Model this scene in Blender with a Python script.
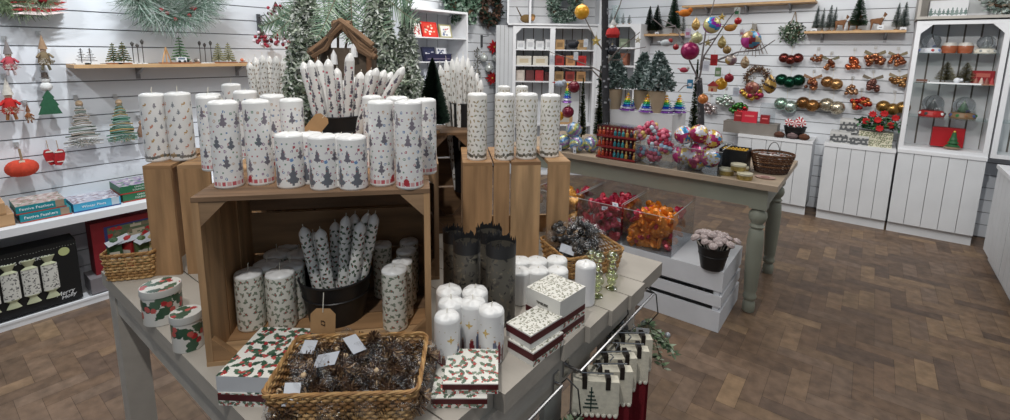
import bpy, math, random
import numpy as np
from mathutils import Matrix, Vector
PI = math.pi
random.seed(7)
scene = bpy.context.scene
COL = scene.collection
for o in list(bpy.data.objects):
    bpy.data.objects.remove(o)

# ---------------------------------------------------------------- camera
FPX, CXP, CYP = 475.0, 505.0, 132.2
PITCH, ROLL, YAW = math.radians(9.57), math.radians(0.75), math.radians(-37.6)
EYE = np.array([0, 0, 1.5])
_f = np.array([math.sin(YAW)*math.cos(PITCH), math.cos(YAW)*math.cos(PITCH), -math.sin(PITCH)])
_r = np.array([math.cos(YAW), -math.sin(YAW), 0.0])
_u = np.cross(_r, _f)
_r2 = _r*math.cos(ROLL)+_u*math.sin(ROLL)
_u2 = np.cross(_r2, _f)
cam_d = bpy.data.cameras.new('camera')
cam = bpy.data.objects.new('camera', cam_d)
COL.objects.link(cam)
cam.matrix_world = Matrix(((_r2[0], _u2[0], -_f[0], EYE[0]), (_r2[1], _u2[1], -_f[1], EYE[1]),
                           (_r2[2], _u2[2], -_f[2], EYE[2]), (0, 0, 0, 1)))
cam_d.sensor_width = 36
cam_d.lens = FPX/1010*36
cam_d.shift_y = -(210-CYP)/1010
cam_d.clip_start = 0.02
scene.camera = cam

# ---------------------------------------------------------------- world, lights, exposure
scene.view_settings.view_transform = 'Standard'
scene.view_settings.look = 'None'
scene.view_settings.gamma = 1
scene.view_settings.use_curve_mapping = False
scene.view_settings.exposure = 0.0
w = bpy.data.worlds.new('shop_world')
scene.world = w
w.use_nodes = True
w.node_tree.nodes['Background'].inputs[0].default_value = (0.80, 0.90, 1.0, 1)
w.node_tree.nodes['Background'].inputs[1].default_value = 0.24

def area(loc, size, power, target=None, col=(1, 0.96, 0.9), sizey=None):
    l = bpy.data.lights.new('ceiling_lamp', 'AREA')
    l.energy = power; l.size = size; l.color = col
    if sizey: l.shape = 'RECTANGLE'; l.size_y = sizey
    o = bpy.data.objects.new('ceiling_lamp', l); COL.objects.link(o)
    o.location = loc
    d = (Vector(target)-Vector(loc)) if target else Vector((0, 0, -1))
    o.rotation_euler = d.to_track_quat('-Z', 'Y').to_euler()
    return o
def spot(loc, target, power, angle=70, r=0.04, col=(1, 0.97, 0.93)):
    l = bpy.data.lights.new('ceiling_spot', 'SPOT')
    l.energy = power; l.spot_size = math.radians(angle); l.spot_blend = 0.6
    l.shadow_soft_size = r; l.color = col
    o = bpy.data.objects.new('ceiling_spot', l); COL.objects.link(o)
    o.location = loc
    o.rotation_euler = (Vector(target)-Vector(loc)).to_track_quat('-Z', 'Y').to_euler()
    return o
LK = 1.0
area((-1.2, 1.0, 2.95), 1.6, 22*LK)
area((-2.2, 3.2, 2.95), 1.6, 38*LK)
area((0.6, 3.6, 2.95), 1.6, 28*LK)
spot((-2.85, 0.75, 2.9), (-3.87, 1.2, 1.1), 120*LK, 120, col=(0.93, 0.97, 1.0))
spot((-2.6, -0.5, 2.9), (-3.87, 0.3, 1.2), 70*LK, 110, col=(0.93, 0.97, 1.0))
spot((-2.4, 3.2, 2.85), (-3.7, 4.3, 1.4), 70*LK, 75)
spot((-1.0, 3.0, 2.85), (-0.9, 5.4, 1.4), 62*LK, 85)
spot((0.1, 2.3, 2.6), (0.45, 5.4, 1.3), 100*LK, 62)
spot((-0.3, -0.2, 2.85), (-1.0, 0.9, 0.9), 75*LK, 85)

# ---------------------------------------------------------------- picture-to-place helpers
def ray(x, y):
    return (x-CXP)/FPX*_r2-(y-CYP)/FPX*_u2+_f
def PZ(x, y, z):
    v = ray(x, y); return EYE+v*(z-1.5)/v[2]
def PX(x, y, X):
    v = ray(x, y); return EYE+v*X/v[0]
def PY(x, y, Y):
    v = ray(x, y); return EYE+v*Y/v[1]
HV = np.array([math.sin(YAW), math.cos(YAW), 0.0])
def PD(x, y, D):
    v = ray(x, y); return EYE+v*D/(v@HV)
def KP(P): return float((np.array([P[0], P[1], P[2]])-EYE)@_f)/FPX
def HT(P, px, py):
    "height of the point seen at (px,py) straight above point P"
    v = ray(px, py); return EYE[2]+v[2]*math.hypot(P[0], P[1])/math.hypot(v[0], v[1])

# ---------------------------------------------------------------- materials
def srgb(r, g=None, b=None):
    if g is None: r, g, b = r
    f = lambda c: (c/255/12.92 if c/255 <= 0.04045 else ((c/255+0.055)/1.055)**2.4)
    return (f(r), f(g), f(b))
MATS = {}
def mat(name, col=None, rough=0.5, metal=0.0, var=0.12, scale=8.0, bump=0.0, bscale=60.0, attr=False,
        trans=0.0, coat=0.0, stretch=(1, 1, 1), ior=1.45, alpha=1.0, emit=0.0):
    if name in MATS: return MATS[name]
    m = bpy.data.materials.new(name); m.use_nodes = True
    nt = m.node_tree; N = nt.nodes; L = nt.links
    b = N['Principled BSDF']
    b.inputs['Roughness'].default_value = rough
    b.inputs['Metallic'].default_value = metal
    b.inputs['IOR'].default_value = ior
    if trans: b.inputs['Transmission Weight'].default_value = trans
    if coat:
        b.inputs['Coat Weight'].default_value = coat
        b.inputs['Coat Roughness'].default_value = 0.12
    tc = N.new('ShaderNodeTexCoord'); mp = N.new('ShaderNodeMapping')
    mp.inputs['Scale'].default_value = stretch
    L.new(tc.outputs['Object'], mp.inputs['Vector'])
    nz = N.new('ShaderNodeTexNoise'); nz.inputs['Scale'].default_value = scale
    nz.inputs['Detail'].default_value = 4
    L.new(mp.outputs[0], nz.inputs['Vector'])
    mr = N.new('ShaderNodeMapRange')
    mr.inputs['From Min'].default_value = 0.3; mr.inputs['From Max'].default_value = 0.7
    mr.inputs['To Min'].default_value = 1-var; mr.inputs['To Max'].default_value = 1+var*0.6
    L.new(nz.outputs['Fac'], mr.inputs['Value'])
    mul = N.new('ShaderNodeVectorMath'); mul.operation = 'SCALE'
    if attr:
        at = N.new('ShaderNodeAttribute'); at.attribute_name = 'Col'
        L.new(at.outputs['Color'], mul.inputs[0])
    else:
        mul.inputs[0].default_value = col
    L.new(mr.outputs[0], mul.inputs['Scale'])
    L.new(mul.outputs[0], b.inputs['Base Color'])
    if bump:
        n2 = N.new('ShaderNodeTexNoise'); n2.inputs['Scale'].default_value = bscale
        n2.inputs['Detail'].default_value = 3
        L.new(mp.outputs[0], n2.inputs['Vector'])
        bp = N.new('ShaderNodeBump'); bp.inputs['Strength'].default_value = bump
        bp.inputs['Distance'].default_value = 0.01
        L.new(n2.outputs['Fac'], bp.inputs['Height'])
        L.new(bp.outputs[0], b.inputs['Normal'])
    if alpha < 1: b.inputs['Alpha'].default_value = alpha
    MATS[name] = m
    return m
def clear(name, tint=(1, 1, 1), refl=0.12, rough=0.08, bump=0.0, bscale=30, haze=0.0, edge=0.4):
    "thin clear plastic or glass: mostly lets light through, mirrors a little"
    if name in MATS: return MATS[name]
    m = bpy.data.materials.new(name); m.use_nodes = True
    nt = m.node_tree; N = nt.nodes; L = nt.links
    N.remove(N['Principled BSDF'])
    out = N['Material Output']
    tr = N.new('ShaderNodeBsdfTransparent'); tr.inputs[0].default_value = (*tint, 1)
    gl = N.new('ShaderNodeBsdfGlossy'); gl.inputs['Roughness'].default_value = rough
    gl.inputs[0].default_value = (0.95, 0.97, 1, 1)
    lw = N.new('ShaderNodeLayerWeight'); lw.inputs['Blend'].default_value = 0.35
    mr = N.new('ShaderNodeMapRange'); mr.inputs['To Min'].default_value = refl; mr.inputs['To Max'].default_value = min(1, refl+edge)
    L.new(lw.outputs['Facing'], mr.inputs['Value'])
    mx = N.new('ShaderNodeMixShader')
    L.new(mr.outputs[0], mx.inputs[0]); L.new(tr.outputs[0], mx.inputs[1]); L.new(gl.outputs[0], mx.inputs[2])
    last = mx
    if haze:
        df = N.new('ShaderNodeBsdfDiffuse'); df.inputs[0].default_value = (0.8, 0.8, 0.8, 1)
        m2 = N.new('ShaderNodeMixShader'); m2.inputs[0].default_value = haze
        L.new(mx.outputs[0], m2.inputs[1]); L.new(df.outputs[0], m2.inputs[2]); last = m2
    if bump:
        nz = N.new('ShaderNodeTexNoise'); nz.inputs['Scale'].default_value = bscale
        tc = N.new('ShaderNodeTexCoord'); L.new(tc.outputs['Object'], nz.inputs['Vector'])
        bp = N.new('ShaderNodeBump'); bp.inputs['Strength'].default_value = bump; bp.inputs['Distance'].default_value = 0.01
        L.new(nz.outputs['Fac'], bp.inputs['Height']); L.new(bp.outputs[0], gl.inputs['Normal']); L.new(bp.outputs[0], lw.inputs['Normal'])
    L.new(last.outputs[0], out.inputs['Surface'])
    MATS[name] = m
    return m
WHITE = mat('white_paint', srgb(226, 228, 232), 0.55, var=0.05, scale=5)
CABW = mat('cabinet_white', srgb(214, 217, 221), 0.5, var=0.06, scale=6)
SLAT = mat('slat_wall_white', srgb(222, 226, 232), 0.6, var=0.05, scale=2)
GROOVE = mat('groove_shadow_gap', srgb(96, 96, 98), 0.8)
PINE = mat('crate_pine', attr=True, rough=0.7, var=0.38, scale=34, stretch=(0.10, 1, 1), bump=0.2, bscale=60)
PINEV = mat('crate_pine_upright', attr=True, rough=0.7, var=0.38, scale=34, stretch=(1, 1, 0.10), bump=0.2, bscale=60)
OAK = mat('shelf_pine', srgb(196, 160, 118), 0.55, var=0.15, scale=9)
GREYWOOD = mat('grey_washed_wood', srgb(190, 184, 175), 0.6, var=0.14, scale=10, bump=0.1, bscale=60)
BLACK = mat('black_plastic', srgb(28, 28, 30), 0.4)
DARKMET = mat('dark_bucket_metal', srgb(38, 40, 43), 0.42, metal=0.3, var=0.2, scale=12)
CHROME = mat('chrome', srgb(190, 190, 192), 0.25, metal=1.0)
ATTR = mat('printed_card', attr=True, rough=0.5, var=0.05, scale=20)
GLOSSA = mat('printed_wax', attr=True, rough=0.35, var=0.04, scale=20, coat=0.35)
LEAFA = mat('needles', attr=True, rough=0.75, var=0.2, scale=30)
SHINEA = mat('shiny_glass_colour', attr=True, rough=0.26, metal=0.25, var=0.12, scale=30, coat=0.4)
FABA = mat('felt_fabric', attr=True, rough=0.9, var=0.15, scale=60, bump=0.2, bscale=300)
WAX = mat('white_wax', srgb(236, 236, 236), 0.4, var=0.02, coat=0.3)
KRAFT = mat('kraft_card', srgb(176, 138, 96), 0.75, var=0.1, scale=30)
WICK = mat('cotton_wick', srgb(225, 220, 205), 0.8)
WICKERM = mat('wicker_cane', attr=True, rough=0.6, var=0.2, scale=60)
ACRYL = clear('clear_acrylic', (0.90, 0.92, 0.93), 0.05, 0.05)
CELLO = clear('cellophane', (0.95, 0.95, 0.95), 0.03, 0.10, bump=0.7, bscale=110, edge=0.17)
GLASS = clear('shelf_glass', (0.92, 0.97, 0.95), 0.10, 0.03)
EDGEA = clear('acrylic_edge', (0.85, 0.88, 0.9), 0.15, 0.1, haze=0.35)
GREENGL = clear('green_glass', (0.80, 0.84, 0.62), 0.14, 0.08)

# ---------------------------------------------------------------- mesh building
class MB:
    def __init__(s): s.v = []; s.f = []; s.c = []; s.M = None
    def add(s, vs, fs, col=(1, 1, 1), M=None):
        n = len(s.v)
        if M is None: M = s.M
        if M is not None: vs = [tuple(M @ Vector(p)) for p in vs]
        s.v.extend([tuple(p) for p in vs])
        s.f.extend([tuple(n+i for i in f) for f in fs])
        if isinstance(col, list): s.c.extend(col)
        else: s.c.extend([col]*len(fs))
        return s
    def box(s, a, b, col=(1, 1, 1), M=None):
        x0, y0, z0 = a; x1, y1, z1 = b
        if x0 > x1: x0, x1 = x1, x0
        if y0 > y1: y0, y1 = y1, y0
        if z0 > z1: z0, z1 = z1, z0
        vs = [(x0, y0, z0), (x1, y0, z0), (x1, y1, z0), (x0, y1, z0), (x0, y0, z1), (x1, y0, z1), (x1, y1, z1), (x0, y1, z1)]
        return s.add(vs, [(0, 3, 2, 1), (4, 5, 6, 7), (0, 1, 5, 4), (1, 2, 6, 5), (2, 3, 7, 6), (3, 0, 4, 7)], col, M)
    def prism(s, pts, z0, z1, col=(1, 1, 1), M=None):
        "outline in xy (counter-clockwise), swept from z0 to z1"
        n = len(pts)
        vs = [(p[0], p[1], z0) for p in pts]+[(p[0], p[1], z1) for p in pts]
        fs = [tuple(range(n-1, -1, -1)), tuple(range(n, 2*n))]+[(i, (i+1) % n, n+(i+1) % n, n+i) for i in range(n)]
        return s.add(vs, fs, col, M)
    def lathe(s, prof, n=16, col=(1, 1, 1), M=None, cols=None):
        vs = []; fs = []; cc = []
        for r, z in prof:
            for k in range(n):
                a = 2*PI*k/n; vs.append((r*math.cos(a), r*math.sin(a), z))
        for j in range(len(prof)-1):
            for k in range(n):
                k2 = (k+1) % n
                fs.append((j*n+k, j*n+k2, (j+1)*n+k2, (j+1)*n+k)); cc.append(cols[j] if cols else col)
        if prof[0][0] > 1e-4: fs.append(tuple(range(n-1, -1, -1))); cc.append(cc[0])
        if prof[-1][0] > 1e-4: fs.append(tuple(len(vs)-n+k for k in range(n))); cc.append(cc[-2] if len(cc) > 1 else col)
        return s.add(vs, fs, cc, M)
    def ball(s, c, r, n=12, m=8, col=(1, 1, 1), sq=1.0, cols=None):
        prof = [(max(1e-5, r*math.sin(PI*j/m)), -r*sq*math.cos(PI*j/m)) for j in range(m+1)]
        M = Matrix.Translation(c)
        if s.M is not None: M = s.M @ M
        return s.lathe(prof, n, col, M, cols)
    def tube(s, pts, r, n=6, col=(1, 1, 1), closed=False, r2=None, flat=1.0):
        pts = [Vector(p) for p in pts]; N_ = len(pts); vs = []; fs = []
        up = Vector((0, 0, 1)); prev = None
        for i, p in enumerate(pts):
            if closed: t = pts[(i+1) % N_]-pts[i-1]
            else: t = pts[min(i+1, N_-1)]-pts[max(i-1, 0)]
            if t.length < 1e-9: t = Vector((0, 0, 1))
            t.normalize()
            if prev is None:
                a = up if abs(t.z) < 0.9 else Vector((1, 0, 0))
                x = t.cross(a).normalized()
            else:
                x = (prev-t*prev.dot(t)); x = x.normalized() if x.length > 1e-6 else t.cross(up).normalized()
            prev = x; y = t.cross(x)
            rr = r if r2 is None else r+(r2-r)*i/max(1, N_-1)
            for k in range(n):
                a = 2*PI*k/n; vs.append(p+x*(rr*math.cos(a))+y*(rr*flat*math.sin(a)))
        for i in range(N_-1 if not closed else N_):
            j = (i+1) % N_
            for k in range(n):
                k2 = (k+1) % n; fs.append((i*n+k, i*n+k2, j*n+k2, j*n+k))
        if not closed:
            fs.append(tuple(range(n-1, -1, -1))); fs.append(tuple((N_-1)*n+k for k in range(n)))
        return s.add([tuple(v) for v in vs], fs, col)
    def build(s, name, m, parent=None, loc=None, rotz=0, smooth=True, sharp=35):
        me = bpy.data.meshes.new(name)
        me.from_pydata(s.v, [], s.f)
        ca = me.color_attributes.new('Col', 'FLOAT_COLOR', 'CORNER')
        cnt = [len(f) for f in s.f]
        arr = np.repeat(np.array([(*c[:3], 1.0) for c in s.c], dtype=np.float32), cnt, axis=0)
        ca.data.foreach_set('color', arr.ravel())
        me.materials.append(m)
        if smooth:
            me.shade_smooth(); me.set_sharp_from_angle(angle=math.radians(sharp))
        me.update()
        o = bpy.data.objects.new(name, me); COL.objects.link(o)
        if parent is not None: o.parent = parent
        if loc is not None: o.location = loc
        o.rotation_euler = (0, 0, rotz)
        return o
def T(x, y, z): return Matrix.Translation((x, y, z))
def RX(a): return Matrix.Rotation(a, 4, 'X')
def RY(a): return Matrix.Rotation(a, 4, 'Y')
def RZ(a): return Matrix.Rotation(a, 4, 'Z')
def tag(o, label, cat, group=None):
    o['label'] = label; o['category'] = cat
    if group: o['group'] = group
    return o
def thing(name, label, cat, loc=(0, 0, 0), rotz=0, group=None):
    o = bpy.data.objects.new(name, None); COL.objects.link(o)
    o.empty_display_size = 0.05
    o.location = tuple(float(c) for c in loc); o.rotation_euler = (0, 0, rotz)
    return tag(o, label, cat, group)
def struct(o):
    o['kind'] = 'structure'; return o
KIDS = {}
def copy_tree(o, parent=None, depth=0):
    c = o.copy(); COL.objects.link(c)
    if parent is not None: c.parent = parent
    for ch in [q for q in bpy.data.objects if q.parent == o]:
        copy_tree(ch, c, depth+1)
    return c
def dup(o, loc, rotz=0, label=None, scale=None, group=None, rot=None):
    c = copy_tree(o)
    c.location = tuple(float(q) for q in loc)
    c.rotation_euler = rot if rot is not None else (0, 0, rotz)
    if label: c['label'] = label
    if group: c['group'] = group
    if scale is not None: c.scale = scale if hasattr(scale, '__len__') else (scale,)*3
    return c
class Maker:
    "first call moves the prototype itself, later calls copy it"
    def __init__(s, o): s.o = o; s.used = False
    def put(s, loc, rotz=0, label=None, scale=None, group=None, rot=None):
        if s.used: return dup(s.o, loc, rotz, label, scale, group, rot)
        s.used = True; o = s.o
        o.location = tuple(float(q) for q in loc)
        o.rotation_euler = rot if rot is not None else (0, 0, rotz)
        if label: o['label'] = label
        if group: o['group'] = group
        if scale is not None: o.scale = scale if hasattr(scale, '__len__') else (scale,)*3
        return o
def text(body, size, parent, M, col=(1, 1, 1), name='lettering', depth=0.0006, space=1.0, align='CENTER', shear=0):
    cu = bpy.data.curves.new(name, 'FONT'); cu.body = body; cu.size = size
    cu.align_x = align; cu.align_y = 'CENTER'; cu.extrude = depth; cu.space_character = space; cu.shear = shear
    t = bpy.data.objects.new(name, cu); COL.objects.link(t)
    dg = bpy.context.evaluated_depsgraph_get()
    me = bpy.data.meshes.new_from_object(t.evaluated_get(dg))
    bpy.data.objects.remove(t)
    key = 'ink_%d_%d_%d' % tuple(int(255*c) for c in col)
    me.materials.clear(); me.materials.append(mat(key, col, 0.5, var=0.0))
    o = bpy.data.objects.new(name, me); COL.objects.link(o); o.parent = parent; o.matrix_local = M
    return o

# ---------------------------------------------------------------- printed patterns
class Canvas:
    "coarse grid of colours laid on a surface as one face per cell"
    def __init__(s, w, h, res, bg, wrap=False):
        s.w, s.h, s.nx, s.ny, s.wrap = w, h, max(4, int(w/res)), max(4, int(h/res)), wrap
        s.a = np.empty((s.ny, s.nx, 3)); s.a[:] = bg
        s.x = (np.arange(s.nx)+0.5)*w/s.nx; s.y = (np.arange(s.ny)+0.5)*h/s.ny
    def stamp(s, cx, cy, fn, col, rot=0.0):
        dx = s.x-cx
        if s.wrap: dx = (dx+s.w/2) % s.w-s.w/2
        X, Y_ = np.meshgrid(dx, s.y-cy)
        if rot:
            c, q = math.cos(rot), math.sin(rot); X, Y_ = X*c+Y_*q, -X*q+Y_*c
        s.a[fn(X, Y_)] = col
def f_tree(h):
    def fn(X, Y_):
        t = (Y_+h/2)/h
        saw = 0.75+0.25*np.cos(t*22)
        wd = h*0.36*(1-t)*saw+h*0.02
        return (t > 0) & (t < 1) & (np.abs(X) < np.where(t < 0.12, h*0.05, wd))
    return fn
def f_dot(r): return lambda X, Y_: X*X+Y_*Y_ < r*r
def f_sq(r): return lambda X, Y_: (np.abs(X) < r) & (np.abs(Y_) < r)
def f_ell(a, b): return lambda X, Y_: (X/a)**2+(Y_/b)**2 < 1
def f_leaf(a, b): return lambda X, Y_: (np.abs(Y_) < b*(1-(X/a)**2)*(0.75+0.35*np.abs(np.cos(X/a*6)))) & (np.abs(X) < a)
def f_ring(r, t): return lambda X, Y_: (np.abs(np.sqrt(X*X+Y_*Y_)-r) < t)
def jitter(w, h, step, rnd):
    "evenly spread points with a little disorder"
    out = []; ny = max(1, int(h/step))
    for j in range(ny):
        nx = max(1, int(round(w/step)))
        for i in range(nx):
            out.append(((i+0.5+0.5*(j % 2)+rnd.uniform(-.2, .2))*w/nx, (j+0.5+rnd.uniform(-.2, .2))*h/ny))
    return out
def sheet(mb, cv, fn):
    "lay the canvas over a surface given by fn(u,v)"
    vs = []; fs = []; cc = []
    for j in range(cv.ny+1):
        for i in range(cv.nx+1):
            vs.append(fn(i/cv.nx, j/cv.ny))
    for j in range(cv.ny):
        for i in range(cv.nx):
            a = j*(cv.nx+1)+i; fs.append((a, a+1, a+cv.nx+2, a+cv.nx+1)); cc.append(tuple(cv.a[j, i]))
    mb.add(vs, fs, cc)

# ---------------------------------------------------------------- the setting
random.seed(3)
XL, YR = -3.867, 5.50       # left wall plane, right wall plane
def herringbone():
    mb = MB(); W_, L_ = 0.079, 0.237
    mb.box((-4.2, -1.2, -0.05), (4.2, 6.2, -0.0015), srgb(72, 57, 46))
    pal = [srgb(120, 98, 78), srgb(114, 92, 74), srgb(127, 104, 82), srgb(107, 87, 71), srgb(116, 95, 78), srgb(136, 112, 87), srgb(100, 82, 69), srgb(118, 98, 82)]
    g = 0.0007
    for k in range(-90, 110):
        for m in range(-30, 30):
            # staircase herringbone, blocks four times as long as wide
            x0 = k*W_+m*L_; y0 = k*W_-m*L_
            for hor in (True, False):
                if hor: a = (x0, y0, x0+L_, y0+W_)
                else: a = (x0-0*W_, y0+W_, x0+W_, y0+W_+L_)
                if a[2] < -4.1 or a[0] > 4.1 or a[3] < -1.1 or a[1] > 6.1: continue
                c = random.choice(pal); f = random.uniform(0.88, 1.08)
                c = tuple(q*f for q in c)
                x0_, y0_, x1_, y1_ = a[0]+g, a[1]+g, a[2]-g, a[3]-g
                mb.add([(x0_, y0_, 0), (x1_, y0_, 0), (x1_, y1_, 0), (x0_, y1_, 0)], [(0, 1, 2, 3)], c)
    return mb
FLOORM = mat('oak_parquet', attr=True, rough=0.42, var=0.3, scale=18, bump=0.06, bscale=50)
struct(herringbone().build('floor', FLOORM, smooth=False))

def slat_wall(name, p0, p1, nrm, z0=0.0, z1=2.75, off=0.0):
    "boards 0.106 m high with narrow routed gaps; nrm points into the room"
    p0 = Vector((*p0, 0)); p1 = Vector((*p1, 0)); n = Vector((*nrm, 0)); d = (p1-p0); L_ = d.length; d.normalize()
    M = Matrix(((d.x, n.x, 0, p0.x), (d.y, n.y, 0, p0.y), (0, 0, 1, 0), (0, 0, 0, 1)))
    mb = MB(); mb.M = M
    P = 0.1065; z = 1.5+off-P*14
    while z < z1:
        a, b = max(z+0.0034, z0), min(z+P-0.0034, z1)
        if b > z0: mb.box((0, -0.012, a), (L_, 0, b), srgb(222, 226, 232))
        z += P
    mb.box((0, -0.06, z0), (L_, -0.010, z1), srgb(124, 124, 127))
    return struct(mb.build(name, mat('slat_wall_boards', attr=True, rough=0.6, var=0.04, scale=2), smooth=False))
slat_wall('wall_left', (XL, -1.0), (XL, YR), (1, 0))
slat_wall('wall_right', (XL, YR), (3.2, YR), (0, -1))
# ---------------------------------------------------------------- furniture along the walls
def plank_front(mb, x0, x1, z0, z1, y, n, t=0.018, g=0.004, col=None):
    "n upright boards between x0 and x1, front face at y, thickness towards +y"
    wd = (x1-x0)/n
    for i in range(n):
        c = col or srgb(214, 217, 221)
        mb.box((x0+i*wd+g/2, y, z0), (x0+(i+1)*wd-g/2, y+t, z1), c)
def cabinet(name, label, x0, x1, yf, yb, z1, nboards, group='white plank cupboards along the right wall'):
    "base cupboard seen from the front: carcass, plank door, plinth, top"
    t = thing(name, label, 'cupboard', ((x0+x1)/2, yf, 0), group=group)
    o = Matrix.Translation((-(x0+x1)/2, -yf, 0))
    b = MB(); b.M = o
    b.box((x0+0.004, yf+0.02, 0.085), (x0+0.02, yb, z1-0.03)); b.box((x1-0.02, yf+0.02, 0.085), (x1-0.004, yb, z1-0.03))
    b.box((x0+0.02, yb-0.012, 0.085), (x1-0.02, yb, z1-0.03)); b.box((x0+0.004, yf+0.02, 0.085), (x1-0.004, yb, 0.1))
    b.build('carcass', CABW, t, smooth=False)
    d = MB(); d.M = o; plank_front(d, x0+0.002, x1-0.002, 0.09, z1-0.03, yf, nboards)
    d.box((x0+0.006, yf+0.018, 0.09), (x1-0.006, yf+0.021, z1-0.03), srgb(120, 122, 126))
    d.build('plank_door', mat('cab_door', attr=True, rough=0.5, var=0.05, scale=5), t, smooth=False)
    p = MB(); p.M = o; p.box((x0+0.004, yf+0.03, 0), (x1-0.004, yf+0.05, 0.085)); p.build('plinth', CABW, t, smooth=False)
    tp = MB(); tp.M = o; tp.box((x0, yf-0.008, z1-0.028), (x1, yb, z1)); tp.build('cupboard_top', WHITE, t, smooth=False)
    return t
YF = 5.176
cx1a, cx1b = -1.02, PY(814, 137, YF)[0]
cx2a, cx2b = PY(824, 145, YF)[0], PY(896.5, 150, YF)[0]
cx3a, cx3b = cx2b+0.008, PY(987.5, 160, YF)[0]
cabinet('plank_cupboard', 'white plank cupboard behind the farmhouse table, with the grey riser and red boxes on top', cx1a, cx1b, YF, YR, 0.72, 5)
cabinet('plank_cupboard', 'white plank cupboard under the poinsettia pot and leaf-print cake tins', cx2a, cx2b, YF, YR, 0.72, 5)
cabinet('plank_cupboard', 'white plank cupboard carrying the glass-shelved snow globe display case', cx3a, cx3b, YF, YR, 0.735, 5)
# right-hand cupboard turned along the side of the room
P1 = PZ(977, 243, 0); P2 = PZ(990, 264, 0)
def side_cupboard():
    x0, x1, y0, y1 = cx3b+0.03, cx3b+0.55, 3.2, 4.95
    t = thing('plank_cupboard', 'white plank cupboard at the right edge, standing out towards the viewer', 'cupboard', (x0, y0, 0), group='white plank cupboards along the right wall')
    o = Matrix.Translation((-x0, -y0, 0))
    b = MB(); b.M = o; b.box((x0+0.03, y0+0.02, 0.07), (x1, y1, 0.70)); b.box((x0+0.03, y0+0.03, 0), (x1, y1-0.03, 0.07))
    b.build('carcass', CABW, t, smooth=False)
    for k, (ya, yb) in enumerate(((3.2, 3.78), (3.79, 4.36), (4.37, 4.95))):
        d = MB(); d.M = o
        wd = (yb-ya)/5
        for i in range(5): d.box((x0, ya+i*wd+0.002, 0.07), (x0+0.02, ya+(i+1)*wd-0.002, 0.70), srgb(214, 217, 221))
        d.box((x0+0.018, ya, 0.07), (x0+0.022, yb, 0.70), srgb(120, 122, 126))
        d.build('plank_door', MATS['cab_door'], t, smooth=False)
    tp = MB(); tp.M = o; tp.box((x0-0.01, y0, 0.70), (x1, y1, 0.728)); tp.build('cupboard_top', WHITE, t, smooth=False)
side_cupboard()

def display_case(name, label, x0, x1, yf, yb, z0, z1, shelves, stile=0.032, glass=True, parentmat=None, brace=True, back=True, n=5):
    "open wall case facing -y: frame, plank back, shelves, corner gussets"
    t = thing(name, label, 'shelf unit', ((x0+x1)/2, yf, z0))
    o = Matrix.Translation((-(x0+x1)/2, -yf, -z0)); m = parentmat or WHITE
    f = MB(); f.M = o
    for a, b in ((x0, x0+stile), (x1-stile, x1)): f.box((a, yf, z0), (b, yf+0.02, z1))
    f.box((x0+stile, yf, z1-0.03), (x1-stile, yf+0.02, z1)); f.box((x0+stile, yf, z0), (x1-stile, yf+0.02, z0+0.03))
    f.build('face_frame', m, t, smooth=False)
    s = MB(); s.M = o
    s.box((x0, yf+0.02, z0), (x0+0.018, yb, z1)); s.box((x1-0.018, yf+0.02, z0), (x1, yb, z1))
    s.box((x0+0.018, yf+0.02, z1-0.018), (x1-0.018, yb, z1)); s.box((x0+0.018, yf+0.02, z0), (x1-0.018, yb, z0+0.018))
    s.build('case_sides', m, t, smooth=False)
    if back:
        b = MB(); b.M = o; plank_front(b, x0+0.018, x1-0.018, z0+0.018, z1-0.018, yb-0.0145, n, t=0.0045, g=0.012, col=srgb(212, 214, 217))
        b.box((x0+0.018, yb-0.01, z0+0.018), (x1-0.018, yb, z1-0.018), srgb(104, 98, 92))
        b.build('plank_back', mat('cab_door', attr=True), t, smooth=False)
    if brace:
        for sx, xx in ((1, x0+stile), (-1, x1-stile)):
            g = MB(); g.M = o @ Matrix(((1, 0, 0, 0), (0, 0, 1, 0), (0, 1, 0, 0), (0, 0, 0, 1)))
            pts = [(xx, z1-0.03), (xx+sx*0.07, z1-0.03), (xx, z1-0.10)]
            if sx > 0: pts = pts[::-1]
            g.prism(pts, yf+0.002, yf+0.018); g.build('corner_gusset', m, t, smooth=False)
    for z in shelves:
        h = MB(); h.M = o; h.box((x0+0.019, yf+0.022, z-(0.003 if glass else 0.009)), (x1-0.019, yb-0.02, z+(0.003 if glass else 0.009)))
        h.build('glass_shelf' if glass else 'shelf_board', GLASS if glass else m, t, smooth=False)
    return t
ZB = 0.735
hz1 = PY(920, 21, YF)[2]
hs = [PY(945, 53.5, YF+0.02)[2], PY(945, 84.5, YF+0.02)[2], PY(945, 119, YF+0.02)[2]]
display_case('display_case', 'white display case with glass shelves of snow globes', cx3a, cx3b, YF+0.005, YR-0.01, ZB, hz1, hs)
display_case('display_case', 'white display case cut off by the right edge', cx3b+0.012, cx3b+0.62, YF+0.005, YR-0.01, ZB, hz1, [hs[0], hs[2]])
# long cube shelf above the display case
def top_cube():
    x0, x1, z0, z1 = cx3a-0.01, cx3b+0.62, hz1+0.012, hz1+0.36
    t = thing('cube_shelf', 'pale grey wooden cube shelf on top of the snow globe case', 'shelf unit', (x0, YF, z0))
    o = T(-x0, -YF, -z0); f = MB(); f.M = o
    f.box((x0, YF-0.01, z0), (x1, YR-0.01, z0+0.022)); f.box((x0, YF-0.01, z0+0.022), (x0+0.02, YR-0.01, z1)); f.box((x1-0.02, YF-0.01, z0+0.022), (x1, YR-0.01, z1))
    f.box((x0+0.02, YR-0.02, z0+0.022), (x1-0.02, YR-0.01, z1)); f.box((x0, YF-0.01, z1), (x1, YR-0.01, z1+0.02))
    f.build('cube_frame', mat('pale_grey_wood', srgb(176, 172, 166), 0.6, var=0.1), t, smooth=False)
    return z0+0.022
ZTOP = top_cube()

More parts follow.
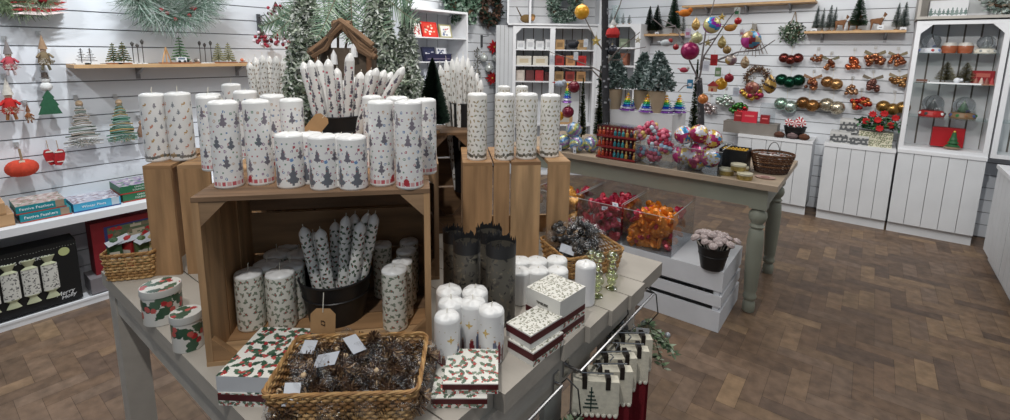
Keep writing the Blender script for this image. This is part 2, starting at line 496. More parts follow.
def wall_shelf(label, a, b, y0, y1, z, wall, nbr=2, group='pine shelves on slatwall brackets'):
    "pine board on metal slatwall brackets; wall 'R' runs along x, 'L' runs along y"
    t = thing('wall_shelf', label, 'shelf', (0, 0, 0), group=group)
    bd = MB()
    if wall == 'R': bd.box((a, y0, z-0.02), (b, y1, z)); t.location = ((a+b)/2, y1, z); off = T(-(a+b)/2, -y1, -z)
    else: bd.box((y1, a, z-0.02), (y0, b, z)); t.location = (y1, (a+b)/2, z); off = T(-y1, -(a+b)/2, -z)
    bd.v = [tuple(off @ Vector(p)) for p in bd.v]
    bd.build('shelf_board', OAK, t, smooth=False)
    for i in range(nbr):
        c = a+(b-a)*(0.18+0.64*i/max(1, nbr-1)); k = MB(); k.M = off
        if wall == 'R':
            k.box((c-0.012, y1-0.006, z-0.10), (c+0.012, y1, z-0.02)); k.add([(c-0.008, y1-0.006, z-0.02), (c+0.008, y1-0.006, z-0.02), (c+0.008, y1-0.14, z-0.02), (c-0.008, y1-0.14, z-0.02), (c-0.008, y1-0.006, z-0.07), (c+0.008, y1-0.006, z-0.07)], [(0, 1, 2, 3), (4, 5, 2, 3), (0, 3, 4), (1, 5, 2), (0, 4, 5, 1)])
        else:
            k.box((y1, c-0.012, z-0.10), (y1+0.006, c+0.012, z-0.02)); k.add([(y1+0.006, c-0.008, z-0.02), (y1+0.006, c+0.008, z-0.02), (y1+0.14, c+0.008, z-0.02), (y1+0.14, c-0.008, z-0.02), (y1+0.006, c-0.008, z-0.07), (y1+0.006, c+0.008, z-0.07)], [(0, 1, 2, 3), (4, 5, 2, 3), (0, 3, 4), (1, 5, 2), (0, 4, 5, 1)])
        k.build('bracket', mat('bracket_grey', srgb(150, 150, 152), 0.4, metal=0.5), t, smooth=False)
    return z
SYF = YR-0.21
zd = wall_shelf('pine wall shelf holding the brown deer figures', PY(804, 33, SYF)[0], PY(906, 34, SYF)[0], SYF, YR, PY(850, 30.5, SYF)[2], 'R')
zt_ = wall_shelf('pine wall shelf at the top edge above the hanging baubles', PY(682, 5, SYF)[0], PY(815, 3, SYF)[0], SYF, YR, PY(760, 2.0, SYF)[2]-0.0, 'R', 3)
zg = wall_shelf('short pine wall shelf holding two dark green bottle brush trees', PY(637, 35, SYF)[0], PY(686, 35, SYF)[0], SYF, YR, PY(655, 34.0, SYF)[2], 'R')
SXF = XL+0.20
yl0 = PX(74, 66, SXF)[1]
zl = wall_shelf('long pine wall shelf on the left wall with tiny wooden scenes', yl0, 2.62, SXF, XL, PX(150, 64.2, SXF)[2], 'L', 3)

# low white gondola shelves on the left wall
XF = -3.507
def gondola():
    t = thing('gondola_shelf', 'white two-tier shop shelving along the left wall', 'shelf unit', (XL, 1.0, 0))
    o = T(-XL, -1.0, 0)
    f = MB(); f.M = o; f.box((XL, -0.6, 0.505), (XF, 2.9, 0.548)); f.build('shelf_board', WHITE, t, smooth=False)
    f = MB(); f.M = o; f.box((XL, -0.6, 0.0), (XF-0.0, 2.9, 0.032)); f.box((XF-0.012, -0.6, 0.032), (XF+0.003, 2.9, 0.044)); f.build('base_deck', WHITE, t, smooth=False)
    for yy in (-0.55, 1.2, 2.85):
        k = MB(); k.M = o; k.box((XL, yy-0.012, 0.38), (XL+0.28, yy+0.012, 0.505)); k.build('bracket', MATS['bracket_grey'], t, smooth=False)
gondola()

# book case on the left wall
XBF = XL+0.30
ba, bb = PX(408, 12, XBF)[1], PX(468, 12, XBF)[1]
bz1 = PX(440, 9.5, XBF)[2]
def book_case():
    t = thing('book_case', 'white bookcase on the far part of the left wall with picture books', 'shelf unit', (XL, ba, 0.5))
    o = T(-XL, -ba, -0.5); z0 = 0.5
    s = MB(); s.M = o
    s.box((XL, ba, z0), (XBF, ba+0.02, bz1)); s.box((XL, bb-0.02, z0), (XBF, bb, bz1)); s.box((XL, ba+0.02, bz1-0.022), (XBF, bb-0.02, bz1)); s.box((XL, ba+0.02, z0), (XBF, bb-0.02, z0+0.02))
    s.build('case_sides', WHITE, t, smooth=False)
    b = MB(); b.M = o; n = 5; wd = (bb-ba-0.04)/n
    for i in range(n): b.box((XL+0.008, ba+0.02+i*wd+0.005, z0+0.02), (XL+0.016, ba+0.02+(i+1)*wd-0.005, bz1-0.022), srgb(206, 208, 212))
    b.box((XL, ba+0.02, z0+0.02), (XL+0.008, bb-0.02, bz1-0.022), srgb(60, 60, 62))
    b.build('plank_back', MATS['cab_door'], t, smooth=False)
    zs = [PX(440, 38.0, XBF)[2], PX(440, 62, XBF)[2], PX(440, 86, XBF)[2]]
    for z in zs:
        h = MB(); h.M = o; h.box((XL+0.016, ba+0.02, z-0.006), (XBF-0.005, bb-0.02, z+0.006)); h.build('shelf_board', WHITE, t, smooth=False)
    return zs
bzs = book_case()

# corner unit facing the viewer
DC = 5.75
def corner_unit():
    A = PD(513, 27, DC); B = PD(598, 28, DC); z1 = A[2]+0.02
    X0, X1 = 0.0, math.hypot(B[0]-A[0], B[1]-A[1]); ang = math.atan2(B[1]-A[1], B[0]-A[0])
    t = display_case('corner_case', 'white two-bay shelf unit across the back corner, with small boxed gifts', 0, X1, 0, 0.30, 0.0, z1, [], stile=0.04, glass=False, n=8)
    t.location = (A[0], A[1], 0.001)
    for ch in t.children: ch.location = Vector(ch.location)+Vector((X1/2, 0, 0))
    t.rotation_euler = (0, 0, ang)
    xm = (PD(553, 30, DC)-A)@np.array([math.cos(ang), math.sin(ang), 0])
    f = MB(); f.box((xm-0.03, 0.0, 0.03), (xm+0.03, 0.02, z1-0.03)); f.box((xm-0.009, 0.02, 0.02), (xm+0.009, 0.28, z1-0.02)); f.build('centre_stile', WHITE, t, smooth=False)
    zs = [PD(540, y, DC)[2] for y in (50, 66, 82)]+[0.62, 0.3]
    for z in zs:
        for a, b in ((0.019, xm-0.01), (xm+0.01, X1-0.019)):
            h = MB(); h.box((a, 0.022, z-0.007), (b, 0.28, z+0.007)); h.build('shelf_board', WHITE, t, smooth=False)
    s = MB(); wpost = 0.20
    for i in range(4): s.box((-wpost+i*0.05+0.002, 0.03+0*i, 0), (-wpost+(i+1)*0.05-0.002, 0.05, z1), srgb(200, 203, 207))
    s.box((-wpost, 0.05, 0), (-0.002, 0.055, z1), srgb(120, 120, 122))
    s.build('side_panel', MATS['cab_door'], t, smooth=False)
    # cube boxes above
    zt = z1+0.004
    c = thing('cube_shelf', 'white cube shelf above the corner unit, holding a robin figure and framed wreath', 'shelf unit', (A[0], A[1], zt), ang)
    g = MB(); xa, xb, xc, H = -0.08, 0.0, X1+0.05, 0.46
    xs = [-0.06, (PD(530, 20, DC)-A)@np.array([math.cos(ang), math.sin(ang), 0]), X1+0.02]
    g.box((xs[0], -0.02, 0), (xs[2], 0.29, 0.02)); g.box((xs[0], -0.02, H), (xs[2], 0.29, H+0.02))
    for x in xs: g.box((x-0.012, -0.02, 0.02), (x+0.012, 0.29, H))
    g.build('cube_frame', WHITE, c, smooth=False)
    b = MB(); k = 0
    while 0.02+0.1065*k < H:
        b.box((xs[0], 0.275, 0.024+0.1065*k), (xs[2], 0.285, min(H, 0.02+0.1065*(k+1)-0.003)), srgb(206, 208, 212)); k += 1
    b.box((xs[0], 0.285, 0.02), (xs[2], 0.29, H), srgb(90, 90, 92))
    b.build('slat_back', MATS['cab_door'], c, smooth=False)
    return A, ang, X1, xm, zs, xs, zt+0.02, z1
CA, CANG, CX1, CXM, CZS, CXS, CZT, CZ1 = corner_unit()
def CU(x, y, z): return (CA[0]+x*math.cos(CANG)-y*math.sin(CANG), CA[1]+x*math.sin(CANG)+y*math.cos(CANG), z)

# right-wall open unit between the corner and the tree shelf
def open_unit():
    yf = YF+0.02
    x0, x1, z1 = PY(598, 30, yf)[0], PY(641, 30, yf)[0], PY(630, 24, yf)[2]
    zs = [PY(610, y, yf)[2] for y in (48, 66, 88)]
    display_case('open_shelf_unit', 'narrow white open shelf unit behind the potted frosted firs', x0, x1, yf, YR-0.01, 0.0, z1, zs, stile=0.06, glass=False, n=4)
    return x0, x1, z1, zs
OU = open_unit()
# ---------------------------------------------------------------- near display table
random.seed(11)
TZ = 0.80
def near_table():
    t = thing('display_table', 'grey washed plank display table in the foreground with candles and crates', 'table', (-1.2, 0.94, 0))
    o = T(1.2, -0.94, 0)
    q = PZ(432, 413, TZ)[1]
    ys = [0.336, 0.50, q, 0.70, 0.925, 1.03, 1.14, 1.252, 1.358, 1.54]
    xe = [-0.60, -0.58, -0.56, -0.532, -0.522, -0.508, -0.498, -0.490, -0.500]
    for i in range(9):
        b = MB(); b.M = o; g = 0.0018
        b.box((-1.866, ys[i]+g, TZ-0.045), (xe[i], ys[i+1]-g, TZ)); b.build('plank', mat('grey_wood_top', srgb(180, 173, 163), 0.55, var=0.14, scale=7, bump=0.1, bscale=60, stretch=(0.3, 1, 1)), t, smooth=False)
    a = MB(); a.M = o; a.box((-1.85, 0.352, TZ-0.125), (-0.66, 0.374, TZ-0.045)); a.build('apron', GREYWOOD, t, smooth=False)
    a = MB(); a.M = o; a.box((-0.568, 0.44, TZ-0.14), (-0.55, 1.52, TZ-0.045)); a.build('apron', GREYWOOD, t, smooth=False)
    a = MB(); a.M = o; a.box((-1.85, 0.376, TZ-0.125), (-1.83, 1.52, TZ-0.045)); a.build('apron', GREYWOOD, t, smooth=False)
    a = MB(); a.M = o; a.box((-1.83, 1.50, TZ-0.125), (-0.57, 1.52, TZ-0.045)); a.build('apron', GREYWOOD, t, smooth=False)
    for x0, y0 in ((-1.862, 0.348), (-0.70, 0.38), (-1.862, 1.43), (-0.64, 1.43)):
        l = MB(); l.M = o; l.box((x0, y0, 0), (x0+0.07, y0+0.07, TZ-0.045)); l.build('leg', GREYWOOD, t, smooth=False)
    # side panel of upright slats below the right edge
    for i in range(5):
        l = MB(); l.M = o; y = 0.60+i*0.16
        l.box((-0.585, y, 0.05), (-0.57, y+0.085, TZ-0.14)); l.build('side_slat', mat('pale_slat', srgb(186, 184, 178), 0.6), t, smooth=False)
    l = MB(); l.M = o; l.box((-0.60, 0.5, 0.05), (-0.586, 1.43, 0.12)); l.build('rail', GREYWOOD, t, smooth=False)
near_table()

PC = [srgb(180, 143, 104), srgb(166, 128, 90), srgb(190, 154, 114), srgb(150, 114, 80), srgb(174, 136, 97)]
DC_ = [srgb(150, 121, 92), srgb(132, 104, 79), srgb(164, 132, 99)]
def crate_mesh(t, L_, D_, H, col, slats=4, back=True, t_=0.010):
    "apple crate lying on its side: open towards local -y; width L (x), depth D (y), height H"
    pick = lambda: random.choice(col)
    # end boards (left and right), each of two boards
    for sx in (0, 1):
        b = MB(); x0 = 0 if sx == 0 else L_-0.014
        for k in range(3):
            z0 = k*H/3+0.001; z1 = (k+1)*H/3-0.001
            b.box((x0, 0.001, 0+0.0), (x0, 0, 0), pick()) if False else None
        n = 3; wd = D_/n
        for k in range(n): b.box((x0, k*wd+0.001, 0.010), (x0+0.014, (k+1)*wd-(0.006 if k < n-1 else 0.0), H-0.010), pick())
        b.build('end_board', PINEV, t, smooth=False)
    for z0, nm in ((H-0.010, 'top_slat'), (0, 'bottom_slat')):
        n = slats; wd = D_/n
        for k in range(n):
            b = MB(); b.box((0, k*wd+(0.003 if k else 0), z0), (L_, (k+1)*wd, z0+0.010), pick()); b.build(nm, PINE, t, smooth=False)
    for k in range(3):
        b = MB(); b.box((0.014, D_-0.010, 0.012+k*(H-0.02)/3), (L_-0.014, D_, 0.012+(k+1)*(H-0.02)/3-0.008), pick()); b.build('back_slat', PINE, t, smooth=False)
    M = Matrix(((1, 0, 0, 0), (0, 0, 1, 0), (0, 1, 0, 0), (0, 0, 0, 1)))
    for sx, xx in ((1, 0.014), (-1, L_-0.014)):
        for yy in (0.002, D_-0.03):
            for zz, sz in ((H-0.010, -1), (0.010, 1)):
                g = MB(); g.M = M
                pts = [(xx, zz), (xx+sx*0.055, zz), (xx, zz+sz*0.055)]
                if sx*sz < 0: pts = pts[::-1]
                g.prism(pts, yy, yy+0.016, pick()); g.build('corner_block', PINE, t, smooth=False)
A = PZ(207, 367, TZ); B = PZ(432, 345, TZ)
CANG1 = math.atan2(B[1]-A[1], B[0]-A[0]); CL = math.hypot(B[0]-A[0], B[1]-A[1]); CH = HT(A, 189, 198)-TZ
big = thing('wooden_crate', 'large pine crate on its side holding holly candles, snowy-tree candles on its top', 'crate', A, CANG1, 'pine apple crates used as display stands')
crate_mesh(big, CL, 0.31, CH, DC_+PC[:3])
ZC = TZ+CH
def BC(x, y, z=0.0):
    "point in the big crate's own frame"
    return (A[0]+x*math.cos(CANG1)-y*math.sin(CANG1), A[1]+x*math.sin(CANG1)+y*math.cos(CANG1), TZ+z)

def stand_crate(label, P, ang, L_, D_, H, boards, col):
    "crate standing on end: upright boards face the viewer, small boards on top"
    t = thing('wooden_crate', label, 'crate', P, ang, 'pine apple crates used as display stands')
    pick = lambda: random.choice(col)
    for a, b_ in boards:
        b = MB(); b.box((a*L_, 0, 0), (b_*L_, 0.011, H-0.011), pick()); b.build('front_slat', PINEV, t, smooth=False)
        b = MB(); b.box((a*L_, 0.0, H-0.011), (b_*L_, D_, H), pick()); b.build('top_slat', PINE, t, smooth=False)
    for x in (0.0, L_-0.012):
        b = MB(); n = 3
        for k in range(n): b.box((x, 0.012+k*(D_-0.024)/n+0.001, 0.0), (x+0.012, 0.012+(k+1)*(D_-0.024)/n-0.004, H-0.012), pick())
        b.build('end_board', PINEV, t, smooth=False)
    b = MB(); b.box((0.013, D_-0.011, 0), (L_-0.013, D_, 0.07), pick()); b.build('back_slat', PINE, t, smooth=False)
    return t
# left stand crate
LA = PZ(155, 276, TZ); lang = CANG1-0.03
LH = HT(LA, 143, 166)-TZ
stand_crate('pine crate standing on end at the left, carrying deer-print pillar candles', LA, lang, 0.46, 0.27, LH, [(0, .165), (.205, .40), (.56, .75), (.80, 1)], PC)
# right stand crate
RA = PZ(463, 262, TZ); RB = PZ(567, 258, TZ)
rang = math.atan2(RB[1]-RA[1], RB[0]-RA[0]); RL = math.hypot(RB[0]-RA[0], RB[1]-RA[1]); RH = HT(RA, 459, 163)-TZ
stand_crate('pine crate standing on end at the right, carrying tall bird-print candles', RA, rang, RL, 0.26, RH, [(0, .27), (.285, .43), (.445, .72), (.79, 1)], PC)
def RC(x, y, z=0.0): return (RA[0]+x*math.cos(rang)-y*math.sin(rang), RA[1]+x*math.sin(rang)+y*math.cos(rang), TZ+z)
# dark crate between, further back
MA = PD(432, 260, 1.75); MA[2] = TZ
mid = thing('wooden_crate', 'darker pine crate in the gap behind the two front crates', 'crate', (MA[0], MA[1], TZ), CANG1, 'pine apple crates used as display stands')
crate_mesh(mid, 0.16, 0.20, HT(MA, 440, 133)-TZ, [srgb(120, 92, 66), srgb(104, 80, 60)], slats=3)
MIDZ = HT(MA, 440, 133)
# dark crate carrying the tree and taper bucket behind the big crate
BKP = BC(0.03, 0.335)
bk = thing('wooden_crate', 'pine crate hidden behind the snowy-tree candles, carrying flocked trees and a taper bucket', 'crate', (BKP[0], BKP[1], TZ), CANG1, 'pine apple crates used as display stands')
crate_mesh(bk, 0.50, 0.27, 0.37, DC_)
ZK = TZ+0.37

# ---------------------------------------------------------------- candles
CR = 0.0375      # model radius of a pillar
def candle(name, label, cat, h, r, cv, rnd=0.004, wick=0.012, n=None, matl=None, dome=0.006, group=None):
    mb = MB()
    nx = cv.nx if cv else 32
    if cv:
        sheet(mb, cv, lambda u, v: (r*math.cos(2*PI*u), r*math.sin(2*PI*u), rnd+(h-2*rnd)*v))
        n = nx
    else: n = 32; mb.lathe([(r, rnd), (r, h-rnd)], n, srgb(238, 238, 237))
    wx = srgb(238, 238, 237)
    def ringz(rr, z, wob=0): return [((rr)*math.cos(2*PI*k/n), rr*math.sin(2*PI*k/n), z+wob*math.sin(k*5*2*PI/n)) for k in range(n)]
    rings = [ringz(r, h-rnd), ringz(r-0.0015, h), ringz(r*0.86, h+dome*0.35, 0.0008), ringz(r*0.6, h+dome*0.6, 0.0012), ringz(r*0.25, h+dome*0.85, 0.0006)]
    vs = [p for g in rings for p in g]; fs = []
    for j in range(len(rings)-1):
        for k in range(n): fs.append((j*n+k, j*n+(k+1) % n, (j+1)*n+(k+1) % n, (j+1)*n+k))
    fs.append(tuple((len(rings)-1)*n+k for k in range(n)))
    mb.add(vs, fs, wx)
    b0 = ringz(r-rnd*0.6, 0); b1 = ringz(r, rnd)
    mb.add(b0+b1, [(k, (k+1) % n, n+(k+1) % n, n+k) for k in range(n)]+[tuple(range(n-1, -1, -1))], wx)
    o = mb.build(name, matl or GLOSSA, sharp=50)
    tag(o, label, cat, group)
    wk = MB(); wk.tube([(0, 0, h+dome*0.6), (0.0006, 0, h+dome+wick*0.6), (0.002, 0.001, h+dome+wick)], 0.0011, 5)
    wk.build('wick', WICK, o)
    return o
def cv_snowtree(h, r, big=False, seed=1):
    rnd = random.Random(seed); cv = Canvas(2*PI*r, h, 0.0021, srgb(236, 235, 233), True)
    grey = [srgb(116, 112, 122), srgb(130, 122, 132), srgb(108, 112, 120)]
    small = [srgb(176, 84, 96), srgb(120, 150, 130), srgb(110, 140, 180), srgb(196, 160, 130), srgb(150, 120, 150)]
    for x, y in jitter(2*PI*r, h*0.86, 0.017, rnd): cv.stamp(x, y+h*0.08, f_sq(0.0021) if rnd.random() < .6 else f_ring(0.0026, 0.001), rnd.choice(small))
    if big:
        for i in range(5): cv.stamp((i+.5)*2*PI*r/5, h*0.24, f_tree(0.058), rnd.choice(grey)); 
        for i in range(6):
            cv.stamp(i*2*PI*r/5, h*0.66, f_tree(0.036), rnd.choice(grey)); cv.stamp((i+.45)*2*PI*r/5, h*0.55, f_sq(0.0042), srgb(112, 150, 196), 0.6); cv.stamp((i+.62)*2*PI*r/5, h*0.80, f_sq(0.0034), srgb(180, 80, 90), 0.2)
        for i in range(40): cv.stamp(rnd.uniform(0, 2*PI*r), h*0.24+rnd.uniform(-.025, .02), f_dot(0.0014), srgb(170, 90, 100))
    else:
        for x, y in jitter(2*PI*r, h*0.80, 0.045, rnd): cv.stamp(x, y+h*0.14, f_tree(0.037), rnd.choice(grey))
        for i in range(18): cv.stamp(i*2*PI*r/18, h*0.045, f_sq(0.0048), srgb(196, 96, 104) if i % 2 else srgb(220, 170, 170))
        cv.stamp(0.02, h*0.07, f_ell(0.008, 0.010), srgb(178, 48, 56)); cv.stamp(0.14, h*0.07, f_ell(0.008, 0.010), srgb(178, 48, 56))
    return cv
def cv_deer(h, r, seed=2):
    rnd = random.Random(seed); cv = Canvas(2*PI*r, h, 0.0023, srgb(236, 235, 233), True)
    cols = [srgb(188, 152, 96), srgb(140, 136, 142), srgb(200, 136, 112), srgb(136, 140, 146)]
    for k in range(8):
        for j in range(8):
            x = (k+.5*(j % 2))*2*PI*r/8; y = 0.02+j*h*0.11; c = (k+j) % 4
            if c in (1, 3): cv.stamp(x, y, f_tree(0.020), cols[c])
            else:
                cv.stamp(x, y, f_ell(0.0045, 0.003), cols[c]); cv.stamp(x+0.004, y+0.005, f_ell(0.002, 0.004), cols[c], 0.5); cv.stamp(x-0.003, y-0.005, f_sq(0.0013), cols[c])
    for i in range(26): cv.stamp(i*2*PI*r/26, h*0.06+rnd.uniform(-.004, .004), f_ell(0.006, 0.005), rnd.choice([srgb(124, 120, 116), srgb(150, 130, 100), srgb(100, 104, 100)]))
    return cv
def cv_bird(h, r, seed=3):
    rnd = random.Random(seed); cv = Canvas(2*PI*r, h, 0.0021, srgb(236, 234, 229), True)
    cols = [srgb(158, 146, 120), srgb(172, 156, 122), srgb(142, 136, 124), srgb(152, 156, 130)]
    for x, y in jitter(2*PI*r, h*0.86, 0.0165, rnd): cv.stamp(x, y+h*0.1, f_leaf(0.0068, 0.0030), rnd.choice(cols), rnd.uniform(0, PI))
    for i in range(30): cv.stamp(i*2*PI*r/30, h*0.055+rnd.uniform(-.004, .006), f_ell(0.005, 0.006), rnd.choice([srgb(112, 108, 96), srgb(140, 136, 124), srgb(92, 90, 82)]))
    return cv
def cv_holly(w, h, res, wrap, leaf=0.011, step=0.021, bg=srgb(236, 234, 226), seed=4, dark=False):
    rnd = random.Random(seed); cv = Canvas(w, h, res, bg, wrap)
    gr = [srgb(92, 112, 94), srgb(108, 128, 106), srgb(134, 148, 128)] if not dark else [srgb(44, 74, 56), srgb(56, 88, 66), srgb(76, 104, 82)]
    for x, y in jitter(w, h, step, rnd):
        a = rnd.uniform(0, PI)
        for k in range(2): cv.stamp(x+math.cos(a+k*1.9)*leaf*.6, y+math.sin(a+k*1.9)*leaf*.6, f_leaf(leaf, leaf*0.42), rnd.choice(gr), a+k*1.9)
        for k in range(3): cv.stamp(x+rnd.uniform(-1, 1)*leaf*.45, y+rnd.uniform(-1, 1)*leaf*.45, f_dot(leaf*0.23), rnd.choice([srgb(176, 44, 50), srgb(196, 90, 84)]))
    return cv
def cv_hollysprig(h, r, seed=5):
    rnd = random.Random(seed); cv = Canvas(2*PI*r, h, 0.0021, srgb(230, 229, 220), True)
    for x, y in jitter(2*PI*r, h, 0.0175, rnd):
        a = rnd.uniform(0, PI); cv.stamp(x, y, f_leaf(0.0072, 0.0034), rnd.choice([srgb(126, 138, 120), srgb(140, 150, 132), srgb(114, 128, 112)]), a)
        cv.stamp(x+0.006*math.cos(a+1.2), y+0.006*math.sin(a+1.2), f_leaf(0.0055, 0.0028), srgb(146, 154, 136), a+1.2)
        if rnd.random() < .5: cv.stamp(x, y, f_dot(0.002), srgb(176, 84, 80))
    return cv
def cv_nativity(h, r, seed=6):
    rnd = random.Random(seed); cv = Canvas(2*PI*r, h, 0.0018, srgb(236, 236, 236), True)
    for x, y in jitter(2*PI*r, h*0.5, 0.02, rnd): cv.stamp(x, y+h*0.45, f_dot(0.0012), srgb(196, 186, 160))
    for i in range(3):
        x = i*2*PI*r/3+0.01
        cv.stamp(x, h*0.66, f_ell(0.0085, 0.002), srgb(206, 172, 96)); cv.stamp(x, h*0.66, f_ell(0.002, 0.0085), srgb(206, 172, 96)); cv.stamp(x, h*0.66, f_dot(0.004), srgb(214, 184, 110))
        for dx, hh, c in ((-.014, .028, srgb(140, 50, 58)), (0, .042, srgb(108, 116, 140)), (.011, .036, srgb(140, 54, 70)), (.022, .026, srgb(112, 80, 78))):
            cv.stamp(x+dx+.02, h*0.02+hh/2, f_ell(0.0052, hh/2+.004), c); cv.stamp(x+dx+.02, h*0.05+hh, f_dot(0.0026), srgb(206, 168, 140))
    return cv
def Rp(wpx, P):
    "true radius of an upright cylinder that looks wpx wide at P"
    q = np.array([P[0], P[1], P[2]])-EYE; d = q@_f; s = q@_r
    return wpx/2/FPX*d*d/math.hypot(d, s)
def away(P, r):
    k = r/math.hypot(P[0], P[1]); return np.array([P[0]*(1+k), P[1]*(1+k), P[2]])
def put_base(mk, px, yb, z, wpx, rm, yt=None, hm=None, label=None, rot=None, sxy=None):
    "stand a copy where its front foot is seen at (px,yb)"
    P = PZ(px, yb, z); r = Rp(wpx, P); C = away(P, r)
    s = sxy or r/rm; sz = s
    if yt is not None: sz = (HT(P, px, yt)-z)/hm
    return mk.put((C[0], C[1], z), random.uniform(0, 6) if rot is None else rot, label, (s, s, sz))
def put_top(mk, px, yt, ztop, z, wpx, rm, hm, label=None, rot=None, s=None):
    "stand a copy whose flat top centre is seen at (px,yt)"
    P = PZ(px, yt, ztop); s = s or Rp(wpx, P)/rm
    return mk.put((P[0], P[1], z), random.uniform(0, 6) if rot is None else rot, label, (s, s, (ztop-z)/hm))
HTALL = 0.22
g = 'snowy-tree pillar candles on top of the big crate'
tallT = Maker(candle('pillar_candle', '', 'candle', HTALL, CR, cv_snowtree(HTALL, CR), wick=0.004, group=g))
shortT = Maker(candle('pillar_candle', '', 'candle', 0.135, CR, cv_snowtree(0.135, CR, True), wick=0.004, group=g))
zc = ZC
rows = [(230, 189, 103, 31, 'tall snowy-tree candle at the front left corner of the big crate top'),
        (262, 186, 102, 28, 'tall snowy-tree candle just right of the front left one on the big crate'),
        (383, 187, 103, 26, 'tall snowy-tree candle behind the frontmost of the right-hand group'),
        (410, 190, 103, 28, 'tall snowy-tree candle at the front right corner of the big crate top')]
for px, yb, yt, wp, lb in rows: put_base(tallT, px, yb, zc, wp, CR, yt, HTALL, lb, rot=px)
zt2 = HT(PZ(230, 189, zc), 230, 103)-0.002
zs2 = HT(PZ(325, 191, zc), 325, 138)-0.002
for px, yt, wp, lb in [(207, 96, 24, 'tall snowy-tree candle at the far left, partly behind the front left one'),
        (245, 91, 25, 'tall snowy-tree candle in the second row, between the two front left ones'),
        (272, 95, 25, 'tall snowy-tree candle in the second row, third of the left group'),
        (291, 99, 24, 'tall snowy-tree candle at the right end of the left group'),
        (372, 96, 20, 'tall snowy-tree candle at the back of the right group beside the tapers'),
        (397, 97, 22, 'tall snowy-tree candle in the second row of the right group'),
        (425, 99, 22, 'tall snowy-tree candle at the far right end of the big crate top')]:
    put_top(tallT, px, yt, zt2, zc, wp, CR, HTALL+0.002, lb)
for px, yb, yt, lb in [(292, 189, 136, 'short snowy-tree candle, leftmost of the three short ones at the front edge'),
        (325, 191, 138, 'short snowy-tree candle, middle of the three short ones under the kraft tag'),
        (354, 191, 139, 'short snowy-tree candle, rightmost of the three short ones at the front edge')]:
    put_base(shortT, px, yb, zc, 30, CR, yt, 0.135, lb, rot=0.3)
for px, yt, lb in [(309, 133, 'short snowy-tree candle half hidden behind the left gap of the short row'),
        (341, 135, 'short snowy-tree candle half hidden behind the right gap of the short row')]:
    put_top(shortT, px, yt, zs2, zc, 27, CR, 0.137, lb)
# deer print
g = 'deer-print pillar candles on the left stand crate'
deer = Maker(candle('pillar_candle', '', 'candle', HTALL, CR, cv_deer(HTALL, CR), wick=0.018, group=g))
zl_ = TZ+LH
put_base(deer, 159, 162, zl_, 27, CR, 95, HTALL, 'deer-print pillar candle at the left corner of the left stand crate', rot=1)
put_base(deer, 184, 161, zl_, 27, CR, 94, HTALL, 'deer-print pillar candle with a tall wick, second from the left', rot=2)
put_top(deer, 208, 94, zl_+0.21, zl_, 23, CR, HTALL+.002, 'deer-print pillar candle third from the left, behind the snowy-tree ones', s=0.92)
put_top(deer, 231, 84, zl_+0.21, zl_, 18, CR, HTALL+.002, 'deer-print pillar candle at the back of the left stand crate, only its top showing', s=0.9)
# bird print
g = 'bird-print pillar candles on the right stand crate'
bird = Maker(candle('pillar_candle', '', 'candle', HTALL, CR, cv_bird(HTALL, CR), wick=0.004, group=g))
zr_ = TZ+RH
for px, yb, yt, wp, lb in [(477, 161, 95, 20, 'tall bird-print candle at the left end of the right crate'),
        (504, 161, 95, 20, 'tall bird-print candle second from the left on the right crate'),
        (526, 160, 95, 21, 'tall bird-print candle third from the left on the right crate'),
        (549, 158, 96, 20, 'tall bird-print candle at the right end of the right crate')]:
    put_base(bird, px, yb, zr_, wp, CR, yt, HTALL, lb, rot=px)
for px, yt, lb in [(504, 86, 'bird-print candle standing behind the second from the left'), (522, 86, 'bird-print candle standing behind the third from the left')]:
    put_top(bird, px, yt, zr_+0.2, zr_, 17, CR, HTALL+.002, lb, s=0.8)
# holly candles inside the crate
g = 'holly-print pillar candles inside the big crate'
holly = Maker(candle('pillar_candle', '', 'candle', 0.15, CR, cv_hollysprig(0.15, CR), wick=0.02, group=g))
put_base(holly, 253, 332, TZ+.011, 30, CR, 277, 0.15, 'holly-print candle with a bent wick at the front left inside the crate', rot=1)
put_base(holly, 284, 332, TZ+.011, 30, CR, 277, 0.15, 'holly-print candle second from the left at the front inside the crate', rot=2)
for px, yt, lb in [(267, 263, 'holly-print candle in the second row at the left inside the crate'), (290, 264, 'holly-print candle in the second row beside the black bucket'),
        (277, 252, 'holly-print candle in the third row at the left inside the crate'), (290, 242, 'holly-print candle furthest back in the left group'),
        (300, 252, 'holly-print candle half hidden behind the bucket on its left')]:
    put_top(holly, px, yt, TZ+.155, TZ+.011, 26, CR, 0.152, lb, s=0.92)
tallH = Maker(candle('pillar_candle', '', 'candle', 0.17, 0.031, cv_hollysprig(0.17, 0.031, 8), wick=0.004, group=g))
P0 = PZ(397, 333, TZ+.011)
put_base(tallH, 396, 333, TZ+.011, 26, 0.031, 274, 0.17, 'slim holly-print candle at the front right inside the crate', rot=0)
hz = HT(P0, 396, 274)
for px, yt, lb in [(402, 260, 'slim holly-print candle second in the right-hand file'), (406, 249, 'slim holly-print candle third in the right-hand file'), (409, 240, 'slim holly-print candle at the back of the right-hand file'),
        (382, 243, 'slim holly-print candle behind the right rim of the bucket')]:
    put_top(tallH, px, yt, hz, TZ+.011, 24, 0.031, 0.172, lb, s=0.85)
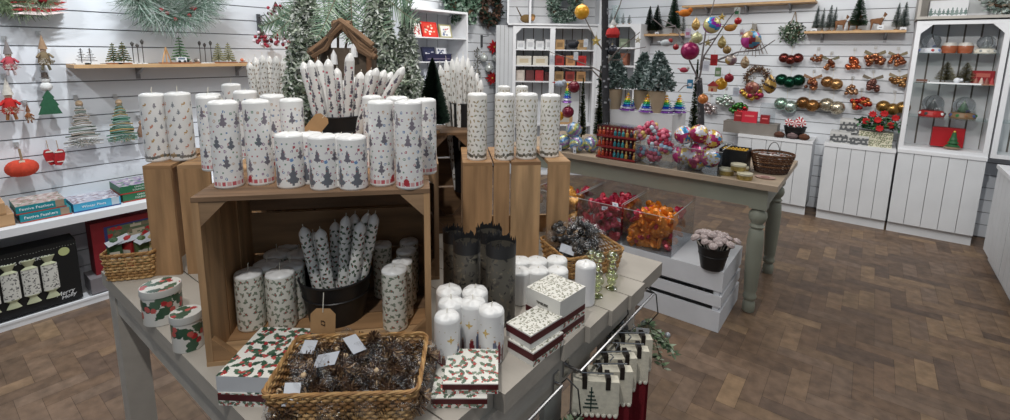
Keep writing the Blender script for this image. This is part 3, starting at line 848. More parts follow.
# nativity candles
g = 'nativity-print candles at the right of the big crate'
nat = Maker(candle('pillar_candle', '', 'candle', 0.095, 0.028, cv_nativity(0.095, 0.028), wick=0.008, group=g))
put_base(nat, 491, 367, TZ, 26, 0.028, 316, 0.095, 'nativity-print candle at the front right of its group', rot=0.4)
P0 = PZ(491, 367, TZ); nz = HT(P0, 491, 316)
for px, yt, lb in [(447, 315, 'nativity-print candle at the front left of its group behind the holly boxes'), (473, 301, 'nativity-print candle in the middle right of its group'), (451, 301, 'nativity-print candle in the middle left of its group'),
        (475, 290, 'nativity-print candle with a visible wick at the back right of its group'), (449, 289, 'nativity-print candle at the back left of its group')]:
    put_top(nat, px, yt, nz, TZ, 26, 0.028, 0.096, lb, rot=0.4+px*.7)
# plain white candles
g = 'plain white pillar candles in front of the right crate'
pw = Maker(candle('pillar_candle', '', 'candle', 0.10, 0.0265, None, wick=0.003, group=g))
for px, yt, lb in [(520, 270, 'plain white candle at the front left of the block by the grey lanterns'), (538, 269, 'plain white candle in the middle of the front row'), (558, 269, 'plain white candle at the right of the front row'),
        (520, 259.5, 'plain white candle at the left of the back row'), (537, 259.5, 'plain white candle in the middle of the back row'), (557, 258.5, 'plain white candle at the right of the back row')]:
    put_top(pw, px, yt, TZ+0.095, TZ, 21, 0.0265, 0.101, lb)
cvs = Canvas(2*PI*.0265, 0.11, 0.002, srgb(236, 236, 238), True); cvs.stamp(0.12, 0.03, f_ell(0.006, 0.02), srgb(120, 140, 186)); cvs.stamp(0.05, 0.03, f_ell(0.006, 0.02), srgb(120, 140, 186))
sg = Maker(candle('pillar_candle', '', 'candle', 0.11, 0.0265, cvs, wick=0.003))
put_base(sg, 584, 308, TZ, 21, 0.0265, 268, 0.11, 'single white candle with a small blue print standing beside the patterned boxes', rot=2.9)

# ---------------------------------------------------------------- tapers and buckets
def bucket(name, label, r0, r1, h, m, group=None, handle=True):
    t = thing(name, label, 'bucket', group=group)
    b = MB(); b.lathe([(r0, 0), (r1, h), (r1+0.004, h), (r1+0.005, h-0.006), (r1+0.001, h-0.008)][:2]+[(r1+0.003, h+0.001), (r1-0.002, h+0.001), (r0-0.003, 0.004), (0.0001, 0.004)], 32)
    b.build('tub', m, t, sharp=40)
    b = MB()
    for zz in (h*0.62,): b.lathe([(r0+(r1-r0)*zz/h+0.0006, zz-0.002), (r0+(r1-r0)*zz/h+0.0026, zz), (r0+(r1-r0)*zz/h+0.0008, zz+0.002)], 32)
    b.build('raised_band', m, t)
    b = MB(); b.tube([(r1*math.cos(a), r1*math.sin(a), h) for a in np.linspace(0, 2*PI, 32, endpoint=False)], 0.0028, 6, closed=True); b.build('rim', m, t)
    return t
def cv_taper(kind, h, r, seed):
    rnd = random.Random(seed); cv = Canvas(2*PI*r, h, 0.0026, srgb(236, 235, 232), True)
    if kind == 'tree':
        for i in range(int(h/0.017)):
            for k in (0, 1): cv.stamp((k+.5*(i % 2))*PI*r+0.004, 0.012+i*0.017, f_tree(0.026), rnd.choice([srgb(104, 98, 112), srgb(88, 86, 96)])); cv.stamp((k+.5+.5*(i % 2))*PI*r, 0.012+i*0.017, f_sq(0.0028), srgb(184, 92, 104))
    elif kind == 'holly':
        for x, y in jitter(2*PI*r, h, 0.0135, rnd): cv.stamp(x, y, f_leaf(0.006, 0.003), rnd.choice([srgb(60, 86, 64), srgb(82, 104, 80)]), rnd.uniform(0, PI)); (rnd.random() < .5) and cv.stamp(x+.003, y, f_dot(0.0018), srgb(180, 60, 60))
    else:
        for x, y in jitter(2*PI*r, h, 0.013, rnd): cv.stamp(x, y, f_leaf(0.005, 0.0022), rnd.choice([srgb(140, 130, 112), srgb(118, 112, 100), srgb(160, 140, 120)]), rnd.uniform(0, PI))
    return cv
def taper(kind, h, r, label, group, seed=1):
    cv = cv_taper(kind, h*0.93, r, seed); mb = MB()
    sheet(mb, cv, lambda u, v: ((r*(1-.10*v))*math.cos(2*PI*u), (r*(1-.10*v))*math.sin(2*PI*u), h*0.93*v))
    mb.lathe([(r*.90, h*.93), (r*.78, h*.955), (r*.42, h*.985), (r*.16, h)], cv.nx, srgb(238, 237, 235))
    o = mb.build('taper_candle', GLOSSA, sharp=60); tag(o, label, 'candle', group)
    w_ = MB(); w_.tube([(0, 0, h*.99), (0, 0, h+.008)], 0.0009, 5); w_.build('wick', WICK, o)
    return o
def stick(mk, tip, foot, L_, label):
    "a copy with its foot at foot, pointing at tip"
    d = Vector([float(a) for a in tip])-Vector([float(a) for a in foot]); q = d.to_track_quat('Z', 'Y')
    return mk.put(foot, label=label, scale=(1, 1, d.length/L_), rot=(q @ Vector((0, 0, 1)).rotation_difference(Vector((0, 0, 1)))).to_euler())
# front taper bucket on the back crate
bc = PD(337, 150, 1.62); bc[2] = ZK
def taper_bucket(bpx, byr, D, rtop, rbot, h, z, tips, kind, tl, r, blabel, lab, grp, m=DARKMET):
    c = PD(bpx, byr, D); base = (c[0], c[1], z)
    b = bucket('bucket', blabel, rbot, rtop, h, m); b.location = base
    mk = Maker(taper(kind, tl, r, '', grp, seed=len(tips)))
    n = len(tips)
    for i, (tx, ty, dd) in enumerate(tips):
        tip = PD(tx, ty, D+dd)
        off = np.array([tip[0]-base[0], tip[1]-base[1]]); L2 = np.linalg.norm(off)
        u = off/max(L2, 1e-6); k = min(1.0, (h*0.9)/max(0.02, tip[2]-z))
        # the foot leans the other way inside the tub
        fx = base[0]+u[0]*min(rbot*0.72, L2*0.42); fy = base[1]+u[1]*min(rbot*0.72, L2*0.42)
        stick(mk, tip, (fx, fy, z+0.006), tl, lab(i))
    return b
ordn = ['first', 'second', 'third', 'fourth', 'fifth', 'sixth', 'seventh', 'eighth', 'ninth', 'tenth', 'eleventh', 'twelfth', 'thirteenth', 'fourteenth', 'fifteenth']
BKC = PD(340, 135, 1.60); ZK2 = BKC[2]
tips1 = [(303, 62, -.02), (310, 60, -.06), (318, 60, .03), (328, 59, -.05), (337, 68, .04), (350, 53, -.07), (355, 77, .05), (361, 72, -.03), (371, 70, .03), (377, 68, -.06), (385, 70, -.01), (392, 72, .04), (404, 67, -.03), (343, 80, .06), (366, 80, .06)]
taper_bucket(341, 150, 1.52, 0.085, 0.066, HT(PD(341, 118, 1.44), 341, 118)-ZK, ZK, tips1, 'tree', 0.25, 0.0160, 'dark metal bucket of snowy-tree taper candles behind the short candles',
    lambda i: 'snowy-tree taper candle in the dark metal bucket, %s from the left' % ordn[sorted(range(15), key=lambda k: tips1[k][0]).index(i)], 'snowy-tree taper candles in the dark metal bucket')
# crate bucket
hb = PZ(337, 340, TZ+.011)
tips2 = [(303, 227, -.02), (313, 232, .0), (320, 229, -.03), (335, 222, .03), (346, 216, -.01), (355, 214, .03), (361, 222, -.04), (368, 213, .02), (375, 214, -.01)]
taper_bucket(337, 300, 1.16, 0.090, 0.070, 0.115, TZ+.011, tips2, 'holly', 0.25, 0.0160, 'black bucket of holly taper candles inside the big crate',
    lambda i: 'holly-print taper candle in the black bucket, %s from the left' % ordn[i], 'holly-print taper candles inside the big crate', BLACK)
# back left tapers
tips3 = [(249, 62, -.03), (255, 57, .0), (262, 55, -.02), (269, 56, .03), (276, 56, -.02), (284, 58, .02), (290, 61, -.03), (297, 66, .03)]
taper_bucket(266, 110, 1.86, 0.07, 0.055, 0.13, TZ+.34, tips3, 'plain', 0.25, 0.0145, 'bucket hidden behind the left candles, holding pale tapers',
    lambda i: 'pale deer-print taper behind the left candle group, %s from the left' % ordn[i], 'pale tapers behind the left candle group')
tips4 = [(440, 65, -.03), (446, 60, 0), (452, 59, -.04), (457, 57, .02), (463, 56, -.02), (468, 58, .03), (472, 66, -.03), (477, 73, .02), (481, 80, -.04), (458, 62, -.06)]
taper_bucket(465, 125, 1.95, 0.062, 0.045, HT(PD(465, 104, 1.9), 465, 104)-TZ-0.12, TZ+.12, tips4, 'plain', 0.25, 0.0145, 'tall black bucket of bird-print tapers behind the right crate',
    lambda i: 'bird-print taper in the tall black bucket, %s from the left' % ordn[sorted(range(10), key=lambda k: tips4[k][0]).index(i)], 'bird-print tapers in the tall black bucket', BLACK)

def gift_tag(label, P, ang, w, h, tilt, txt=None, string=None):
    t = thing('price_tag', label, 'tag', P, ang)
    M = RX(PI/2-tilt)
    b = MB(); b.M = M; c = w*0.22
    b.prism([(-w/2, -h/2), (w/2, -h/2), (w/2, h/2-c), (w/2-c, h/2), (-w/2+c, h/2), (-w/2, h/2-c)], -0.0006, 0.0006); b.build('card', KRAFT, t, smooth=False)
    s = MB(); s.M = M; s.tube([(0, h/2-0.008, 0.0015), (0.001, h/2+0.01, 0.003), (0.0, h/2+0.035, -0.002)], 0.0009, 5); s.build('string', WICK, t)
    if txt:
        tx = text(txt, h*0.24, t, M @ T(0, -h*0.05, 0.0012), srgb(50, 40, 30))
        tx.matrix_local = M @ T(0.0, -h*0.08, 0.0012) @ RZ(-PI/2)
    return t
tg = PD(323, 321, 0.975)
gift_tag('kraft paper price tag hanging on the black bucket in the crate', tg, CANG1-0.2, 0.056, 0.056, 0.15, '£7')
tp = PD(316, 126, 1.37)
g2 = gift_tag('blank kraft paper tag leaning on the dark metal bucket above the candles', tp, CANG1-0.1, 0.045, 0.075, 0.2)
for ch in g2.children: ch.matrix_local = RY(math.radians(38)) @ ch.matrix_local

# ---------------------------------------------------------------- boxes and tins on the table
def patt_box(name, label, L_, D_, H, cvtop, side, band=None, group=None, longband=True):
    "gift box: printed lid sheet, sides, ribbon band"
    t = thing(name, label, 'box', group=group)
    b = MB(); b.box((0, 0, 0), (L_, D_, H-0.0012), side); b.build('box_body', ATTR, t, smooth=False)
    s = MB(); e = 0.0006
    sheet(s, cvtop, lambda u, v: (u*L_, v*D_, H)); s.box((0, 0, H-0.0012), (L_, D_, H-0.0004), side); s.build('printed_lid', ATTR, t, smooth=False)
    if band:
        r_ = MB()
        r_.box((-e, -e, H*0.40), (L_+e, D_+e, H*0.90)); r_.build('ribbon_band', band, t, smooth=False)
    return t
def cv_frieze(cv, col=None): return cv
MAROON = mat('maroon_ribbon', srgb(86, 30, 34), 0.5)
def bx_from(F, R, L):
    "origin, size and heading from front corner F, its right neighbour R and left/back neighbour L"
    v = R-F; ln = math.hypot(v[0], v[1]); a = math.atan2(v[1], v[0]); w_ = L-F
    d = abs(-w_[0]*math.sin(a)+w_[1]*math.cos(a)); return ln, d, a
def side_sheet(t, L_, D_, H, seed, face, bg=srgb(236, 234, 226), z0=0.0, z1=1.0):
    cv = cv_holly(L_ if face == 'f' else D_, H*(z1-z0), 0.0022, False, 0.008, 0.015, bg, seed)
    s = MB()
    if face == 'f': sheet(s, cv, lambda u, v: (u*L_, -0.0005, H*(z0+(z1-z0)*v)))
    else: sheet(s, cv, lambda u, v: (L_+0.0005, u*D_, H*(z0+(z1-z0)*v)))
    s.build('printed_side', ATTR, t, smooth=False)
# front pair (holly)
F = PZ(431, 408, TZ); R_ = PZ(487, 408, TZ); ln, _, a = bx_from(F, R_, F)
gb = 'holly-print napkin boxes'
for k, (off, lb) in enumerate([((0, 0), 'holly-print box with maroon band, lower of the two at the front edge by the basket'), ((0.022, 0.012), 'holly-print box with maroon band, upper of the two at the front edge by the basket')]):
    d = ln*1.02; H = 0.022
    cv = cv_holly(ln, d, 0.0016, False, 0.010, 0.0195, seed=20+k)
    t = patt_box('gift_box', lb, ln, d, H, cv, srgb(232, 230, 222), MAROON, gb)
    side_sheet(t, ln, d, H, 30+k, 'f', z1=0.4)
    t.location = (F[0]+off[0]*math.cos(a)-off[1]*math.sin(a), F[1]+off[0]*math.sin(a)+off[1]*math.cos(a), TZ+k*(H+0.0005)); t.rotation_euler = (0, 0, a)
# left pair
F = PZ(219, 405, TZ); R_ = PZ(261, 407, TZ); a = math.atan2(R_[1]-F[1], R_[0]-F[0])
L_, D_ = 0.125, 0.17
cvl = cv_holly(L_, D_, 0.0018, False, 0.013, 0.026, seed=41, dark=True)
t = patt_box('gift_box', 'holly-print box with maroon band under a white-sided one, left of the front basket', L_, D_, 0.028, cvl, srgb(232, 230, 222), MAROON, gb)
side_sheet(t, L_, D_, 0.028, 42, 'f', z1=0.4); side_sheet(t, L_, D_, 0.028, 43, 'f', z0=0.9)
t.location = (F[0], F[1], TZ); t.rotation_euler = (0, 0, a)
t = patt_box('gift_box', 'holly-print lidded box with plain white sides, on top, left of the front basket', L_+.004, D_, 0.034, cv_holly(L_, D_, 0.0016, False, 0.0135, 0.024, seed=44, dark=True), srgb(206, 208, 212), None, gb)
t.location = (F[0]-.003, F[1], TZ+.0285); t.rotation_euler = (0, 0, a+.02)
# mid stacks (fine berry-branch print)
def cv_branch(w_, d_, seed):
    rnd = random.Random(seed); cv = Canvas(w_, d_, 0.0015, srgb(234, 232, 224), False)
    for x, y in jitter(w_, d_, 0.014, rnd):
        a = rnd.uniform(0, PI); cv.stamp(x, y, f_ell(0.0085, 0.0008), srgb(150, 144, 130), a)
        for k in range(3): cv.stamp(x+rnd.uniform(-.007, .007), y+rnd.uniform(-.007, .007), f_leaf(0.0038, 0.0018), rnd.choice([srgb(134, 136, 116), srgb(156, 152, 134)]), a+rnd.uniform(-1, 1))
    return cv
def box_at(label, Fp, Rp_, Lp, z, H, band, seed, thick_white=False, shrink=0):
    F = PZ(*Fp, TZ); R_ = PZ(*Rp_, TZ); L = PZ(*Lp, TZ); ln, d, a = bx_from(F, R_, L)
    t = patt_box('gift_box', label, ln, d, H, cv_branch(ln, d, seed), srgb(226, 225, 220) , MAROON if band else None, 'berry-branch print gift boxes beside the white candles')
    if not thick_white: side_sheet(t, ln, d, H, seed+5, 'f', z0=0.0, z1=0.4 if band else 1.0)
    t.location = (F[0], F[1], z); t.rotation_euler = (0, 0, a); return t, ln, d, a
z = TZ
t1, ln, d, a = box_at('berry-branch gift box, lower of the front pair on the plank edge', (533, 367), (563, 345), (508, 352), z, 0.034, True, 51)
F = PZ(533, 367, TZ)
t = patt_box('gift_box', 'berry-branch gift box, upper of the front pair on the plank edge', ln*1.02, d, 0.034, cv_branch(ln, d, 52), srgb(226, 225, 220), MAROON, 'berry-branch print gift boxes beside the white candles')
t.location = (F[0]-0.012, F[1]+0.006, z+0.0345); t.rotation_euler = (0, 0, a-.03)
zz = TZ
for k, (H, band, lb) in enumerate([(0.030, True, 'berry-branch gift box at the bottom of the taller stack'), (0.030, True, 'berry-branch gift box in the middle of the taller stack'), (0.045, False, 'deep white-sided berry-branch box topping the taller stack')]):
    t, _, _, a2 = box_at(lb, (559, 342), (584, 324), (530, 322), zz, H, band, 60+k, thick_white=(k == 2))
    if k == 2: tx = text('TIMELESS', 0.009, t, T(0.0, 0, 0) @ Matrix(((0, 0, -1, -0.0012), (-1, 0, 0, 0.055), (0, 1, 0, 0.018), (0, 0, 0, 1))), srgb(70, 66, 58))
    zz += H+.0005
# tins
def tin(label, px, yb, yt, wp, seed, rot):
    P = PZ(px, yb, TZ); r = Rp(wp, P); C = away(P, r); h = HT(C, px, yt)-TZ
    t = thing('round_tin', label, 'tin', (C[0], C[1], TZ), rot, 'round holly-print tins left of the big crate')
    cv = cv_holly(2*PI*r, h*.80, 0.0022, True, 0.030, 0.044, srgb(216, 214, 208), seed, True)
    b = MB(); sheet(b, cv, lambda u, v: (r*.975*math.cos(2*PI*u), r*.975*math.sin(2*PI*u), .002+h*.80*v)); b.lathe([(r*.95, 0), (r*.975, .002)], 32, srgb(200, 200, 196)); b.build('tin_body', mat('printed_tin', attr=True, rough=0.3, var=.03, coat=.3), t, sharp=50)
    l = MB(); l.lathe([(r, h*.80), (r+.0008, h*.805), (r, h*.97), (r*.985, h*.985)], 40, srgb(190, 190, 186))
    n = 26; R2 = r*.985; cl = cv_holly(2*R2, 2*R2, 0.0022, False, 0.027, 0.037, srgb(222, 220, 214), seed+1, True)
    for j in range(cl.ny):
        for i in range(cl.nx):
            x0, x1 = i*2*R2/cl.nx-R2, (i+1)*2*R2/cl.nx-R2; y0, y1 = j*2*R2/cl.ny-R2, (j+1)*2*R2/cl.ny-R2
            if max(x0*x0, x1*x1)+max(y0*y0, y1*y1) < R2*R2: l.add([(x0, y0, h*.9865), (x1, y0, h*.9865), (x1, y1, h*.9865), (x0, y1, h*.9865)], [(0, 1, 2, 3)], tuple(cl.a[j, i]))
    l.lathe([(R2, h*.985), (R2*.5, h*.986), (0.0001, h*.986)], 40, srgb(222, 220, 214))
    l.build('tin_lid', MATS['printed_tin'], t, sharp=50)
tin('larger holly-print tin at the left edge of the table', 165, 326, 283, 44, 71, 0.6)
tin('smaller holly-print tin against the crate side', 190, 353, 310, 34, 74, 1.8)

# grey woodland lanterns
def lantern(label, px, yt, D, wp, hpx_b=None, rot=0):
    top = PD(px, yt, D); r = Rp(wp, top); h = top[2]-TZ
    t = thing('paper_lantern', label, 'lantern', (top[0], top[1], TZ), rot, 'grey woodland-print lanterns in front of the right crate')
    rnd = random.Random(int(px)); cv = Canvas(2*PI*r, h, 0.0024, srgb(96, 92, 84), True)
    for i in range(260):
        x, y = rnd.uniform(0, cv.w), rnd.uniform(0, h); cv.stamp(x, y, f_ell(rnd.uniform(.003, .009), rnd.uniform(.001, .004)), rnd.choice([srgb(60, 58, 56), srgb(124, 118, 104), srgb(78, 74, 70), srgb(108, 100, 86), srgb(44, 44, 44)]), rnd.uniform(0, PI))
    for i in range(9): cv.stamp((i+.3)*cv.w/9, h*.12, f_tree(0.04), srgb(48, 48, 50))
    b = MB(); sheet(b, cv, lambda u, v: (r*math.cos(2*PI*u), r*math.sin(2*PI*u), h*v)); b.build('printed_wall', mat('lantern_paper', attr=True, rough=0.4, var=.1), t, sharp=60)
    s = MB(); n = 60
    vs = []; fs = []
    for k in range(n+1):
        a_ = 2*PI*k/n; up = 0.004+abs(math.sin(k*1.7+rot))*0.014+(0.008 if k % 7 < 2 else 0)
        vs += [((r+.0006)*math.cos(a_), (r+.0006)*math.sin(a_), h-.02), ((r+.0006)*math.cos(a_), (r+.0006)*math.sin(a_), h+up)]
    for k in range(n): fs.append((2*k, 2*k+2, 2*k+3, 2*k+1))
    s.add(vs, fs); s.build('cut_out_treetops', mat('dark_cutout', srgb(44, 44, 46), 0.5), t, smooth=False)
    b = MB(); b.lathe([(r*.98, 0.0), (r*.98, .004), (.0001, .004)], 28); b.build('lantern_base', MATS['dark_cutout'], t)
lantern('grey woodland-print lantern at the front right of its group', 501, 246, 1.16, 30, rot=.2)
lantern('grey woodland-print lantern at the front middle of its group', 467, 243, 1.18, 27, rot=1.2)
lantern('grey woodland-print lantern at the back left against the crate shadow', 453, 234, 1.30, 20, rot=2.2)
lantern('grey woodland-print lantern at the back right of its group', 489, 233, 1.33, 26, rot=3.2)
# ---------------------------------------------------------------- wicker baskets
random.seed(21)
WC = [srgb(170, 128, 78), srgb(186, 146, 94), srgb(150, 110, 66), srgb(198, 160, 108), srgb(138, 100, 60)]
def rrect(L_, D_, rad, n):
    "points evenly round a rounded rectangle centred on the origin"
    pts = []; per = 2*(L_+D_)-8*rad+2*PI*rad
    segs = [((-L_/2+rad, -D_/2), (L_/2-rad, -D_/2)), (L_/2-rad, -D_/2+rad, -PI/2), ((L_/2, -D_/2+rad), (L_/2, D_/2-rad)), (L_/2-rad, D_/2-rad, 0),
            ((L_/2-rad, D_/2), (-L_/2+rad, D_/2)), (-L_/2+rad, D_/2-rad, PI/2), ((-L_/2, D_/2-rad), (-L_/2, -D_/2+rad)), (-L_/2+rad, -D_/2+rad, PI)]
    def at(sv):
        for g_ in segs:
            if len(g_) == 2:
                l = math.hypot(g_[1][0]-g_[0][0], g_[1][1]-g_[0][1])
                if sv <= l: k = sv/l; return (g_[0][0]+(g_[1][0]-g_[0][0])*k, g_[0][1]+(g_[1][1]-g_[0][1])*k)
            else:
                l = rad*PI/2
                if sv <= l: a_ = g_[2]+sv/rad; return (g_[0]+rad*math.cos(a_), g_[1]+rad*math.sin(a_))
            sv -= l
        return at(0)
    return [at(per*(i+0.5)/n-1e-9) for i in range(n)]
def basket(name, label, L_, D_, H, loc, ang, rows=11, stakes=44, flare=0.88, rad=0.02, cols=WC, th=0.0028, group=None, rim=0.006, round_=False):
    t = thing(name, label, 'basket', loc, ang, group)
    if round_: rad = min(L_, D_)/2-0.001
    b = MB(); n = stakes*4
    pin = 0.004
    for j in range(rows):
        z = H*(j+0.5)/rows; k = flare+(1-flare)*z/H; pts = rrect(L_*k, D_*k, rad*k, n); path = []
        for i, p in enumerate(pts):
            q = pts[(i+1) % n]; dx, dy = q[0]-p[0], q[1]-p[1]; l = math.hypot(dx, dy) or 1; nx, ny = dy/l, -dx/l
            o_ = pin*0.55*math.cos(PI*i/2+PI*j); path.append((p[0]+nx*o_, p[1]+ny*o_, z+random.uniform(-.0006, .0006)))
        b.tube(path, th, 5, random.choice(cols), closed=True, flat=min(1.6, H/rows/th*0.42))
    b.build('woven_side', WICKERM, t)
    s = MB(); lo = rrect(L_*flare, D_*flare, rad*flare, stakes*2); hi = rrect(L_, D_, rad, stakes*2)
    for i in range(0, stakes*2, 2): s.tube([(*lo[i], 0), (*hi[i], H)], 0.0019, 5, random.choice(cols))
    s.build('stakes', WICKERM, t)
    bt = MB(); pts = rrect(L_*flare, D_*flare, rad*flare, 48); bt.prism(pts, 0.001, 0.005, cols[2]); bt.build('basket_base', WICKERM, t)
    r_ = MB(); n = 200; pts = rrect(L_, D_, rad, n)
    for ph in (0, 1, 2):
        path = [(p[0]*(1+.012*math.cos(i*.5+ph*2.1)), p[1]*(1+.012*math.cos(i*.5+ph*2.1)), H+rim*.35*math.sin(i*.5+ph*2.1)) for i, p in enumerate(pts)]
        r_.tube(path, rim*.52, 5, cols[ph], closed=True)
    r_.build('twisted_rim', WICKERM, t)
    return t
def quad_basket(pts, z, H, label, cutback=0, **kw):
    FL, FR, BR, BL = [PZ(x, y, z) for x, y in pts]
    c = (FL+FR+BR+BL)/4; u = ((FR-FL)+(BR-BL))/2; v = ((BL-FL)+(BR-FR))/2
    a_ = math.atan2(u[1], u[0]); L_ = math.hypot(u[0], u[1]); D_ = abs(-v[0]*math.sin(a_)+v[1]*math.cos(a_))
    return basket('wicker_basket', label, L_, D_, H, (c[0], c[1], z-H), a_, **kw), c, a_, L_, D_
HB1 = 0.088
b1, c1, a1, L1, D1 = quad_basket([(259, 398), (419, 391), (427, 334), (298, 336)], TZ+HB1, HB1-.001, 'rectangular wicker basket of bagged pinecones at the front of the table', rows=11, stakes=44, th=0.0030)
b2, c2, a2, L2, D2 = quad_basket([(101, 257), (158, 252), (162, 239), (114, 243)], TZ+0.085, 0.084, 'small wicker basket of novelty packs at the back left corner of the table', rows=9, stakes=22)
b3, c3, a3, L3, D3 = quad_basket([(560, 262), (620, 250), (598, 229), (545, 236)], TZ+0.075, 0.074, 'wicker basket of bagged black bells behind the glass holders', rows=9, stakes=26)

# ---------------------------------------------------------------- cellophane bags of cones
def lumpy(mb, c, r, seed, sq=0.7, n=14, m=9, amp=0.22, col=(1, 1, 1)):
    rnd = random.Random(seed); ph = [rnd.uniform(0, 6) for _ in range(6)]
    vs = []; fs = []
    for j in range(m+1):
        th = PI*j/m
        for k in range(n):
            a_ = 2*PI*k/n; q = 1+amp*(math.sin(3*a_+ph[0]+2*th)*.5+math.sin(5*a_+ph[1])*math.sin(4*th+ph[2])*.6+.35*math.sin(7*th+ph[3]+2*a_))
            vs.append((c[0]+r*q*math.sin(th)*math.cos(a_), c[1]+r*q*math.sin(th)*math.sin(a_), c[2]-r*sq*q*math.cos(th)))
    for j in range(m):
        for k in range(n): fs.append((j*n+k, j*n+(k+1) % n, (j+1)*n+(k+1) % n, (j+1)*n+k))
    mb.add(vs, fs, col)
def cone_mesh(mb, M, r, h, cols, rows=7, per=9):
    "pinecone: rings of little scales"
    keep = mb.M; mb.M = M
    for j in range(rows):
        t_ = j/(rows-1); z = h*(t_-.5); rr = r*math.sin(PI*(0.18+0.78*(1-t_)))**.8
        for k in range(per):
            a_ = 2*PI*(k+.5*(j % 2))/per; ca, sa = math.cos(a_), math.sin(a_)
            c_ = random.choice(cols); w_ = rr*2.4/per; o_ = rr*1.25+0.0015
            mb.add([(ca*rr*.3-sa*w_*.4, sa*rr*.3+ca*w_*.4, z-.002), (ca*rr*.3+sa*w_*.4, sa*rr*.3-ca*w_*.4, z-.002), (ca*o_+sa*w_*.5, sa*o_-ca*w_*.5, z+h*.05), (ca*o_, sa*o_, z+h*.12), (ca*o_-sa*w_*.5, sa*o_+ca*w_*.5, z+h*.05)], [(0, 1, 2, 3, 4)], c_)
    mb.M = keep
def cone_bag(name, label, kind, group):
    t = thing(name, label, 'bag', group=group)
    rnd = random.Random(5); cc = MB()
    if kind == 'cone': cols = [srgb(92, 66, 48), srgb(120, 90, 66), srgb(70, 50, 38), srgb(160, 130, 96)]
    else: cols = [srgb(30, 28, 28), srgb(44, 40, 38)]
    for i in range(11):
        x, y, z = rnd.uniform(-.036, .036), rnd.uniform(-.024, .024), rnd.uniform(.006, .036)
        if kind == 'cone':
            if i % 3 == 2: cc.ball((x, y, z+.004), 0.0055, 8, 6, rnd.choice([srgb(196, 160, 120), srgb(214, 186, 150), srgb(80, 70, 66)]))
            else: cone_mesh(cc, T(x, y, z) @ RX(rnd.uniform(0, 3)) @ RY(rnd.uniform(0, 3)), 0.0125, 0.028, cols)
        else:
            cc.ball((x, y, z), 0.0105, 10, 7, rnd.choice(cols+[srgb(70, 62, 54)]))
            cc.tube([(x, y, z), (x+.006, y, z+.008)], .0012, 4, srgb(210, 196, 160))
    cc.build('pinecones' if kind == 'cone' else 'black_bells', mat('cone_brown', attr=True, rough=0.6, var=.2, scale=80) if kind == 'cone' else mat('bell_black', attr=True, rough=0.22, var=.2, coat=.6), t)
    f = MB(); lumpy(f, (0, 0, .02), 0.046, 3, .62, 20, 12, .26)
    lumpy(f, (.046, 0, .03), 0.015, 9, 1.1, 10, 7, .4)
    f.build('cellophane_wrap', CELLO, t, sharp=25)
    l = MB(); l.box((-.022, -.014, 0), (.022, .014, .0008), M=T(0, -.008, .052) @ RX(.25) @ RZ(.3)); l.build('paper_label', mat('label_grey_white', srgb(190, 194, 202), 0.5, var=.03), t, smooth=False)
    return t
gk = 'cellophane bags of pinecones in the front basket'
mk = Maker(cone_bag('bag_of_pinecones', '', 'cone', gk))
def in_basket(c, a_, x, y, z): return (c[0]+x*math.cos(a_)-y*math.sin(a_), c[1]+x*math.sin(a_)+y*math.cos(a_), z)
spots = [(-.105, -.055, 0, 'lying in the front left corner of the basket, label showing'), (-.10, .045, .02, 'propped up at the back left of the basket'), (-.03, -.06, .004, 'lying at the front, left of centre'), (.035, -.062, .008, 'lying at the front, right of centre'),
         (.105, -.055, .004, 'lying in the front right corner of the basket'), (-.035, .01, .014, 'on top in the middle left of the basket'), (.04, .005, .018, 'on top in the centre right of the basket'), (.11, .01, .01, 'against the right side of the basket'),
         (-.02, .065, .012, 'at the back, left of centre'), (.05, .06, .026, 'standing high at the back, right of centre'), (.115, .065, .012, 'in the back right corner of the basket'), (-.07, -.012, .024, 'second from the left, heaped over the front left one')]
for i, (x, y, z, w_) in enumerate(spots):
    o = mk.put(in_basket(c1, a1, x, y, TZ+.018+z+.008), label='cellophane bag of pinecones '+w_, rot=(random.uniform(-.35, .35), random.uniform(-.35, .35), random.uniform(0, 6)), scale=random.uniform(.92, 1.1))
    if i not in (0, 1, 8, 5) and i > 0:
        for ch in [q for q in o.children if q.name.startswith('paper_label')]: bpy.data.objects.remove(ch)
gk = 'cellophane bags of black bells in the right basket'
mk = Maker(cone_bag('bag_of_bells', '', 'bell', gk))
for i, (x, y, z, w_) in enumerate([(-.06, .01, .0, 'at the left of the heap'), (.0, .035, .02, 'at the back of the heap'), (.045, -.01, .01, 'at the right of the heap'), (-.02, -.03, .03, 'at the front of the heap'), (-.05, .04, .06, 'high on the left of the heap'), (.0, .01, .075, 'topmost of the heap'), (.05, .04, .035, 'high on the right of the heap')]):
    o = mk.put(in_basket(c3, a3, x, y, TZ+.018+z+.008), label='cellophane bag of black bells '+w_, rot=(random.uniform(-.5, .5), random.uniform(-.5, .5), random.uniform(0, 6)), scale=random.uniform(.95, 1.15))
    if i: 
        for ch in [q for q in o.children if q.name.startswith('paper_label')]: bpy.data.objects.remove(ch)
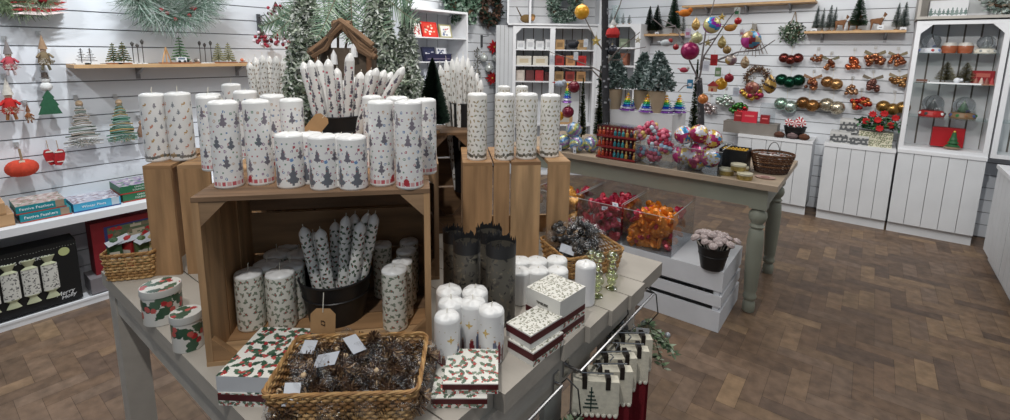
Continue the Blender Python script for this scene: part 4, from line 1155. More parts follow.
# novelty packs in the left basket
gk = 'coloured novelty packs in the back left basket'
for i, (x, y, rz, c_, w_) in enumerate([(-.05, 0, .3, srgb(60, 92, 62), 'green novelty pack at the left of the small basket'), (-.015, .01, -.4, srgb(170, 44, 46), 'red novelty pack left of the middle of the small basket'), (.02, 0, .6, srgb(90, 110, 70), 'olive green novelty pack in the middle of the small basket'), (.05, .01, -.2, srgb(196, 170, 120), 'straw-coloured novelty pack at the right of the small basket')]):
    t = thing('novelty_pack', w_, 'pack', in_basket(c2, a2, x, y, TZ+.02), a2+rz, gk)
    b = MB(); b.box((-.018, -.012, 0), (.018, .012, .085), c_); b.ball((0, -.004, .09), .014, 8, 6, c_); b.box((-.012, -.0135, .03), (.012, -.0122, .06), srgb(220, 214, 200)); b.build('pack_body', ATTR, t, smooth=False)
    l = MB(); l.box((-.03, -.012, 0), (.03, .012, .0008), M=T(0.01, -.01, .095) @ RX(.5) @ RZ(.5)); l.build('paper_label', MATS['label_grey_white'], t, smooth=False)

# ---------------------------------------------------------------- trees and foliage
def flocked_tree(name, label, H, R, n_br, cols, seed, wood=srgb(104, 84, 62), pot=None, droop=1.0, needle=0.012, dens=26, cat='artificial tree', group=None, base=0.02):
    rnd = random.Random(seed); t = thing(name, label, cat, group=group)
    tr = MB(); tr.tube([(0, 0, 0), (0, 0, H*.96)], H*.018+.002, 7, wood, r2=.002); tr.build('trunk', mat('bark_attr', attr=True, rough=.85, var=.3, bump=.3), t)
    lf = MB(); vs = []; fs = []; cc = []
    for i in range(n_br):
        f = (i+.5)/n_br; z = H*(base+(.97-base)*f); rad = R*(1-f)**.85+R*.06; a_ = i*2.399+rnd.uniform(-.3, .3)
        l = rad*rnd.uniform(.85, 1.12); ca, sa = math.cos(a_), math.sin(a_)
        for q in range(dens):
            s_ = (q+.5)/dens
            px, py, pz = ca*l*s_, sa*l*s_, z+l*.25*s_-droop*l*.85*s_*s_
            if pz < 0.004: pz = .004
            for m_ in range(2):
                d = Vector((rnd.gauss(0, 1), rnd.gauss(0, 1), rnd.gauss(0, .8)-.35*droop)).normalized(); L_ = needle*rnd.uniform(.7, 1.3); w_ = Vector((rnd.gauss(0, 1), rnd.gauss(0, 1), rnd.gauss(0, 1))).cross(d).normalized()*needle*.24
                p = Vector((px, py, pz)); k = len(vs); e_ = p+d*L_
                if e_.z < .002: e_.z = .002
                vs += [tuple(p-w_), tuple(p+w_), tuple(e_+w_*.6), tuple(e_-w_*.6)]; fs.append((k, k+1, k+2, k+3)); cc.append(rnd.choice(cols))
    lf.add(vs, fs, cc); lf.build('needles', LEAFA, t, smooth=False)
    if pot:
        pr, ph, pc = pot; p = MB(); p.lathe([(pr*.85, -ph), (pr, 0.0), (pr*.9, 0.0), (pr*.8, -.01), (.0001, -.01)], 20, pc); p.build('burlap_pot', mat('burlap', attr=True, rough=.9, var=.15, bump=.4, bscale=400), t)
    return t
FR = [srgb(166, 178, 158), srgb(190, 200, 184), srgb(212, 217, 210), srgb(118, 134, 112), srgb(190, 198, 184), srgb(98, 114, 94), srgb(222, 226, 222)]
def tree_at(px, yb, yt, D, z, wpx, label, seed, cols=FR, n_br=150, **kw):
    P = PD(px, yb, D); P[2] = z; H = HT(P, px, yt)-z; R = wpx/2/FPX*D
    t = flocked_tree(kw.pop('name', 'flocked_tree'), label, H, R, n_br, cols, seed, **kw); t.location = tuple(P); return t, H
gt_ = 'drooping flocked trees behind the candles'
tree_at(311, 108, -38, 1.76, ZK, 70, 'drooping frosted green tree left of the wooden nativity stable', 31, n_br=230, dens=32, needle=.018, droop=1.35, group=gt_)
tree_at(382, 108, -28, 1.74, ZK, 72, 'drooping frosted green tree right of the wooden nativity stable', 32, n_br=240, dens=32, needle=.018, droop=1.35, group=gt_)
tree_at(408, 110, 2, 1.80, ZK, 52, 'smaller drooping frosted tree half behind the right-hand one', 33, n_br=150, dens=28, needle=.015, droop=1.5, group=gt_)

def brush_tree(name, label, H, R, cols, seed, n=1500, group=None, base_h=0.012, basecol=srgb(150, 118, 84), tip=None):
    "bottle-brush tree: stiff bristles round a wire on a small wooden disc"
    rnd = random.Random(seed); t = thing(name, label, 'artificial tree', group=group)
    b = MB(); b.lathe([(R*.42, 0), (R*.42, base_h), (.0001, base_h)], 14, basecol); b.tube([(0, 0, base_h), (0, 0, H*.16)], H*.012+.001, 5, srgb(90, 70, 50)); b.build('wooden_base', ATTR, t)
    l = MB(); vs = []; fs = []; cc = []
    z0 = H*.13
    for i in range(n):
        f = rnd.random()**1.25; z = z0+(H-z0)*f; r = R*(1-f)**.8*rnd.uniform(.82, 1.05)+.0015; a_ = rnd.uniform(0, 2*PI); w_ = max(.0016, H*.011)
        ca, sa = math.cos(a_), math.sin(a_); k = len(vs); up = r*rnd.uniform(.0, .35)
        vs += [(-sa*w_, ca*w_, z), (sa*w_, -ca*w_, z), (ca*r+sa*w_*.5, sa*r-ca*w_*.5, z+up), (ca*r-sa*w_*.5, sa*r+ca*w_*.5, z+up+w_*.6)]
        fs.append((k, k+1, k+2, k+3)); cc.append(rnd.choice(cols))
    l.add(vs, fs, cc); l.build('bristles', LEAFA, t, smooth=False)
    if tip: s = MB(); s.ball((0, 0, H+.004), .006, 8, 6, tip); s.build('tree_topper', SHINEA, t)
    return t
DKG = [srgb(24, 48, 34), srgb(34, 62, 44), srgb(18, 38, 28)]
MDG = [srgb(48, 84, 58), srgb(64, 100, 70), srgb(38, 70, 48)]
GYG = [srgb(104, 122, 118), srgb(128, 144, 140), srgb(86, 104, 100), srgb(166, 176, 174)]
def brush_at(px, yb, yt, D, z, wpx, label, seed, cols, n=1500, group=None, name='bottle_brush_tree', **kw):
    P = PD(px, yb, D); P[2] = z; H = HT(P, px, yt)-z
    t = brush_tree(name, label, H, wpx/2/FPX*D, cols, seed, n, group, **kw); t.location = tuple(P); return t
brush_at(433, 112, 58, 1.75, MIDZ+.002, 33, 'dark green bottle brush tree on the gap crate right of the flocked trees', 41, DKG, 6000)
# fern-like frosted sprays leaning over the stable
def frond(mb, p0, p1, w_, n, cols, rnd, bend=.05):
    p0, p1 = Vector(p0), Vector(p1); d = p1-p0; s_ = d.cross(Vector(HV.tolist())).normalized(); pts = []
    for i in range(n+1):
        f = i/n; p = p0+d*f+Vector((0, 0, -bend*math.sin(PI*f*.5)**2)); pts.append(p)
        L_ = w_*math.sin(PI*min(1, .12+f*.88))**.7
        for sg_ in (-1, 1):
            e_ = p+s_*sg_*L_+d.normalized()*L_*.55+Vector((rnd.uniform(-.008, .008), rnd.uniform(-.008, .008), rnd.uniform(-.01, .004)))
            t2 = d.normalized()*(.006); k = [tuple(p-t2*.3), tuple(p+t2), tuple(e_+t2*.25), tuple(e_)]
            mb.add(k, [(0, 1, 2, 3)], rnd.choice(cols))
    mb.tube([tuple(q) for q in pts], .0028, 5, srgb(120, 110, 92), r2=.001)
def spray():
    rnd = random.Random(9); c = PD(338, 108, 1.80); c[2] = ZK
    t = thing('frosted_fern_bush', 'frosted pale green fern spray rising behind the nativity stable', 'artificial plant', c)
    st = MB()
    for a_, b_ in (((330, 100), (322, -10)), ((336, 100), (352, -30)), ((330, 100), (300, 0)), ((342, 100), (372, -20)), ((338, 100), (330, -60))):
        q = [PD(*a_, 1.8), PD((a_[0]+b_[0])/2+4, (a_[1]+b_[1])/2, 1.8), PD(*b_, 1.8)]; st.tube([tuple(p-c) for p in q], .006, 6, srgb(84, 66, 54), r2=.003)
    st.build('brown_stems', MATS['bark_attr'], t)
    G = [srgb(128, 152, 128), srgb(150, 172, 148), srgb(108, 134, 112), srgb(172, 188, 168), srgb(90, 118, 98)]
    for (x0, y0, d0), (x1, y1, d1), w_ in [((345, -20, 1.8), (316, 24, 1.66), .055), ((350, -30, 1.8), (352, 30, 1.72), .075), ((330, -10, 1.8), (326, 22, 1.7), .06), ((360, -20, 1.8), (388, 22, 1.68), .06), ((372, -10, 1.8), (420, 8, 1.7), .055), ((316, -5, 1.8), (270, 22, 1.76), .045), ((372, -25, 1.8), (412, -12, 1.72), .06), ((300, 10, 1.8), (258, 12, 1.8), .04), ((340, 10, 1.84), (366, 40, 1.84), .045), ((348, -40, 1.84), (338, 20, 1.88), .07), ((356, -40, 1.84), (372, 18, 1.86), .07), ((300, -20, 1.84), (286, 24, 1.86), .05)]:
        m_ = MB(); frond(m_, tuple(PD(x0, y0, d0)-c), tuple(PD(x1, y1, d1)-c), w_, 26, G, rnd); m_.build('fern_frond', LEAFA, t, smooth=False)
spray()
# rustic stable
def stable():
    c = PD(350, 100, 1.665); c[2] = ZK; rnd = random.Random(4)
    t = thing('nativity_stable', 'rustic wooden stable with a twig roof and log body behind the tapers', 'nativity stable', c, -YAW*-1)
    t.rotation_euler = (0, 0, -math.radians(-37.6))
    k = 1.72/FPX; zt0 = HT(c, 350, 48)-ZK
    w_ = 27*k
    b = MB(); b.lathe([(w_, 0.0), (w_*1.04, zt0*.5), (w_*.98, zt0)], 22, srgb(98, 86, 74)); b.v = [(x, y*.45, z) for x, y, z in b.v]; b.build('log_body', mat('bark_attr', attr=True), t, sharp=60)
    for s_ in (-1, 1):
        r_ = MB()
        for i in range(9):
            o_ = rnd.uniform(-.01, .01); x0 = s_*(w_*1.06+rnd.uniform(-.004, .014)); z0 = zt0-.005+rnd.uniform(-.015, .015)-(.02 if i % 3 == 0 else 0)
            r_.tube([(x0, -.05+o_*2, z0), (x0*.55, -.052+o_, z0+.030+rnd.uniform(-.006, .01)), (rnd.uniform(-.012, .012), -.05+o_, zt0+.080+rnd.uniform(-.008, .01)), (-s_*.03, -.045, zt0+.074+rnd.uniform(-.008, .008))],   .0105, 6, rnd.choice([srgb(140, 110, 84), srgb(116, 90, 68), srgb(94, 74, 58)]))
        r_.build('twig_roof', MATS['bark_attr'], t)
    for fx, fz in ((-.028, -.045), (.04, -.02)):
        h = MB(); h.lathe([(.012, 0), (.010, .03), (.0001, .05)], 10, srgb(240, 240, 240), T(fx, -.06, zt0+fz-.01)); h.build('white_figure', ATTR, t)
    for sx in (-1, 1):
        p = MB(); p.tube([(sx*w_*.85, -.055, .0), (sx*w_*.9, -.055, zt0)], .009, 7, srgb(110, 80, 58)); p.build('corner_post', MATS['bark_attr'], t)
stable()

# glass bead candle holders
def glass_holder(label, px, yb, yt, w_):
    P = PZ(px, yb, TZ); r = Rp(w_, P); C = away(P, r); h = HT(C, px, yt)-TZ
    t = thing('glass_candle_holder', label, 'candle holder', (C[0], C[1], TZ), 0, 'pale green glass holders at the table edge')
    b = MB(); b.lathe([(r*.8, 0), (r*.85, .004), (r*.25, .010)], 20); b.build('foot', GREENGL, t)
    s = MB()
    for i, (z, q) in enumerate([(.2, .55), (.36, .75), (.54, .6), (.68, .45)]): s.ball((0, 0, h*z), r*q*1.25, 14, 9, sq=.8)
    s.build('bead_stem', GREENGL, t)
    k = MB(); k.ball((0, 0, h*.88), r*.9, 16, 10, sq=.75); k.lathe([(r*.5, h*.93), (r*.62, h), (r*.55, h), (r*.4, h*.94)], 16); k.build('cup', GREENGL, t)
glass_holder('pale green beaded glass holder nearer the single white candle', 597, 300, 252, 14)
glass_holder('pale green beaded glass holder at the plank edge, right of the other', 611, 292, 252, 14)
glass_holder('pale green beaded glass holder behind, against the wicker basket', 590, 288, 250, 12)
# ---------------------------------------------------------------- white crate with bins on the floor
random.seed(31)
CZ_ = 0.352
CF = PZ(718, 333, 0)
def white_crate():
    x1, y0 = CF[0], CF[1]; x0, y1 = x1-1.12, y0+0.46
    t = thing('slatted_crate', 'long white slatted crate on the floor under the clear sweet bins', 'crate', (x0, y0, 0))
    o = T(-x0, -y0, 0); W_ = mat('crate_white', srgb(222, 224, 229), 0.5, var=.05)
    zs = [(0, .118), (.146, .208), (.236, CZ_-.012)]
    for a, b in zs:
        m_ = MB(); m_.M = o; m_.box((x0, y0, a), (x1, y0+.014, b)); m_.build('front_slat', W_, t, smooth=False)
        m_ = MB(); m_.M = o; m_.box((x1-.014, y0+.015, a), (x1, y1-.015, b)); m_.build('end_slat', W_, t, smooth=False)
        m_ = MB(); m_.M = o; m_.box((x0, y0+.015, a), (x0+.014, y1-.015, b)); m_.build('end_slat', W_, t, smooth=False)
        m_ = MB(); m_.M = o; m_.box((x0, y1-.014, a), (x1, y1, b)); m_.build('back_slat', W_, t, smooth=False)
    for x in (x0+.015, x1-.045):
        for y in (y0+.015, y1-.045): m_ = MB(); m_.M = o; m_.box((x, y, 0), (x+.03, y+.03, CZ_-.012)); m_.build('corner_post', W_, t, smooth=False)
    m_ = MB(); m_.M = o; m_.box((x0, y0, CZ_-.012), (x1, y1, CZ_)); m_.build('top_board', W_, t, smooth=False)
    m_ = MB(); m_.M = o; m_.box((x0+.05, y0+.05, .01), (x1-.05, y1-.05, .02)); m_.build('bottom_board', BLACK, t, smooth=False)
    return x0, x1, y0, y1
cx0, cx1, cy0, cy1 = white_crate()
def bin_(label, x0, x1, y0, y1, z, H, name='acrylic_bin', slant=.0):
    t = thing(name, label, 'bin', ((x0+x1)/2, (y0+y1)/2, z), group='clear acrylic display bins')
    w_, d_ = (x1-x0)/2, (y1-y0)/2; e = .0025
    for nm, a, b in (('front_panel', (-w_, -d_, 0), (w_, -d_+e, H*.85)), ('back_panel', (-w_, d_-e, 0), (w_, d_, H)), ('side_panel', (-w_, -d_+e, 0), (-w_+e, d_-e, H*.93)), ('side_panel', (w_-e, -d_+e, 0), (w_, d_-e, H*.93)), ('bottom_panel', (-w_+e, -d_+e, 0), (w_-e, d_-e, e))):
        m_ = MB(); m_.box(a, b); m_.build(nm, ACRYL, t, smooth=False)
        if nm != 'bottom_panel': m_ = MB(); m_.box((a[0]-.0005, a[1]-.0005, b[2]), (b[0]+.0005, b[1]+.0005, b[2]+.003)); m_.build('panel_edge', EDGEA, t, smooth=False)
    return t
def heart(label, col, group, name='foil_heart'):
    n = 20; pts = []
    for k in range(n):
        a = 2*PI*k/n; pts.append((.0021*16*math.sin(a)**3, .0021*(13*math.cos(a)-5*math.cos(2*a)-2*math.cos(3*a)-math.cos(4*a))))
    pts = pts[::-1]; mb = MB(); vs = [(0, .0, .012)]+[(p[0]*.7, p[1]*.7, .0095) for p in pts]+[(p[0], p[1], 0) for p in pts]+[(p[0]*.7, p[1]*.7, -.0095) for p in pts]+[(0, 0, -.012)]
    fs = []
    for k in range(n):
        k2 = (k+1) % n; fs += [(0, 1+k, 1+k2), (1+k, 1+n+k, 1+n+k2, 1+k2), (1+n+k, 1+2*n+k, 1+2*n+k2, 1+n+k2), (1+2*n+k, 1+3*n, 1+2*n+k2)]
    mb.add(vs, fs, col); o = mb.build(name, mat('foil', attr=True, rough=.22, metal=.35, var=.25, scale=60, coat=.5, bump=.3, bscale=120), sharp=30); tag(o, label, 'ornament', group)
    return o
def swing(label, group, rgb=srgb(214, 218, 226)):
    b = MB(); b.box((-.016, -.011, 0), (.016, .011, .0009), rgb); b.box((-.009, -.006, .0009), (.006, .004, .0012), srgb(150, 160, 180)); o = b.build('paper_tag', ATTR, smooth=False); return tag(o, label, 'tag', group)
bins = [('clear bin of orange hearts nearest the lollipop bucket', 632, 250, 668, 262, srgb(236, 140, 40), 'orange', 130),
        ('clear bin of red hearts in the middle', 0, 0, 0, 0, srgb(176, 30, 56), 'red', 90),
        ('clear bin of amber and pink hearts at the left, partly behind the pine crate', 0, 0, 0, 0, srgb(214, 150, 60), 'amber', 50)]
P = PZ(667, 262, CZ_); bx1 = P[0]; bw = .30; by0 = cy0+.004; by1 = cy1-.05
for k, (lb, _, _, _, _, c_, nm, cnt) in enumerate(bins):
    b1x = bx1-k*(bw+.012); b0x = b1x-bw
    bin_(lb, b0x, b1x, by0, by1, CZ_, .27)
    gr = '%s foil hearts in a clear bin' % nm
    mk = Maker(heart('', c_, gr)); lab = {'orange': 'orange foil heart heaped in the clear bin beside the lollipop bucket', 'red': 'red foil heart heaped in the middle clear bin', 'amber': 'amber foil heart heaped in the leftmost clear bin'}[nm]
    mk2 = Maker(heart('', srgb(206, 54, 84) if nm != 'red' else srgb(196, 52, 90), gr+', pink ones')); n2 = 0
    for i in range(cnt):
        u, v = random.random(), random.random(); lay = i/cnt
        x = b0x+.045+u*(bw-.09); y = by0+.035+v*v*(by1-by0-.08); z = CZ_+.026+lay*(.16+.04*math.sin(u*3))
        r_ = (random.uniform(.4, 2.2), random.uniform(-.8, .8), random.uniform(0, 6)); s_ = random.uniform(1.15, 1.45)
        if i % 5 == 3: mk2.put((x, y, z), label='pink foil heart among the '+nm+' ones in a clear bin', rot=r_, scale=s_)
        else: mk.put((x, y, z), label=lab, rot=r_, scale=s_)
    mk3 = Maker(swing('', 'white swing tags on the hearts in the %s bin' % nm))
    for i in range(12 if nm != 'amber' else 6):
        x = b0x+.04+random.random()*(bw-.08); y = by0+.03+random.random()*.16
        mk3.put((x, y, CZ_+.10+random.random()*.11), scale=1.25, label='white paper tag tied to the hearts in the %s bin' % nm, rot=(random.uniform(.5, 1.4), random.uniform(-.6, .6), random.uniform(.2, 1.2)))
# lollipop bucket
P = PZ(725, 276, CZ_); C = away(P, .066); C[0] = min(C[0], cx1-.068)
lb_ = bucket('bucket', 'small black bucket of felt toadstool picks at the end of the white crate', .058, .084, .13, BLACK); lb_.location = (C[0], C[1], CZ_)
def toadstool(group):
    t = thing('toadstool_pick', '', 'ornament', group=group); s = MB(); s.tube([(0, 0, 0), (0, 0, .15)], .0035, 6, srgb(206, 200, 190)); s.build('stick', ATTR, t)
    c = MB(); c.lathe([(.0001, .146), (.012, .143), (.022, .146), (.024, .152), (.016, .162), (.0001, .166)], 16, srgb(176, 160, 158))
    for a in range(5): c.ball((.014*math.cos(a*1.25), .014*math.sin(a*1.25), .161), .0028, 6, 4, srgb(230, 230, 228))
    c.build('cap', mat('felt_cap', attr=True, rough=.8, var=.3, scale=60), t); return t
mk = Maker(toadstool('felt toadstool picks in the black bucket'))
for i in range(24):
    a = i*2.4; r = .014+.042*math.sqrt(i/24); s_ = random.uniform(.9, 1.15)
    mk.put((C[0]+r*.6*math.cos(a), C[1]+r*.6*math.sin(a), CZ_+.03+random.uniform(0, .02)), label='pale felt toadstool pick on a stick in the black bucket', rot=(-math.sin(a)*r*11*1.0, math.cos(a)*r*11*1.0, a), scale=s_)

# ---------------------------------------------------------------- green farmhouse table
GZ = 0.80
GR = mat('sage_paint', srgb(142, 144, 130), 0.5, var=.06, scale=6)
gx1, gy0 = PZ(778, 187, GZ)[0], PZ(778, 187, GZ)[1]; gy1 = PZ(799.4, 160.9, GZ)[1]; gx0 = gx1-1.85
def green_table():
    t = thing('farmhouse_table', 'sage green farmhouse table with pine top and turned legs, covered in ornaments', 'table', ((gx0+gx1)/2, (gy0+gy1)/2, 0))
    o = T(-(gx0+gx1)/2, -(gy0+gy1)/2, 0); TOP = mat('table_pine', srgb(172, 154, 134), .5, var=.18, scale=9, stretch=(.2, 1, 1), bump=.1)
    n = 5; w_ = (gy1-gy0)/n
    for i in range(n): b = MB(); b.M = o; b.box((gx0+.10, gy0+i*w_+.0008, GZ-.032), (gx1-.10, gy0+(i+1)*w_-.0008, GZ)); b.build('top_board', TOP, t, smooth=False)
    for a, b_ in ((gx0, gx0+.099), (gx1-.099, gx1)): b = MB(); b.M = o; b.box((a, gy0, GZ-.032), (b_, gy1, GZ)); b.build('breadboard_end', TOP, t, smooth=False)
    for a, b_ in (((gx0+.08, gy0+.055, GZ-.15), (gx1-.08, gy0+.075, GZ-.032)), ((gx0+.08, gy1-.075, GZ-.15), (gx1-.08, gy1-.055, GZ-.032)), ((gx0+.055, gy0+.08, GZ-.15), (gx0+.075, gy1-.08, GZ-.032)), ((gx1-.075, gy0+.08, GZ-.15), (gx1-.055, gy1-.08, GZ-.032))):
        b = MB(); b.M = o; b.box(a, b_); b.build('apron', GR, t, smooth=False)
    pr = [(.030, 0), (.034, .01), (.034, .055), (.026, .07), (.036, .085), (.038, .10), (.030, .115), (.036, .14), (.043, .30), (.045, .44), (.040, .50), (.030, .515), (.042, .53), (.030, .545), (.046, .57), (.050, .59), (.046, .61), (.030, .63), (.040, .64)]
    for x in (gx0+.095, gx1-.095):
        for y in (gy0+.095, gy1-.095):
            b = MB(); b.M = o @ T(x, y, 0); b.lathe(pr, 20); b.box((-.045, -.045, .64), (.045, .045, GZ-.032)); b.build('turned_leg', GR, t, sharp=45)
green_table()
def GP(px, py, z=GZ, pad=.0):
    P = PZ(px, py, z); P[1] = max(P[1], gy0+.02+pad); return P
# white riser block
RYF = gy0+.46
def riser(name, label, x0, x1, y0, y1, z0, z1, m, cat='riser'):
    t = thing(name, label, cat, ((x0+x1)/2, (y0+y1)/2, z0)); w_, d_ = (x1-x0)/2, (y1-y0)/2
    b = MB(); b.box((-w_, -d_, 0), (w_, d_, z1-z0-.006)); b.build('block', m, t, smooth=False); b = MB(); b.box((-w_-.002, -d_-.002, z1-z0-.006), (w_+.002, d_+.002, z1-z0)); b.build('lid_board', m, t, smooth=False)
    return t
rz1 = PY(594, 108, RYF)[2]; rx0 = PY(594, 110, RYF)[0]; rx1 = PY(673, 112, RYF)[0]
riser('white_riser_box', 'white riser box on the farmhouse table under the potted firs', rx0, rx1, RYF, RYF+.30, GZ, rz1, WHITE)
# potted frosted firs
NF = [srgb(102, 122, 118), srgb(136, 152, 150), srgb(78, 98, 92), srgb(180, 192, 192), srgb(86, 104, 98)]
BUR = srgb(182, 162, 136)
gq = 'burlap-potted frosted firs on the white riser'
for px, yb, ym, yt, w_, pw, ph, dy, lb, sd in [(613, 109, 89, 53, 27, 8.5, 0, .08, 'frosted fir in a burlap pot, leftmost on the white riser', 61), (656, 110, 91, 53, 32, 8.5, 0, .07, 'frosted fir in a burlap pot, frontmost of the right-hand pair on the riser', 62), (641, 106, 90, 54, 24, 8, 0, .20, 'frosted fir behind the front right one on the riser', 63)]:
    P = PY(px, yb, RYF+dy); k = KP(P); ztop = HT(P, px, ym); Ht = HT(P, px, yt)-ztop; potH = ztop-rz1
    t = flocked_tree('potted_fir', lb, Ht, w_/2*k*1.12, 150, NF, sd, pot=(pw*k, potH, BUR), droop=.35, needle=.028, dens=14, group=gq, base=.06); t.location = (P[0], P[1], ztop)
# rainbow tree ornaments
def rainbow_tree(group):
    t = thing('rainbow_tree', '', 'ornament', group=group); b = MB(); H = .145; cs = [srgb(150, 90, 190), srgb(216, 216, 230), srgb(44, 76, 196), srgb(40, 170, 190), srgb(60, 170, 80), srgb(232, 212, 60), srgb(226, 150, 40)]
    for i, c in enumerate(cs):
        z0 = i*H/7.6; r = .040*(1-i/8.5); b.lathe([(r*.75, z0), (r, z0+.006), (r*.62, z0+.023)], 14, c)
        for k in range(7): b.ball((r*math.cos(k*.9+i), r*math.sin(k*.9+i), z0+.009), .0042, 6, 4, srgb(230, 230, 240) if (k+i) % 3 == 0 else c)
    b.build('tiers', SHINEA, t); s = MB(); s.ball((0, 0, H+.006), .009, 8, 6, srgb(238, 190, 70)); s.tube([(0, 0, H), (0, 0, H+.03)], .003, 5, srgb(230, 180, 60), r2=.001); s.build('gold_finial', SHINEA, t); return t
mk = Maker(rainbow_tree('rainbow tree ornaments'))
for px, yb, lb, dy in [(627.5, 109, 'rainbow tiered tree ornament between the burlap pots', .04), (647, 110, 'rainbow tiered tree ornament in front of the right burlap pot', .03), (666, 108, 'rainbow tiered tree ornament right of the right burlap pot', .09), (679, 108, 'rainbow tiered tree ornament by the twig tree pot', .16), (636.5, 107, 'rainbow tiered tree ornament half hidden between the firs', .2)]:
    P = PY(px, yb, RYF+dy); mk.put((P[0] if P[0] < rx1 else min(P[0], rx1-.04), P[1], rz1), label=lb, scale=(1.45, 1.45, .8))
P = PY(641, 108, RYF+.015); sgn = thing('price_card', 'small leaning white price card on the white riser', 'sign', (P[0], P[1], rz1)); b = MB(); b.box((-.022, 0, 0), (.022, .0015, .06), srgb(226, 228, 232), RX(-.25) @ RY(.35)); b.build('card', ATTR, sgn, smooth=False); b = MB(); b.box((-.03, .0, 0), (.03, .02, .004), srgb(200, 200, 200)); b.build('card_foot', ATTR, sgn, smooth=False)

# rack of small crackers
def rack():
    F = GP(588, 160); G = GP(631, 165); w_ = G[0]-F[0]; d_ = .16; a = 0.0; H = .22
    t = thing('tiered_rack', 'red three-tier rack of miniature bottles in a clear case', 'rack', (F[0], F[1], GZ), a)
    RD = mat('rack_red', srgb(132, 40, 42), .4, var=.1)
    for i in range(3):
        z = .006+i*.072; b = MB(); b.box((0, .0, z), (w_, .08, z+.006)); b.box((0, -.002, z), (w_, 0, z+.014)); b.build('tier_shelf', RD, t, smooth=False)
    b = MB(); b.box((0, .08, 0), (w_, .085, H)); b.build('rack_back', RD, t, smooth=False)
    for x in (0, w_-.003): b = MB(); b.box((x, .0, 0), (x+.003, d_, H+.004)); b.build('clear_side', ACRYL, t, smooth=False)
    b = MB(); b.box((0, 0, H+.004), (w_, d_, H+.007)); b.build('clear_lid', ACRYL, t, smooth=False)
    mks = {}; cols = [srgb(206, 96, 60), srgb(196, 80, 50), srgb(150, 50, 46), srgb(150, 50, 46), srgb(60, 140, 150), srgb(50, 120, 130), srgb(70, 160, 166), srgb(214, 168, 90), srgb(44, 50, 66), srgb(196, 150, 84)]
    nm = ['orange', 'burnt orange', 'dark red', 'crimson', 'teal', 'dark teal', 'pale teal', 'gold', 'navy', 'tan']
    for i in range(3):
        for j in range(10):
            if j not in mks:
                m_ = thing('miniature_bottle', '', 'bottle', group='miniature bottles in the red rack'); b = MB(); b.lathe([(.0075, 0), (.0085, .004), (.0085, .022), (.004, .028), (.004, .036)], 10, cols[j]); b.build('bottle_body', SHINEA, m_); b = MB(); b.lathe([(.0045, .034), (.0045, .043), (.0001, .044)], 8, srgb(214, 190, 140)); b.build('cap', SHINEA, m_); m_.scale = (1.25,)*3; mks[j] = Maker(m_)
            x = F[0]+.014+j*(w_-.028)/9; mks[j].put((x, F[1]+.02, GZ+.0125+i*.072), label='%s miniature bottle on the %s tier of the red rack' % (nm[j], ['bottom', 'middle', 'top'][i]))
rack()
# glass baubles on the table, left
def striped_ball(r, name, label, cols, cat='bauble', group=None, cap=True, shape=1.0, m=None, twist=3):
    t = thing(name, label, cat, group=group); b = MB(); n, mm = 28, 16; vs = []; fs = []; cc = []
    for j in range(mm+1):
        th = PI*j/mm
        for k in range(n): a = 2*PI*k/n; vs.append((r*math.sin(th)*math.cos(a), r*math.sin(th)*math.sin(a), -r*shape*math.cos(th)))
    for j in range(mm):
        for k in range(n): fs.append((j*n+k, j*n+(k+1) % n, (j+1)*n+(k+1) % n, (j+1)*n+k)); cc.append(cols[int((k*len(cols)*twist/n+j*.5)) % len(cols)])
    b.add(vs, fs, cc); b.build('glass_ball', m or SHINEA, t)
    if cap: c = MB(); c.lathe([(r*.16, r*shape*.97), (r*.16, r*shape*1.1), (r*.1, r*shape*1.12)], 10, srgb(214, 190, 120)); c.tube([(r*.1*math.cos(q), 0, r*shape*1.18+r*.1*math.sin(q)) for q in np.linspace(0, 2*PI, 10, endpoint=False)], r*.02, 4, srgb(200, 180, 120), closed=True); c.build('gold_cap', SHINEA, t)
    return t
pc = [srgb(150, 160, 170), srgb(196, 190, 110), srgb(120, 150, 140), srgb(150, 110, 170), srgb(170, 176, 180), srgb(90, 140, 190)]
mk = Maker(striped_ball(.058, 'striped_glass_ball', '', pc, group='pastel striped glass balls at the left of the farmhouse table'))
for px, yb, z_, lb in [(563, 153, 0, 'pastel striped glass ball at the front left of its pile'), (577, 156, 0, 'pastel striped glass ball at the front of its pile with a white tag'), (573, 137, .075, 'pastel striped glass ball topmost of its pile'), (587, 148, .0, 'pastel striped glass ball at the right of its pile by the twig tree')]:
    P = GP(px, 156 if z_ == 0 else 156, pad=.05); P = PY(px, 150, gy0+.09 if z_ == 0 else gy0+.11); mk.put((P[0], P[1]+(.06 if px == 587 else 0), GZ+.058+z_*1.25), label=lb, rot=(1.2, .3+px*.1, px*.3))
for px, yb in ((560, 150), (574.5, 152)):
    P = PY(px, yb, gy0+.035); tg = thing('swing_tag', 'white paper tag on the %s pastel glass ball' % ('left' if px < 565 else 'front'), 'tag', (P[0], P[1], GZ+.002)); b = MB(); b.box((-.012, 0, 0), (.012, .001, .042), srgb(214, 220, 230)); b.box((-.007, -.0004, .008), (.007, 0, .022), srgb(120, 130, 150)); b.build('card', ATTR, tg, smooth=False)
    
